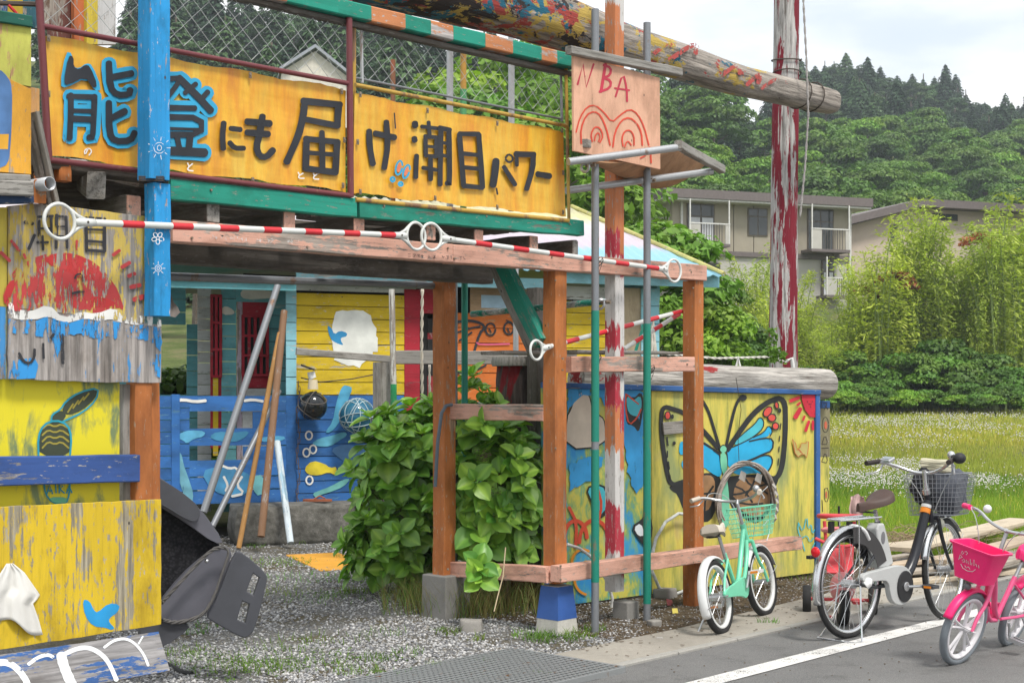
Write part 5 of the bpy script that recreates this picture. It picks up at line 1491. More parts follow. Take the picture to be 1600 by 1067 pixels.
vq(656, 490, 668, 700, -.05, DARK, name='door_gap'); vq(668, 500, 712, 700, -.04, wood('door_board', (.30, .02, .03), .2, axis='z'), name='door')
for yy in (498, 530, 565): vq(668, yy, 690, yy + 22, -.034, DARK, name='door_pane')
rows(700, 850, 488, 700, 9, SO, off=.0)
vq(735, 446, 870, 490, .012, wood('frame_tan', (.42, .28, .16), .2), name='picture_panel')
vq(752, 462, 840, 482, .016, plain('pale_blue_print', (.35, .5, .62), .6), name='picture_print', th=.006)
vq(858, 445, 885, 700, .01, SR, name='door_jamb'); vq(850, 490, 858, 700, .0, SO)
vq(973, 450, 1004, 617, -.004, wood('tan_board', (.45, .36, .24), .2, axis='z'), name='board')
rows(1002, 1030, 450, 700, 9, SL, off=.012, name='corner_board')
rows(447, 463, 447, 617, 6, SL, off=.012, name='corner_board')
vq(447, 618, 463, 790, .012, SB, name='corner_board')
vq(885, 426, 1124, 446, .30, SL, name='fascia'); vq(463, 430, 885, 447, .28, SL, name='fascia')
vq(262, 431, 463, 440, .3, SL, name='fascia'); vq(262, 441, 463, 452, .26, ST_, name='soffit')
# left wing: teal walls, red windows, blue low fence
SHB = Plane(SH.at(0, 0, -1.3), SH.u)
rows(170, 290, 445, 506, 3, ST_, pl=SHB); rows(292, 309, 506, 800, 12, ST_, pl=SHB); rows(170, 250, 506, 800, 12, ST_, pl=SHB)
rows(250, 292, 616, 800, 7, ST_, pl=SHB)
SHC = Plane(SH.at(0, 0, -1.0), SH.u)
rows(309, 330, 447, 618, 10, SW, pl=SHC, name='white_siding'); rows(309, 330, 618, 800, 8, SW, pl=SHC, name='white_siding')
SHD = Plane(SH.at(0, 0, -.7), SH.u)
def win(x0, y0, x1, y1, nv, nh, pl, lean=0):
    w_3 = vq(x0, y0, x1, y1, .0, DARK, pl=pl, name='window')
    t = .9 if x1 - x0 < 20 else 1
    for i in range(nv + 1):
        xx = x0 + (x1 - x0) * i / nv; vq(xx - 2.2, y0, xx + 2.2, y1, .03, SR, pl=pl, name='window_bar', parent=w_3)
    for i in range(nh + 1):
        yy = y0 + (y1 - y0) * i / nh; vq(x0 - 2, yy - 2, x1 + 2, yy + 2, .038, SR, pl=pl, name='window_bar', parent=w_3)
win(331, 462, 345, 588, 2, 3, SHD); vq(329, 588, 346, 700, .0, SR, pl=SHD, name='panel')
vq(333, 590, 341, 712, .01, SY, pl=SHD, name='yellow_batten')
rows(346, 369, 447, 800, 18, ST_, pl=SHD); vq(370, 470, 379, 800, .0, wood('purple_white', (.5, .42, .5), .4, axis='z'), pl=SHD)
rows(369, 447, 447, 472, 1, ST_, pl=SHD)
win(380, 494, 418, 586, 4, 3, SHD); vq(378, 586, 420, 606, .004, SR, pl=SHD, name='panel'); vq(379, 472, 420, 493, .0, SR, pl=SHD, name='panel')
rows(419, 447, 472, 800, 16, ST_, pl=SHD); vq(379, 607, 419, 800, .0, SW, pl=SHD, name='panel')
SF = Plane(SH.at(0, 0, .04), SH.u)
sf = empty('sea_fence', SF.at(-.8, 0), 'low blue board parapet with slots, painted with dolphins, left of the shed', 'fence')
rows(180, 296, 618, 790, 9, SB, pl=SF, parent=sf, name='fence_board')
for ya, yb in ((618, 643), (669, 697), (719, 745), (746, 766), (767, 788)): rows(296, 447, ya, yb, 1, SB, pl=SF, parent=sf, name='fence_board')
vq(395, 643, 447, 669, 0, SB, pl=SF, parent=sf, name='fence_board'); vq(380, 697, 447, 719, 0, SB, pl=SF, parent=sf, name='fence_board')
vq(268, 616, 281, 790, .02, SB, pl=SF, parent=sf, name='fence_post')
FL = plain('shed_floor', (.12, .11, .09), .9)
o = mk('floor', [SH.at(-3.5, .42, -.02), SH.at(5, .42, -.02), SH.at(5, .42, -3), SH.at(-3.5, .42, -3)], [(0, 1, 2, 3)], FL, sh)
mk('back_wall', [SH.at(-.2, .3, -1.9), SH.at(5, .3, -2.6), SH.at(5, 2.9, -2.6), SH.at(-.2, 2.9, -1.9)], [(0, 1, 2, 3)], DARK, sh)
# roof: corrugated sheets on a hipped slope
RM = Mt('pastel_sheet_roof', .6)
xz = N(RM.t, 'ShaderNodeSeparateXYZ'); RM.l(RM.raw, xz.inputs[0])
nn = RM.noise(.9, 4, .6); vv = RM.math('ADD', xz.outputs[1], RM.math('MULTIPLY', nn, .9))
RM.col(RM.ramp(RM.mr(vv, -.1, 2.8), [(0, (.20, .42, .52)), (.34, (.24, .44, .54)), (.40, (.46, .40, .46)), (.7, (.50, .46, .47)), (.78, (.50, .48, .24)), (1, (.48, .45, .36))]))
RM.bump(RM.noise(20, 4, .6), .1, .003)
eC = SH.hit(1131, 431, .42); ez = eC.z
ec_a = (eC - SH.o).dot(SH.u)
rg_a = (SH.hit(893, 325, -2.2) - SH.o).dot(SH.u); rz = SH.hit(893, 325, -2.2).z
V, Fc = [], []
na, nb = 260, 6
la = -4.2
for j in range(nb + 1):
    v_ = j / nb
    xr = ec_a + (rg_a - ec_a) * v_
    for i in range(na + 1):
        a_ = la + (ec_a - la) * i / na
        a2_ = min(a_, xr)
        V.append(SH.at(a2_, ez + (rz - ez) * v_ + .016 * math.sin(a_ * 2 * math.pi / .13), .42 - 2.62 * v_))
for j in range(nb):
    for i in range(na):
        Fc.append((j * (na + 1) + i, j * (na + 1) + i + 1, (j + 1) * (na + 1) + i + 1, (j + 1) * (na + 1) + i))
c0 = SH.at(1, ez, 0)
M = SH.mat(c0); Mi = M.inverted()
o = mk('roof', [Mi @ v for v in V], Fc, RM.m, sh, M, smooth=True); sm = o.modifiers.new('t', 'SOLIDIFY'); sm.thickness = .012
# hip side and back slope
pE = SH.at(ec_a, ez, .42); pR = SH.at(rg_a, rz, -2.2); pB = SH.at(ec_a, ez, -4.6); pL2 = SH.at(la, rz, -2.2); pLb = SH.at(la, ez, -4.6)
mk('roof_side', [pE, pB, pR], [(0, 1, 2)], RM.m, sh); mk('roof_back', [pR, pB, pLb, pL2], [(0, 1, 2, 3)], RM.m, sh)
tube('hip_ridge', [pE + Vector((0, 0, .02)), pR + Vector((0, 0, .02))], .03, wood('roof_yellow', (.50, .47, .17), .1), sh, n=8)
for x_ in (1004, 1029): 
    q = SH.hit(x_, 600, -2.2)
beam('side_sill', SH.hit(1029, 455, 0), SH.hit(1029, 455, 0) - SH.n * 2.4, .03, .2, SL, sh)
Vs = [SH.at(SH.ab(1030, 500)[0], .3, .0), SH.at(SH.ab(1030, 500)[0], .3, -2.6), SH.at(SH.ab(1030, 500)[0], 2.8, -2.6), SH.at(SH.ab(1030, 500)[0], 2.8, 0)]
mk('side_wall', Vs, [(0, 1, 2, 3)], SL, sh)
# painted figures on the shed
q6 = Paint(SH, .0085, 2.32, 240, 400, 'painted_shape', sh)
q6.start().poly([(665, 200), (780, 198), (800, 240), (815, 280), (818, 330), (790, 370), (740, 400), (700, 395), (660, 380), (650, 345), (640, 280), (650, 230)], jag=9); q6.done(flake('white_patch', (.72, .73, .68), .06, axis='x'))
q6.start().poly([(628, 250), (645, 260), (655, 285), (675, 270), (702, 278), (700, 292), (678, 296), (680, 310), (690, 325), (660, 315), (640, 300)], 1); q6.done(flake('bird_blue2', (.03, .25, .5), .05), 'painted_bird')
q7 = Paint(SH, .0085, 2.32, 240, 400, 'painted_sea_creature', sh); q7.k = 8
cr = [((.30, .50, .06), [(545, 770), (575, 740), (620, 752), (640, 768), (665, 762), (660, 795), (635, 782), (600, 795), (560, 792)], (.62, .50, .03)),
      (0, [(570, 680), (600, 660), (650, 650), (690, 635), (705, 648), (670, 670), (640, 690), (600, 690)], (.12, .42, .58)),
      (0, [(620, 640), (650, 600), (660, 540), (675, 490), (688, 468), (705, 470), (722, 478), (705, 520), (690, 570), (665, 615), (640, 640)], (.08, .33, .50)),
      (0, [(640, 700), (690, 680), (740, 690), (770, 700), (740, 730), (700, 750), (670, 730)], (.08, .20, .40)),
      (0, [(575, 860), (600, 850), (640, 835), (690, 808), (714, 806), (690, 835), (640, 855), (605, 865), (590, 878)], (.16, .45, .42)),
      (0, [(430, 800), (445, 770), (450, 820), (440, 880), (420, 870)], (.2, .5, .5))]
for c_, poly, colr in cr: q7.start().poly(poly, 1); q7.done(flake('sea_paint', colr, .12, var=.3))
q7.start()
for c in ((563, 650), (578, 700), (554, 712), (565, 812)): q7.line(ring_pts(c, 12, 15, 12), 6, 0, True)
q7.done(WSM, 'painted_bubble')
q8 = Paint(SF, .0085, 2.32, 240, 400, 'painted_sea_creature', sf)
for poly, colr in (([(75, 655), (100, 640), (130, 630), (190, 635), (180, 655), (150, 660), (120, 680), (108, 668)], (.10, .36, .55)), ([(200, 655), (230, 635), (290, 640), (350, 632), (330, 660), (290, 675), (230, 670)], (.05, .22, .36)), ([(75, 760), (80, 715), (100, 710), (110, 760), (125, 800), (145, 860), (140, 895), (110, 870), (95, 820)], (.14, .36, .45)), ([(350, 665), (400, 655), (470, 650), (480, 665), (420, 675)], (.08, .30, .48)), ([(170, 780), (240, 760), (330, 775), (380, 830), (300, 880), (210, 850)], (.07, .28, .50)), ([(350, 800), (400, 790), (400, 860), (370, 870)], (.16, .44, .46))):
    q8.start().poly(poly, 1); q8.done(flake('sea_paint2', colr, .15, var=.3))
strokes(q8, [[[(75, 525), (110, 520), (150, 528), (188, 524)], 11], [[(330, 524), (360, 520), (395, 526)], 10], [[(250, 760), (275, 770), (300, 765), (310, 790)], 9], [[(255, 800), (270, 830), (262, 850)], 9], [[(320, 800), (300, 830), (330, 860), (285, 870)], 9]], WSM, 'painted_foam')
q9 = Paint(SHD, .01, 2.32, 240, 400, 'painted_cloud', sh)
q9.start().poly([(312, 140), (325, 118), (355, 122), (370, 112), (400, 125), (440, 128), (455, 150), (400, 155), (330, 158)], 1); q9.poly([(246, 190), (262, 180), (290, 195), (294, 212), (250, 214)], 1); q9.done(flake('cloud_white', (.62, .60, .52), .1))
q10 = Paint(SH, .0085, 3.137, 600, 360, 'painted_figure', sh); q10.k = 20
strokes(q10, [[[(350, 450), (420, 440), (480, 455), (495, 480), (470, 500), (440, 600)], 13], [[(360, 500), (420, 480), (470, 470)], 9], [[(370, 540), (430, 500)], 9], [ring_pts((522, 485), 24, 30, 14), 9], [ring_pts((612, 480), 24, 30, 14), 9], [[(515, 480), (525, 500)], 7], [[(605, 480), (615, 500)], 7], [[(600, 440), (625, 450)], 6], [[(350, 690), (380, 700), (430, 690)], 12], [[(460, 680), (500, 660)], 9], [[(370, 640), (380, 600)], 6]], BLACKP)
strokes(q10, [[[(455, 550), (470, 560), (615, 556)], 8]], flake('pink_line', (.6, .1, .2), .1))
# stone step, sandal
def rock(name, c, sx, sy, sz, m, label=None, cat=None, yaw=0, rough_=.06, nseg=7):
    V, Fc = [], []
    M = Matrix.Rotation(yaw, 4, 'Z')
    G = Geo()
    import bmesh
    bm = bmesh.new(); bmesh.ops.create_cube(bm, size=1); bmesh.ops.subdivide_edges(bm, edges=bm.edges, cuts=nseg, use_grid_fill=True)
    for v in bm.verts:
        p = v.co.copy(); l = max(abs(p.x), abs(p.y), abs(p.z)) * 2
        p = p.lerp(p.normalized() * .62, .18)
        p = Vector((p.x * sx, p.y * sy, p.z * sz))
        p += Vector((mnoise.noise(p * 6 + Vector(c)), mnoise.noise(p * 6 + Vector((9, 3, 1))), mnoise.noise(p * 6 + Vector((3, 8, 5))))) * rough_ * min(sx, sy, sz) * 2
        v.co = p
    me = bpy.data.meshes.new(name); bm.to_mesh(me); bm.free(); me.materials.append(m)
    me.polygons.foreach_set('use_smooth', [True] * len(me.polygons))
    o = link(name, me, None, Matrix.Translation(Vector(c)) @ M)
    if label: lab(o, label, cat)
    return o
SM = Mt('dark_stone', .95); n1 = SM.noise(9, 7, .7); SM.col(SM.ramp(n1, [(.3, (.05, .048, .04)), (.55, (.14, .135, .12)), (.7, (.24, .23, .21))])); SM.bump(n1, .8, .02)
uu = SH.u
c_ = SH.at(.0, .19, .42)
rock('stone_step', c_, 1.46, .5, .40, SM.m, 'long rough dark stone step in front of the shed', 'step', math.atan2(uu.y, uu.x), .03)
c_ = SH.at(-1.35, .12, .5); rock('stone_block', c_, .55, .4, .25, SM.m, 'lower dark stone at the left, behind the tilted grey tubes', 'stone', .3)
fd = SH.hit(495, 790, .4); 
c_ = px_at(496, 788, 14.35)
FLP = plain('rust_brown_rubber', (.30, .09, .04), .7)
G = Geo(); V = []
ol = ring_pts((0, 0), .15, .055, 20)
V = [Vector((x, y * (1 - .25 * (x / .15)), 0)) for x, y in ol] + [Vector((x, y * (1 - .25 * (x / .15)), .022)) for x, y in ol]
Fc = [tuple(range(19, -1, -1)), tuple(range(20, 40))] + [(i, (i + 1) % 20, 20 + (i + 1) % 20, 20 + i) for i in range(20)]
sl = empty('sandal', c_, 'single rust-brown flip-flop sandal lying on the stone step', 'sandal')
mk('sole', [v + Vector((c_.x, c_.y, .405)) for v in V], Fc, FLP, sl)
tube('strap', [Vector((c_.x + x, c_.y + y, .405 + z)) for x, y, z in ((-.04, -.045, .02), (.02, -.02, .055), (.075, 0, .03), (.02, .02, .055), (-.04, .045, .02))], .007, FLP, sl, n=6)
lab(beam('grey_plank', SH.at(.5, .40, .75), SH.at(1.0, .40, .60), .16, .03, GREYW), 'weathered plank lying on the stone step beside the hydrangea', 'plank')

# poles leaning on the shed corner
def lean(name, p, q, Yp, Yq, r, m, label, cat='pole', m2=None):
    a = px_at(*p, Yp); b = px_at(*q, Yq)
    e = empty(name, b, label, cat)
    k = 10
    pts = [a.lerp(b, i / k) for i in range(k + 1)]
    log('shaft', pts, [r, r, r], m, e, n=12, seg=8, gnarl=.02) 
    return e
LEANW = wood('bamboo_tan', (.42, .22, .07), .12, (.5, .42, .32), dirt=.35)
lean('metal_tube', (434, 446), (318, 800), 14.1, 13.2, .036, STEEL, 'long grey steel tube leaning against the shed, leftmost and tallest')
lean('metal_tube', (436, 610), (332, 822), 14.0, 13.2, .030, STEEL, 'shorter grey steel tube leaning low behind the tan stick')
lean('wooden_stick', (437, 520), (373, 856), 14.0, 13.4, .026, LEANW, 'tan wooden stick leaning beside the rusty red pole')
lean('rusty_pole', (444, 486), (408, 838), 14.1, 13.2, .036, rusty('rust_red_white', (.30, .30, .30), .8, .8, axis='x'), 'rust-red pole with grey patches leaning on the blue shed corner')
lean('white_stick', (433, 690), (454, 848), 14.2, 13.6, .034, wood('white_blue_stick', (.55, .62, .66), .3, (.3, .45, .55), dirt=.3), 'short whitewashed stick leaning the other way, nearest the stone step')
# black glass float in rope, solar lamp on top; blue glass float in a net
def sphere_geo(c, r, n=20, k=12, sq=(1, 1, 1)):
    V = [Vector(c) + Vector((0, 0, r * sq[2]))]
    for i in range(1, k):
        th = math.pi * i / k
        for j in range(n):
            ph = 2 * math.pi * j / n
            V.append(Vector(c) + Vector((r * sq[0] * math.sin(th) * math.cos(ph), r * sq[1] * math.sin(th) * math.sin(ph), r * sq[2] * math.cos(th))))
    V.append(Vector(c) - Vector((0, 0, r * sq[2])))
    Fc = [(0, 1 + j, 1 + (j + 1) % n) for j in range(n)]
    for i in range(k - 2):
        for j in range(n):
            a = 1 + i * n + j; b = 1 + i * n + (j + 1) % n
            Fc.append((a, a + n, b + n, b))
    l = len(V) - 1
    Fc += [(l, 1 + (k - 2) * n + (j + 1) % n, 1 + (k - 2) * n + j) for j in range(n)]
    return V, Fc
def netted_float(c, r, gm, nm, label, rings, wr_):
    e = empty('glass_float', c, label, 'float')
    V, Fc = sphere_geo(c, r, 26, 16); mk('glass_ball', V, Fc, gm, e, smooth=True)
    G = Geo()
    for k in range(rings):
        ax = Vector((R.gauss(0, 1), R.gauss(0, 1), R.gauss(0, 1))).normalized()
        o1 = ax.orthogonal().normalized(); o2 = ax.cross(o1)
        d_ = R.uniform(-.5, .5) * r; rr = math.sqrt(r * r - d_ * d_) * 1.02
        G.tube([Vector(c) + ax * d_ + (o1 * math.cos(a) + o2 * math.sin(a)) * rr for a in np.linspace(0, 6.283, 21)[:-1]], wr_, 5, True)
    G.build('rope_net', nm, e, smooth=True)
    return e
BG = Mt('black_glass', .12, spec=.6); BG.col((.012, .014, .016)); BLG = Mt('blue_glass', .12, spec=.6); BLG.col((.02, .12, .20))
c1 = SH.hit(489, 634, .22)
e1 = netted_float(c1, .150, BG.m, plain('dark_cord', (.10, .09, .08), .8), 'black glass ball carrying a small solar lamp, hanging at the shed corner', 3, .006)
c2 = c1 + Vector((0, 0, .17))
tube('lamp_neck', [c2, c2 + Vector((0, 0, .06)), c2 + Vector((0, 0, .10))], [.055, .05, .045], plain('cream_plastic', (.6, .52, .36), .5), e1, n=14)
tube('lamp_stripes', [c2 + Vector((0, 0, .11)), c2 + Vector((-.01, 0, .13)), c2 + Vector((-.02, 0, .18))], .04, WHITEP, e1, n=14)
Gx = Geo(); Gx.box(c2 + Vector((-.045, -.02, .225)), .15, .1, .018, Matrix.Rotation(.35, 4, 'Y'), ch=.003); Gx.build('solar_panel', plain('solar_cell', (.02, .02, .03), .2), e1)
netted_float(SH.hit(558, 650, .24), .185, BLG.m, plain('pale_cord', (.35, .45, .48), .8), 'larger blue glass fishing float in a pale rope net beside the hydrangea', 12, .005)
o = tube('float_cord', [SH.hit(470, 590, .1), SH.hit(500, 597, .12), SH.hit(550, 592, .12), SH.hit(585, 585, .1)], .006, WIRE); lab(o, 'dark cord strung across the yellow boards holding the glass floats', 'cord')
for i, (px, y0, y1) in enumerate([(463, 590, 800)]):
    G = Geo()
    for k in range(26):
        c = SH.hit(466 + 2 * math.sin(k * .8), 600 + k * 8, .06 + .01 * (k % 2))
        G.tube([c + Vector((.012 * math.cos(a) * (k % 2), .012 * math.cos(a) * ((k + 1) % 2), .035 * math.sin(a))) for a in np.linspace(0, 6.28, 9)[:-1]], .004, 4, True)
    lab(G.build('rusty_chain', plain('chain_rust', (.12, .09, .08), .7)), 'rusty chain hanging down the blue corner of the shed', 'chain')
# grey timber fence behind the hydrangea
fg = empty('grey_rail_fence', px_at(650, 700, 12.6), 'weathered grey rail fence running behind the hydrangea and tower', 'fence')
beam('rail', px_at(463, 549, 12.2), px_at(618, 562, 12.6), .05, .06, GREYW, fg)
beam('rail', px_at(618, 558, 12.3), px_at(900, 560, 12.7), .05, .12, GREYW, fg)
a_ = px_at(599, 566, 12.2); beam('post', (a_.x, a_.y, 0), a_, .16, .10, GREYW, fg)
a_ = px_at(612, 452, 12.1); b_ = px_at(615, 600, 12.1)
e = empty('green_white_pole', (b_.x, b_.y, 0), 'round pole, peeling white above and green below, tied to the grey fence', 'pole')
tube('upper_shaft', [a_, b_], .026, wood('white_peel', (.6, .6, .56), .4, axis='z'), e, n=10); tube('lower_shaft', [b_, (b_.x, b_.y, 0)], .028, wood('green_peel', (.02, .28, .10), .3, axis='z'), e, n=10)
rope('swing_rope', [px_at(660, 452, 11), px_at(659, 540, 11), px_at(660, 640, 11)], .012, 'thick twisted pale rope hanging in front of the red door jamb', plain('pale_rope', (.5, .45, .38), .85))
rope('thin_rope', [px_at(671, 570, 11.2), px_at(672, 640, 11.2)], .010, 'shorter pale rope beside the thick one behind the orange post', plain('pale_rope2', (.42, .38, .33), .85))
lab(beam('orange_mat', gpt(488, 866), gpt(545, 890), .5, .02, plain('orange_mat', (.62, .30, .03), .6)), 'flat orange-yellow board lying on the gravel under the hydrangea', 'board')
lab(slab('white_leaning_board', SH, [(1010, 545), (1022, 500), (1028, 560), (1012, 560)], .6, .03, wood('white_board', (.55, .52, .45), .4, axis='z')), 'narrow whitish board leaning inside the tower by the right post', 'board')
lab(beam('green_stick', FP.hit(992, 552, -.5), FP.hit(1008, 500, -.5), .02, .02, GREENP), 'thin green stick leaning beside the whitish board', 'stick')
# tall poles behind the right chain-link fence
for (x_, y0, y1, r_, m_, lb_) in ((703, 55, 330, .024, ZINC, 'grey upright tube behind the right chain-link panel, left one'), (799, 36, 330, .024, ZINC, 'grey upright tube behind the right chain-link panel, right one'), (724, 62, 330, .022, rusty('ochre_tube', (.50, .28, .06), .3), 'ochre and green upright tube between the two grey tubes'), (614, 94, 330, .017, rusty('rust_tube', (.32, .10, .05), .5), 'short rusty tube stub behind the shorter banner')):
    a_ = FP.hit(x_, y0, -1.1); b_ = FP.hit(x_, y1, -1.1)
    e = empty('upright_tube', b_, lb_, 'tube'); tube('pipe', [a_, b_], r_, m_, e, n=10)
    if x_ == 724: 
        c_ = FP.hit(x_, 140, -1.1); tube('green_coat', [c_, b_], r_ + .001, wood('green_coat', (.1, .35, .15), .3, axis='z'), e, n=10)
# ---------------------------------------------------------------- bicycles
CHROME = plain('chrome', (.62, .63, .64), .22, .9, var=.05)
ALLOY = plain('brushed_alloy', (.50, .51, .52), .35, .8, var=.08)
RUB = plain('black_rubber', (.018, .018, .018), .75)
RUBG = plain('grey_rubber', (.17, .19, .21), .7)
def paintm(n, c, r=.3): return plain(n, c, r, 0, .06, spec=.5)
MINT = paintm('mint_gloss', (.17, .62, .40)); BLK = paintm('black_gloss', (.012, .013, .018)); PNK = paintm('pink_gloss', (.72, .10, .24)); HOT = plain('hot_pink_plastic', (.82, .02, .16), .4, var=.06)
WHT = paintm('white_gloss', (.66, .67, .66), .35); SILV = plain('silver_grey_plastic', (.46, .47, .46), .4, var=.06); CREAM = plain('cream_vinyl', (.52, .46, .38), .5); BROWNV = plain('brown_vinyl', (.06, .034, .026), .55, bump=.2)
DGREY = plain('dark_grey_plastic', (.055, .058, .065), .5); CAB = plain('cable', (.35, .36, .36), .4); REDL = plain('red_lens', (.62, .01, .02), .15); AMB = plain('orange_reflector', (.8, .25, .02), .3)
def rotz(p, c, a):
    x, y = p.x - c.x, p.y - c.y
    return Vector((c.x + x * math.cos(a) - y * math.sin(a), c.y + x * math.sin(a) + y * math.cos(a), p.z))
class Bike:
    def __init__(s, name, label, R, wb, head_top, head_bot, steer):
        s.root = empty(name, (0, 0, 0), label, 'bicycle')
        s.R, s.wb = R, wb
        s.ht, s.hb = Vector(head_top), Vector(head_bot)
        s.ax = (s.ht - s.hb).normalized(); s.rot = Matrix.Rotation(steer, 3, s.ax)
    def T(s, p): return s.hb + s.rot @ (Vector(p) - s.hb)
    def t(s, name, pts, r, m, front=False, n=8, sm=0, parent=None, closed=False):
        pts = [Vector(p) for p in pts]
        if sm:
            for _ in range(sm):
                o = [pts[0]] if not closed else []
                for i in range(len(pts) - (0 if closed else 1)):
                    a, b = pts[i], pts[(i + 1) % len(pts)]
                    o += [a.lerp(b, .25), a.lerp(b, .75)]
                pts = o + ([] if closed else [pts[-1]])
        if isinstance(r, (list, tuple)): r = list(np.interp(np.linspace(0, 1, len(pts)), np.linspace(0, 1, len(r)), r))
        if front: pts = [s.T(p) for p in pts]
        return tube(name, pts, r, m, parent or s.root, n=n, closed=closed)
    def g(s, name, G, m, front=False, parent=None, smooth=False):
        if front: G.V = [s.T(v) for v in G.V]
        return G.build(name, m, parent or s.root, smooth)
    def wheel(s, c, front, tyre, rim, spoke, n=28, tw=.02, mag=False):
        R_ = s.R; c = Vector(c)
        def circ(r, k=48, y=0): return [c + Vector((r * math.cos(a), y, r * math.sin(a))) for a in np.linspace(0, 2 * math.pi, k + 1)[:-1]]
        G = Geo()
        rr = R_ - tw * 2
        k = 48; V = []
        for a in np.linspace(0, 2 * math.pi, k + 1)[:-1]:
            for (dr, y) in ((0, -tw * .75), (.004, tw * 0 - tw * .75), (.004, tw * .75), (-.012, tw * .75), (-.016, 0), (-.012, -tw * .75)):
                V.append(c + Vector(((rr + dr) * math.cos(a), y, (rr + dr) * math.sin(a))))
        G.add(V, [(i * 6 + j, i * 6 + (j + 1) % 6, ((i + 1) % k) * 6 + (j + 1) % 6, ((i + 1) % k) * 6 + j) for i in range(k) for j in range(6)])
        w_ = s.g('wheel', G, rim, front, smooth=True)
        G = Geo(); G.tube(circ(R_ - tw), tw, 10, True); s.g('tyre', G, tyre, front, w_, True)
        G = Geo(); G.tube([c - Vector((0, .045, 0)), c + Vector((0, .045, 0))], .018 if front else .026, 12); G.tube([c - Vector((0, .075, 0)), c + Vector((0, .075, 0))], .006, 8); s.g('hub', G, ALLOY if not mag else rim, front, w_)
        if mag:
            for j in range(5):
                a = j * 2 * math.pi / 5 + .3
                for da in (-.16, .16):
                    p = c + Vector((rr * math.cos(a + da), 0, rr * math.sin(a + da))); q = c + Vector((.02 * math.cos(a), 0, .02 * math.sin(a)))
                    G = Geo(); G.tube([q, q.lerp(p, .5), p], [.010, .008, .009], 6); s.g('mag_spoke', G, rim, front, w_)
            G = Geo(); G.tube(circ(rr - .01, 40), .012, 6, True); s.g('inner_rim', G, rim, front, w_, True)
        else:
            G = Geo()
            for j in range(n):
                a = 2 * math.pi * j / n; sd_ = 1 if j % 2 else -1; off_ = .9 if (j // 2) % 2 else -.9
                p = c + Vector((rr * math.cos(a), 0, rr * math.sin(a)))
                q = c + Vector((.022 * math.cos(a + off_), .028 * sd_, .022 * math.sin(a + off_)))
                G.tube([q, p], .0013, 4)
            o = s.g('spokes', G, spoke, front, w_)
        return w_
    def fender(s, c, front, a0, a1, m, wd=.03, dr=.018, stay=True):
        c = Vector(c); r = s.R + dr; n = 26; V = []; prof = [(-wd, -.014), (-wd * .8, -.002), (-wd * .3, .004), (wd * .3, .004), (wd * .8, -.002), (wd, -.014)]
        for a in np.linspace(rad(a0), rad(a1), n):
            for y, h in prof: V.append(c + Vector(((r + h) * math.cos(a), y, (r + h) * math.sin(a))))
        G = Geo(); G.add(V, [(i * 6 + j, i * 6 + j + 1, (i + 1) * 6 + j + 1, (i + 1) * 6 + j) for i in range(n - 1) for j in range(5)])
        o = s.g('fender', G, m, front, smooth=True); md = o.modifiers.new('t', 'SOLIDIFY'); md.thickness = .002
        if stay:
            a = rad(a1 if not front else a0) * .93
            G = Geo()
            for y in (-1, 1): G.tube([c + Vector((0, .05 * y, 0)), c + Vector((r * math.cos(a), wd * y, r * math.sin(a)))], .0022, 5)
            s.g('fender_stay', G, CHROME, front)
    def saddle(s, c, L_, W_, m, fl=1, rise=0.0):
        V, Fc = [], []
        nx_, ny_ = 12, 8
        for i in range(nx_ + 1):
            u_ = i / nx_
            w_ = W_ * (.5 - .40 * sst(.15, .75, u_)) * (1 if u_ > .05 else .75) * (1 if u_ < .97 else .7)
            h = .022 * math.cos(u_ * 6.28) * (1 - u_ * .3) * (0 if rise else 1) + rise * (1 - u_) ** 2
            for j in range(ny_ + 1):
                v_ = j / ny_ * math.pi
                V.append(Vector(c) + Vector(((u_ - .45) * L_ * fl, w_ * math.cos(v_), h + .055 * math.sin(v_) ** .6 - .03)))
        for i in range(nx_):
            for j in range(ny_): Fc.append((i * (ny_ + 1) + j, i * (ny_ + 1) + j + 1, (i + 1) * (ny_ + 1) + j + 1, (i + 1) * (ny_ + 1) + j))
        G = Geo(); G.add(V, Fc); Fd = [i * (ny_ + 1) for i in range(nx_ + 1)] + [i * (ny_ + 1) + ny_ for i in range(nx_, -1, -1)]
        G.add([V[i] for i in Fd], [tuple(range(len(Fd)))])
        for i in (0, nx_): G.add([V[i * (ny_ + 1) + j] for j in range(ny_ + 1)], [tuple(range(ny_ + 1))])
        o = s.g('saddle', G, m, smooth=True); o.data.set_sharp_from_angle(angle=rad(50))
        s.t('saddle_spring', [Vector(c) + Vector((-.08, -.04, -.035)), Vector(c) + Vector((.04, 0, -.045)), Vector(c) + Vector((-.08, .04, -.035))], .006, BLK, parent=o)
    def crank(s, c, m, L_=.15, a=0.2, pm=None, y=.075):
        c = Vector(c)
        for sd_ in (-1, 1):
            dx, dz = L_ * math.cos(a) * -sd_, L_ * math.sin(a) * -sd_
            s.t('crank_arm', [c + Vector((0, y * sd_, 0)), c + Vector((dx, (y + .02) * sd_, dz))], .009, m)
            G = Geo(); p = c + Vector((dx, (y + .065) * sd_, dz))
            for k in (-1, 1):
                G.box(p + Vector((.03 * k, 0, 0)), .012, .08, .022, ch=.002)
                G.box(p + Vector((0, .036 * k, 0)), .06, .010, .018)
            G.box(p, .022, .075, .014)
            o = s.g('pedal', G, pm or DGREY)
            Gr = Geo(); Gr.box(p + Vector((-.037, 0, 0)), .004, .05, .014); s.g('pedal_reflector', Gr, AMB, parent=o)
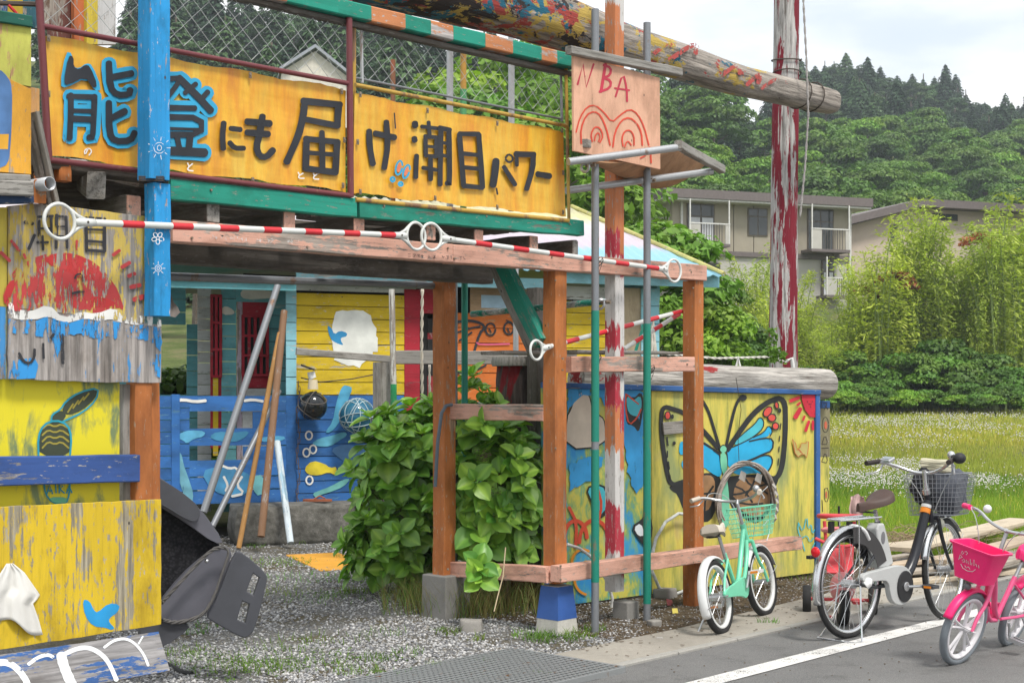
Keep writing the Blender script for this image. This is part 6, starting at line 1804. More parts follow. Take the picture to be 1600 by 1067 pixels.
    def basket_wire(s, x0, x1, z0, z1, w0, w1, m, nv=10, nh=7, r=.0018, taper=.8, name='basket'):
        """wire basket carried in front: rim plus vertical and level wires"""
        def lvl(z):
            k = (z - z0) / (z1 - z0); tx = (x1 - x0) * (taper + (1 - taper) * k); w_ = w0 + (w1 - w0) * k
            xs_ = x0; return [Vector((xs_, -w_, z)), Vector((xs_ + tx, -w_, z)), Vector((xs_ + tx, w_, z)), Vector((xs_, w_, z))]
        rim = s.t(name, lvl(z1), .0045, m, True, closed=True, sm=1)
        G = Geo()
        for i in range(nh): G.tube([p for p in lvl(z0 + (z1 - z0) * i / nh)], r, 4, True)
        a, b = lvl(z0), lvl(z1)
        for e_ in range(4):
            k = nv if e_ % 2 == 0 else int(nv * 1.1)
            for i in range(k):
                u_ = i / k; G.tube([a[e_].lerp(a[(e_ + 1) % 4], u_), b[e_].lerp(b[(e_ + 1) % 4], u_)], r, 4)
        for i in range(1, nv): G.tube([a[0].lerp(a[1], i / nv), a[3].lerp(a[2], i / nv)], r, 4)
        for i in range(1, nv): G.tube([a[0].lerp(a[3], i / nv), a[1].lerp(a[2], i / nv)], r, 4)
        s.g('basket_wires', G, m, True, rim)
        return rim
    def place(s, rear, front=None, lean=0.0, yaw=None):
        r = Vector(rear)
        if front is not None:
            d_ = Vector(front) - r; yaw = math.atan2(d_.y, d_.x)
        s.root.matrix_basis = Matrix.Translation(r) @ Matrix.Rotation(yaw, 4, 'Z') @ Matrix.Rotation(-lean, 4, 'X')
# --- black and silver electric bicycle
B = Bike('electric_bicycle', 'adult electric bicycle, black frame with silver chain case and wire front basket', .335, 1.1, (.86, 0, .86), (.915, 0, .66), rad(9))
B.wheel((0, 0, .335), False, RUB, CHROME, CHROME, 32, .019)
B.wheel((1.1, 0, .335), True, RUB, CHROME, CHROME, 28, .019)
B.fender((0, 0, .335), False, 62, 196, CHROME, .028)
B.fender((1.1, 0, .335), True, 40, 165, CHROME, .026)
o = B.t('main_tube', [(.875, 0, .80), (.84, 0, .70), (.74, 0, .48), (.66, 0, .36), (.56, 0, .30), (.46, 0, .29)], [.026, .03, .033, .035, .036, .036], BLK, n=14, sm=2)
B.t('seat_tube', [(.44, 0, .30), (.34, 0, .56), (.30, 0, .70)], .019, BLK); B.t('seat_post', [(.31, 0, .66), (.275, 0, .77)], .014, CHROME)
B.t('head_tube', [(.915, 0, .66), (.86, 0, .86)], .021, BLK, n=12)
B.t('white_decal', [(.862, 0, .775), (.855, 0, .755)], .0325, WHT, n=12); B.t('yellow_decal', [(.853, 0, .75), (.840, 0, .72)], .0335, AMB, n=12)
for y in (-1, 1):
    B.t('chain_stay', [(.44, .035 * y, .29), (.2, .045 * y, .30), (0, .055 * y, .335)], .010, BLK); B.t('seat_stay', [(.33, .02 * y, .60), (.18, .045 * y, .48), (0, .055 * y, .335)], .008, BLK)
    B.t('fork_blade', [(.93, .045 * y, .68), (.95, .05 * y, .58), (1.02, .055 * y, .44), (1.1, .06 * y, .335)], [.015, .014, .011, .009], BLK, True, sm=1)
B.t('fork_crown', [(.925, -.05, .685), (.93, .05, .685)], .015, BLK, True)
B.t('stem', [(.86, 0, .86), (.845, 0, .92), (.84, 0, 1.0)], [.020, .014, .014], CHROME, True, n=12); B.t('headset_ring', [(.866, 0, .845), (.857, 0, .875)], .026, CHROME, True, n=12)
B.t('handlebar', [(.60, .27, 1.06), (.70, .245, 1.065), (.80, .17, 1.03), (.85, .07, .985), (.86, 0, .98), (.85, -.07, .985), (.80, -.17, 1.03), (.70, -.245, 1.065), (.60, -.27, 1.06)], .011, CHROME, True, sm=2, n=10)
for y in (-1, 1):
    B.t('grip', [(.70, .247 * y, 1.065), (.57, .277 * y, 1.058)], .0165, plain('grip_brown', (.03, .022, .02), .7), True, n=12)
    B.t('brake_lever', [(.73, .235 * y, 1.05), (.72, .25 * y, 1.01), (.66, .275 * y, .99), (.60, .30 * y, .985)], [.008, .006, .005, .005], ALLOY, True, sm=1)
    B.t('brake_cable', [(.74, .23 * y, 1.05), (.86, .21 * y, 1.02), (.93, .10 * y, .90), (.92, .02 * y, .72)], .0028, CAB, True, sm=2, n=5)
G = Geo(); G.box((.73, .205, 1.075), .06, .085, .02, Matrix.Rotation(-.35, 4, 'Y') @ Matrix.Rotation(-.3, 4, 'Z'), ch=.004); d_ = B.g('display', G, ALLOY, True)
G = Geo(); G.box((.729, .205, 1.0865), .034, .055, .003, Matrix.Rotation(-.35, 4, 'Y') @ Matrix.Rotation(-.3, 4, 'Z')); B.g('display_screen', G, plain('lcd_grey', (.22, .26, .28), .3), True, d_)
V, Fc = sphere_geo((.72, -.235, 1.10), .026, 14, 8); G = Geo(); G.add(V, Fc); B.g('bell', G, CHROME, True, smooth=True)
V, Fc = sphere_geo((.69, -.30, 1.08), .045, 14, 8, (1, .9, .8)); G = Geo(); G.add(V, Fc); B.g('grip_cover', G, plain('black_cover', (.02, .02, .022), .6), True, smooth=True)
B.saddle((.25, 0, .80), .29, .19, BROWNV, -1, .075)
rim = B.basket_wire(.93, 1.24, .70, .97, .15, .19, plain('grey_basket_wire', (.22, .23, .25), .4, .3), 12, 9, .0019)
# chain case, motor, battery
def plate(B, name, prof, y0, y1, m, parent=None, front=False, ch=.004):
    n = len(prof); V = [Vector((x, y0, z)) for x, z in prof] + [Vector((x, y1, z)) for x, z in prof]
    G = Geo(); G.add(V, [tuple(range(n)), tuple(range(2 * n - 1, n - 1, -1))] + [(i, n + i, n + (i + 1) % n, (i + 1) % n) for i in range(n)])
    o = B.g(name, G, m, front, parent); bv = o.modifiers.new('bevel', 'BEVEL'); bv.width = ch; bv.segments = 2; bv.limit_method = 'ANGLE'
    return o
case = plate(B, 'chain_case', smooth2([(.02, .40), (.02, .345), (.20, .345), (.30, .335), (.32, .24), (.36, .185), (.46, .165), (.54, .20), (.575, .28), (.555, .36), (.50, .405), (.42, .425), (.20, .41)], 2, True), -.085, -.045, SILV)
plate(B, 'motor_cover', ring_pts((.475, .285), .088, .10, 22), -.094, -.084, plain('black_motor_cover', (.02, .02, .022), .4), case)
plate(B, 'sprocket_cap', ring_pts((.475, .285), .028, .03, 16), -.104, -.093, ALLOY, case)
bt_ = plate(B, 'battery', [(.26, .41), (.235, .66), (.26, .69), (.315, .69), (.355, .60), (.42, .43), (.36, .41)], -.042, .042, SILV, ch=.01)
plate(B, 'battery_badge', ring_pts((.30, .60), .022, .04, 18), -.0445, -.041, plain('badge_grey', (.16, .16, .17), .4), bt_)
B.crank((.475, 0, .285), ALLOY, .155, -.05, y=.108)
# rear carrier, guard, light, lock, stand
cr_ = B.t('rear_carrier', [(.24, -.07, .735), (-.12, -.07, .735), (-.16, -.05, .735), (-.16, .05, .735), (-.12, .07, .735), (.24, .07, .735)], .005, CHROME)
for y in (-.035, 0, .035): B.t('carrier_bar', [(-.155, y, .735), (.22, y, .735)], .0035, CHROME, parent=cr_)
for y in (-1, 1): B.t('carrier_leg', [(.0, .07 * y, .735), (.0, .075 * y, .345)], .004, CHROME)
G = Geo(); n = 14
V = []
for a in np.linspace(rad(95), rad(20), n):
    for r_ in (.352, .25): V.append(Vector((r_ * math.cos(a), -.048, .335 + r_ * math.sin(a))))
G.add(V, [(2 * i, 2 * i + 1, 2 * i + 3, 2 * i + 2) for i in range(n - 1)])
V2 = [v + Vector((0, .096, 0)) for v in V]; G.add(V2, [(2 * i, 2 * i + 1, 2 * i + 3, 2 * i + 2) for i in range(n - 1)])
o = B.g('skirt_guard', G, plain('smoke_guard', (.045, .043, .043), .5)); md = o.modifiers.new('t', 'SOLIDIFY'); md.thickness = .002
V, Fc = sphere_geo((-.345, -.0, .555), .032, 16, 8, (.5, 1, 1)); G = Geo(); G.add(V, Fc); B.g('rear_reflector', G, REDL, smooth=True)
G = Geo(); G.box((-.33, .045, .52), .05, .03, .02); B.g('reflector_mount', G, BLK)
B.t('frame_lock', [(.14, -.045, .60), (.09, -.05, .66), (.05, -.03, .685), (.05, .03, .685), (.09, .05, .66), (.14, .045, .60)], .013, WHT, sm=2, n=10)
B.t('stand', [(.0, -.08, .33), (-.02, -.10, .12), (-.10, -.16, .012), (-.16, -.15, .010), (-.16, .12, .010), (-.10, .14, .012), (-.02, .10, .12), (.0, .08, .33)], .0055, CHROME)
B.t('hub_guard', [(.04, -.09, .33), (.05, -.10, .34), (.07, -.09, .36)], .026, WHT, n=10)
V, Fc = sphere_geo((1.02, .0, .64), .045, 14, 8, (1.3, 1, 1)); G = Geo(); G.add(V, Fc); B.g('headlamp', G, plain('lamp_beige', (.45, .45, .38), .3), True, smooth=True)
rp_ = gpt(1327, 997); fp_ = gpt(1474, 968)
B.place(rp_, fp_, 0.0)
# bag inside the basket: its own thing
M4 = B.root.matrix_basis.copy()
def bw(p): return M4 @ B.T(p)
bg_ = empty('tote_bag', bw((1.08, 0, .72)), 'dark grey drawstring bag with a rolled beige cloth on top, lying in the wire basket', 'bag')
def blob(name, c, sx, sy, sz, m, parent, amp=.12, rot=None, n=20, k=14):
    V, Fc = sphere_geo((0, 0, 0), 1, n, k)
    W = []
    for v in V:
        f_ = 1 + amp * mnoise.noise(v * 2.2 + Vector(c) * 3) + amp * .5 * mnoise.noise(v * 5)
        p = Vector((v.x * sx * f_, v.y * sy * f_, v.z * sz * f_))
        if rot: p = rot @ p
        W.append(bw(Vector(c) + p))
    return mk(name, W, Fc, m, parent, smooth=True)
blob('bag_body', (1.10, -.04, .86), .12, .13, .17, plain('slate_fabric', (.075, .082, .10), .85, bump=.3), bg_, .3)
blob('bag_flap', (1.02, .07, .88), .07, .10, .12, plain('black_fabric', (.02, .02, .024), .8, bump=.3), bg_, .3)
for k in range(4):
    z = .985 + k * .024
    P_ = [bw((1.02 + .02 * math.sin(a * 2), .10 - a * .07, z + .016 * math.sin(a + k))) for a in np.linspace(0, 3, 9)]
    tube('rolled_cloth', P_, [.016, .022, .024, .024, .024, .024, .022, .018, .01], plain('beige_roll', (.52, .49, .36), .8), bg_, n=8)

# --- children's bicycles
def kid(name, label, R_, wb, m, acc, rimm, spokem, steer, hb_z, sad_z, basket, mag=False, sweep=.36, tyre=RUB, grip=CREAM, saddlem=CREAM, guard=WHT, fend=WHT):
    B = Bike(name, label, R_, wb, (wb - .17, 0, R_ * 2 + .17), (wb - .13, 0, R_ * 2 + .05), steer)
    B.wheel((0, 0, R_), False, tyre, rimm, spokem, 20, .021, mag); B.wheel((wb, 0, R_), True, tyre, rimm, spokem, 20, .021, mag)
    hx, hz = wb - .165, R_ * 2 + .13; bx_, bz = wb * .42, R_ * .95 + .02
    B.t('main_tube', [(hx, 0, hz), (hx - .10, 0, hz - .12), (bx_ + .09, 0, bz + .07), (bx_, 0, bz)], .017, m, n=12, sm=2)
    B.t('lower_tube', [(hx + .02, 0, hz - .07), (hx - .02, 0, hz - .19), (bx_ + .13, 0, bz + .0), (bx_, 0, bz - .015)], .015, m, n=12, sm=2)
    B.t('seat_tube', [(bx_, 0, bz), (bx_ - .10, 0, bz + .24)], .015, m); B.t('seat_post', [(bx_ - .09, 0, bz + .20), (bx_ - .15, 0, sad_z - .03)], .012, ALLOY)
    B.t('head_tube', [(wb - .13, 0, R_ * 2 + .05), (wb - .17, 0, R_ * 2 + .17)], .020, m, n=12)
    for y in (-1, 1):
        B.t('rear_stay', [(bx_, .025 * y, bz), (.15, .045 * y, R_ + .005), (0, .05 * y, R_)], .009, m); B.t('rear_stay', [(bx_ - .09, .012 * y, bz + .20), (.06, .045 * y, R_ + .10), (0, .05 * y, R_)], .008, m)
        B.t('fork_blade', [(wb - .125, .035 * y, R_ * 2 + .05), (wb - .10, .042 * y, R_ * 2 - .06), (wb - .03, .046 * y, R_ + .08), (wb, .05 * y, R_)], [.013, .012, .011, .01], m if not guard is WHT or name == 'mint_bicycle' else m, True, sm=1)
    B.t('fork_crown', [(wb - .127, -.04, R_ * 2 + .05), (wb - .127, .04, R_ * 2 + .05)], .013, m, True)
    B.t('stem', [(wb - .17, 0, R_ * 2 + .17), (wb - .20, 0, hb_z - .04), (wb - .185, 0, hb_z - .02)], .012, ALLOY, True)
    B.t('handlebar', [(wb - sweep, .24 + (.36 - sweep) * .5, hb_z + .02), (wb - sweep * .5 - .10, .20, hb_z + .03), (wb - .20, .12, hb_z - .01), (wb - .185, 0, hb_z - .03), (wb - .20, -.12, hb_z - .01), (wb - sweep * .5 - .10, -.20, hb_z + .03), (wb - sweep, -.24 - (.36 - sweep) * .5, hb_z + .02)], .0095, ALLOY, True, sm=2)
    for y in (-1, 1):
        B.t('grip', [(wb - sweep * .8 - .02, (.218 + (.36 - sweep) * .28) * y, hb_z + .028), (wb - sweep * 1.05 - .005, (.245 + (.36 - sweep) * .6) * y, hb_z + .018)], .0155, grip, True, n=12)
        B.t('brake_lever', [(wb - .27, .21 * y, hb_z + .01), (wb - .30, .24 * y, hb_z - .02), (wb - .37, .265 * y, hb_z - .02)], .005, ALLOY, True)
        B.t('brake_cable', [(wb - .26, .20 * y, hb_z + .01), (wb - .12, .22 * y, hb_z + .06), (wb - .05, .10 * y, hb_z), (wb - .10, .03 * y, R_ * 2 + .06)], .0028, CAB, True, sm=2, n=5)
    V, Fc = sphere_geo((wb - .25, -.17, hb_z + .045), .024, 12, 8); G = Geo(); G.add(V, Fc); B.g('bell', G, acc, True, smooth=True)
    B.saddle((bx_ - .17, 0, sad_z), .24, .16, saddlem)
    B.fender((0, 0, R_), False, 50, 205, fend, .030); B.fender((wb, 0, R_), True, 20, 150, fend, .028)
    plate(B, 'chain_guard', smooth2([(-.01, R_ + .035), (-.01, R_ - .01), (.12, R_ - .02), (bx_ - .05, bz - .045), (bx_, bz - .07), (bx_ + .07, bz - .04), (bx_ + .085, bz + .03), (bx_ + .03, bz + .075), (bx_ - .08, bz + .06)], 2, True), -.062, -.046, guard)
    B.crank((bx_, 0, bz), ALLOY, .10, 1.2, WHT if name.startswith('mint') else ALLOY)
    B.t('side_stand', [(.02, .05, R_ - .02), (-.04, .16, .015)], .007, ALLOY)
    return B
B2 = kid('mint_bicycle', "small mint green child's bicycle with matching wire basket, leaning on the lower pink beam", .235, .82, MINT, ALLOY, WHT, CHROME, rad(-4), .82, .64, 'wire', guard=MINT)
B2.basket_wire(.71, .91, .55, .74, .11, .15, MINT, 8, 6, .0022)
B2.t('frame_lock_cable', [(.86, -.05, .60), (.93, -.10, .66), (.95, -.06, .56), (.90, -.05, .50)], .004, WHT, True, sm=2)
B2.place(gpt(1130, 991), gpt(1204, 960), rad(10))
B3 = kid('pink_bicycle', "child's pink bicycle with hot pink plastic basket and white five-spoke wheels", .215, .78, PNK, WHT, plain('white_mag', (.70, .68, .70), .35), CHROME, rad(-8), .80, .60, 'box', True, .24, RUBG, HOT, HOT, HOT, HOT)
# plastic basket: tapering open box with a curved logo
def pbasket(B, x0, x1, z0, z1, w0, w1, m):
    secs = []
    for z, k, th in ((z0, 0, 0), (z0 + .004, 0, 0), (z1 - .012, .95, 0), (z1 - .010, .95, .010), (z1, 1, .010), (z1, 1, -.004), (z0 + .01, .04, -.006)):
        w_ = w0 + (w1 - w0) * k + th; xa = x0 - th - .012 * k; xb = x0 + (x1 - x0) * (.78 + .22 * k) + th
        ring = []
        for cx_, cy_, a0_ in ((xb - .03, w_ - .03, 0), (xa + .03, w_ - .03, 90), (xa + .03, -w_ + .03, 180), (xb - .03, -w_ + .03, 270)):
            for a in (0, 30, 60, 90): ring.append(Vector((cx_ + .03 * math.cos(rad(a0_ + a)), cy_ + .03 * math.sin(rad(a0_ + a)), z)))
        secs.append(ring)
    V = [p for s_ in secs for p in s_]; n = 16
    Fc = [(i * n + j, i * n + (j + 1) % n, (i + 1) * n + (j + 1) % n, (i + 1) * n + j) for i in range(len(secs) - 1) for j in range(n)]
    Fc += [tuple(range(n - 1, -1, -1)), tuple((len(secs) - 1) * n + j for j in range(n))]
    G = Geo(); G.add(V, Fc); o = B.g('basket', G, m, True, smooth=True); o.data.set_sharp_from_angle(angle=rad(45)); return o
wb3 = .78
pb = pbasket(B3, .72, .93, .50, .69, .09, .128, HOT)
# script logo on the basket's front: small white strokes
G = Geo()
def lg(y, z):
    k = (z - .5) / .19; return Vector((.72 + .21 * (.78 + .22 * k) + .0035, -y, z))
for s_ in ([(.05, .64), (.045, .655), (.035, .645), (.045, .635)], [(.03, .655), (.02, .66), (.012, .652), (.02, .642)],
           [(.06, .60), (.055, .63), (.04, .62), (.055, .61)], [(.04, .60), (.03, .615), (.022, .60), (.035, .595)], [(.015, .615), (.012, .595), (.004, .612), (.0, .595)], [(-.008, .625), (-.012, .595)], [(-.02, .61), (-.02, .597)], [(-.03, .63), (-.034, .597), (-.044, .612), (-.052, .597)], [(-.06, .61), (-.065, .595)],
           [(.045, .58), (.03, .562), (.0, .555), (-.03, .562), (-.045, .58)], [(.02, .58), (.01, .57), (-.002, .58), (-.014, .57)]):
    P_ = [lg(a, b) for a, b in s_]; G.tube(P_, .0018, 4)
B3.g('basket_lettering', G, WHT, True, pb)
V, Fc = sphere_geo((.86, -.0, .465), .022, 12, 8); G = Geo(); G.add(V, Fc); B3.g('headlamp', G, plain('lamp_dark', (.12, .12, .13), .2), True, smooth=True)
fr = gpt(1490, 1038)
hd = Vector((-.54, -.64, 0)).normalized()
B3.place(fr - hd * .78, fr, rad(17))

# --- red tricycle behind the electric bicycle
TR = Bike('tricycle', 'small red tricycle with black wheels, half hidden behind the electric bicycle', .12, .5, (.4, 0, .5), (.43, 0, .3), rad(6))
TR.root['category'] = 'tricycle'
REDP2 = plain('faded_red_plastic', (.55, .05, .06), .45, var=.2); PKP = plain('faded_pink_plastic', (.65, .22, .22), .5, var=.15)
def solid_wheel(B, c, r, w_, front=False):
    G = Geo(); c = Vector(c)
    pr = [(-w_, r * .45), (-w_, r * .92), (-w_ * .6, r), (w_ * .6, r), (w_, r * .92), (w_, r * .45)]
    k = 26; V = [c + Vector((q * math.cos(a), y, q * math.sin(a))) for a in np.linspace(0, 6.28318, k + 1)[:-1] for y, q in pr]
    G.add(V, [(i * 6 + j, i * 6 + j + 1, ((i + 1) % k) * 6 + j + 1, ((i + 1) % k) * 6 + j) for i in range(k) for j in range(5)])
    o = B.g('wheel', G, RUB, front, smooth=True); o.data.set_sharp_from_angle(angle=rad(40))
    G = Geo(); G.tube([c + Vector((0, -w_ * .9, 0)), c + Vector((0, w_ * .9, 0))], r * .5, 18); B.g('wheel_disc', G, plain('wheel_disc_cream', (.55, .5, .45), .5), front, o)
solid_wheel(TR, (0, .22, .095), .095, .028); solid_wheel(TR, (0, -.22, .095), .095, .028); solid_wheel(TR, (.5, 0, .135), .135, .03, True)
TR.t('axle', [(0, -.2, .095), (0, .2, .095)], .012, REDP2)
TR.t('frame_tube', [(0, 0, .12), (.15, 0, .22), (.32, 0, .30), (.42, 0, .34)], .02, REDP2, sm=1)
G = Geo(); V, Fc = sphere_geo((.47, 0, .24), .115, 18, 12, (1, .7, .9)); G.add(V, Fc); TR.g('front_cowl', G, PKP, True, smooth=True)
plate(TR, 'seat', smooth2([(-.06, .30), (.16, .28), (.18, .31), (.0, .345), (-.05, .45), (-.09, .46), (-.1, .36)], 2, True), -.09, .09, REDP2, ch=.012)
TR.t('guard_ring', [(.02 + .15 * math.cos(a), .14 * math.sin(a), .665 + .01 * math.cos(a)) for a in np.linspace(0, 6.283, 25)[:-1]], .016, REDP2, n=10, closed=True)
TR.t('guard_ring_lower', [(.02 + .13 * math.cos(a), .115 * math.sin(a), .57) for a in np.linspace(0, 6.283, 21)[:-1]], .013, PKP, n=8, closed=True)
for y in (-1, 1): TR.t('ring_post', [(-.06, .08 * y, .34), (-.10, .10 * y, .62)], .012, REDP2)
for y in (-.06, .06): TR.t('ring_pad', [(.14, y, .64), (.15, y, .56)], .022, RUB)
TR.t('handlebar', [(.33, .16, .54), (.39, .06, .50), (.39, -.06, .50), (.33, -.16, .54)], .012, REDP2, True, sm=1)
TR.t('front_fork', [(.4, 0, .5), (.5, 0, .14)], .018, REDP2, True); TR.t('push_bar', [(-.08, 0, .3), (-.16, 0, .60), (-.17, 0, .72)], .008, RUB)
for y in (-1, 1):
    G = Geo(); G.box((.5, .085 * y, .10 + .05 * y), .05, .05, .018, ch=.004); TR.g('pedal', G, REDP2, True)
TR.place(gpt(1312, 958), gpt(1318, 988), 0)

# ---------------------------------------------------------------- black child seat hanging behind the yellow board
cs = empty('child_seat', f(320, 900, -.3), 'dark grey plastic child bicycle seat lying tilted and roped, behind the yellow boards', 'child seat')
CSP = Plane(f(330, 880, -.35), (.93, .37, 0))
DK = plain('charcoal_plastic', (.06, .062, .072), .5, var=.1); DK2 = plain('slate_plastic', (.105, .105, .125), .45, var=.08); FAB = Mt('quilted_fabric', .85, spec=.15)
d1, c1_ = FAB.vor(70); FAB.col(FAB.mix(FAB.mr(d1, .1, .7), (.03, .03, .034), (.012, .012, .014))); FAB.bump(d1, .8, .004)
def cpoly(name, pts, front, th, m, parent=cs, ch=.008, sc=2.19):
    o = slab(name, CSP, [(x / sc, y / sc + 580) for x, y in pts], front, th, m, parent, ch=.001)
    bv = o.modifiers.new('bevel', 'BEVEL'); bv.width = ch; bv.segments = 3; bv.limit_method = 'ANGLE'; bv.angle_limit = rad(35)
    return o
cpoly('inner_shell', smooth2([(480, 400), (555, 460), (700, 560), (760, 590), (740, 640), (640, 740), (560, 800), (480, 860)], 1, True), .02, .10, FAB.m)
cpoly('side_wing', smooth2([(500, 340), (560, 370), (680, 460), (770, 585), (735, 590), (640, 520), (560, 470), (500, 440)], 1, True), .10, .10, DK2)
cpoly('arm_pad', smooth2([(500, 350), (560, 372), (640, 425), (688, 470), (680, 510), (650, 515), (560, 460), (500, 430)], 2, True), .135, .05, DK, ch=.015)
sh2 = cpoly('lower_shell', smooth2([(540, 800), (620, 700), (700, 630), (745, 600), (800, 605), (770, 700), (740, 780), (700, 840), (620, 865), (560, 860)], 1, True), .07, .12, DK2, ch=.02)
cpoly('under_skirt', smooth2([(480, 840), (560, 855), (640, 860), (650, 880), (560, 945), (480, 960)], 1, True), .04, .10, DK)
# foot plate: a rounded plate with two real openings
outer = [(800, 612), (832, 620), (912, 690), (912, 720), (872, 880), (845, 912), (815, 905), (735, 860), (700, 838), (740, 780)]
h1_ = [(865, 690), (886, 705), (865, 765), (842, 750)]; h2_ = [(828, 785), (852, 795), (838, 860), (810, 848)]
def hull_plate(name, outer, holes, front, th, m):
    import bmesh
    P_ = [[(x / 2.19, y / 2.19 + 580) for x, y in r] for r in [outer] + holes]
    bm = bmesh.new(); es = []
    for r in P_:
        vs = [bm.verts.new(CSP.hit(x, y, front)) for x, y in r]
        es += [bm.edges.new((vs[i], vs[(i + 1) % len(vs)])) for i in range(len(vs))]
    bmesh.ops.triangle_fill(bm, edges=es, use_beauty=True)
    bmesh.ops.dissolve_limit(bm, angle_limit=.01, verts=bm.verts, edges=bm.edges)
    me = bpy.data.meshes.new(name); bm.to_mesh(me); bm.free(); me.materials.append(m)
    o = link(name, me, cs, None)
    md = o.modifiers.new('t', 'SOLIDIFY'); md.thickness = th; md.offset = 0
    bv = o.modifiers.new('b', 'BEVEL'); bv.width = .006; bv.segments = 2; bv.limit_method = 'ANGLE'
    return o
hull_plate('foot_plate', smooth2(outer, 1, True), [h1_, h2_], .12, .03, DK)
rp2 = [(x / 2.19, y / 2.19 + 580) for x, y in [(560, 850), (600, 862), (690, 840), (730, 780), (760, 690), (790, 605), (740, 600), (690, 640), (600, 740), (555, 790)]]
G = Geo(); Pp = [CSP.hit(x, y, .16) for x, y in smooth2(rp2, 2)]
for s_ in range(3):
    G.tube([p + Vector((0, 0, .007 * math.sin(i * 1.2 + s_ * 2.1))) + CSP.n * .007 * math.cos(i * 1.2 + s_ * 2.1) for i, p in enumerate(Pp)], .0055, 5)
lab(G.build('tie_rope', plain('dark_braid', (.10, .095, .09), .8), smooth=True), 'dark braided rope wound round the tilted child seat', 'rope')
V, Fc = sphere_geo(CSP.hit(323, 876, .15), .012, 10, 6); mk('screw_cap', V, Fc, CHROME, cs, smooth=True)
lab(tube('black_hose', [gpt(258, 1035), gpt(285, 1050, .01), gpt(300, 1052, .01)], .014, RUB), 'black rubber hose end lying on the gravel by the leaning board', 'hose')

# ---------------------------------------------------------------- lumber pile and small things by the field
LUM = [wood('lumber_a', (.50, .42, .31), .06, (.35, .31, .26), var=.12, dirt=.25), wood('lumber_b', (.46, .36, .26), .1, (.33, .3, .26), dirt=.35), wood('lumber_c', (.38, .33, .27), .2, (.30, .28, .25), dirt=.4)]
PLK = [((1405, 858), (1598, 812), .20, .27, 'topmost wide pale plank of the lumber pile, running far right'), ((1475, 878), (1640, 832), .17, .20, 'second pale plank of the lumber pile, just in front of the topmost'), ((1500, 895), (1660, 852), .12, .16, 'third plank of the lumber pile, partly behind the pink bicycle'),
       ((1330, 858), (1445, 848), .10, .22, 'flat tan board of the lumber pile between saddle and front wheel of the electric bicycle'), ((1385, 884), (1500, 868), .11, .12, 'short grey-brown plank crossing behind the front wheel of the electric bicycle'), ((1390, 896), (1560, 880), .06, .13, 'dark-edged plank under the short one in the lumber pile'), ((1400, 912), (1600, 890), .03, .14, 'lowest plank of the lumber pile on the ground nearest the road'), ((1480, 850), (1660, 800), .05, .14, 'thin plank low at the back of the lumber pile'), ((1340, 878), (1420, 868), .04, .10, 'small offcut plank left of the lumber pile')]
for i, (p, q, z, w_, lb_) in enumerate(PLK):
    a, b = gpt(*p, z), gpt(*q, z + .01)
    lab(beam('lumber_plank', a, b, w_, .035, LUM[i % 3], jit=.002), lb_, 'plank', 'lumber pile')
for i, (p, q) in enumerate((((1395, 900), (1420, 868)), ((1540, 900), (1555, 868)))):
    lab(beam('bearer_block', gpt(*p), gpt(*q), .1, .09, DARKW), ['dark bearer block under the left part of the lumber pile', 'dark bearer block under the right part of the lumber pile'][i], 'timber')
fgp = gpt(1335, 872)
fe = empty('cloth_on_stick', fgp, 'faded pink and white cloth hung on a thin stick beyond the tricycle', 'cloth')
tube('stick', [fgp, fgp + Vector((.03, 0, .50))], .006, WIRE, fe, n=6)
V = []
for j in range(8):
    for i in range(6): V.append(px_at(1328 + 22 * i / 5 + 1.5 * math.sin(j + i), 770 + 3 * abs(i - 2.5) * (j == 0) + 38 * j / 7, fgp.y - .04 + .03 * math.sin(i * 2.2)))
mk('cloth', V, [(j * 6 + i, (j + 1) * 6 + i, (j + 1) * 6 + i + 1, j * 6 + i + 1) for j in range(7) for i in range(5)], plain('pink_white_cloth', (.55, .38, .36), .9, var=.3), fe, smooth=True)
# dry twig heap
G = Geo(); c0 = gpt(1425, 852, .05)
TW = plain('dry_twig', (.30, .22, .14), .9)
for _ in range(420):
    p = c0 + Vector((R.gauss(0, .38), R.gauss(0, .3), abs(R.gauss(0, .06)))); a = R.uniform(0, 6.28); l = R.uniform(.08, .3)
    G.tube([p, p + Vector((l * .5 * math.cos(a), l * .5 * math.sin(a), R.uniform(0, .07))), p + Vector((l * math.cos(a + .4), l * math.sin(a + .4), R.uniform(-.02, .04)))], .0025, 3, caps=False)
lab(G.build('twig_heap', TW), 'heap of dry brown stalks behind the electric bicycle', 'twigs', kind='stuff')
# rocks
CR = concrete('pale_rock', (.36, .34, .31))
for i, (px, py, r_, lb_) in enumerate([(737, 985, .07, 'pale flat rock in the gravel before the tuft of dry grass'), (1040, 934, .07, 'rounded grey rock at the foot of the mural'), (1022, 978, .04, 'small whitish stone beside the right teal tube'), (1030, 1000, .02, 'tiny white pebble on the pavement slab')]):
    c_ = gpt(px, py); rock('rock', (c_.x, c_.y, r_ * .4), r_ * 2, r_ * 1.7, r_ * 1.3, CR, lb_, 'stone', i, .12, 4)
lab(slab('yellow_scrap', Plane(gpt(1055, 955, .02), D, (0, .3, .5)), [(-.03, -.01), (.03, -.015), (.035, .02), (-.02, .025)], 0, .004, plain('scrap_yellow', (.6, .5, .1), .6), px=False), 'small yellow scrap lying in the bark litter', 'scrap')
lab(slab('red_scrap', Plane(gpt(1047, 942, .02), D, (0, .3, .5)), [(-.035, -.02), (.03, -.015), (.035, .02), (-.02, .035)], 0, .006, plain('scrap_red', (.45, .12, .12), .6), px=False), 'small red scrap lying in the bark litter', 'scrap')
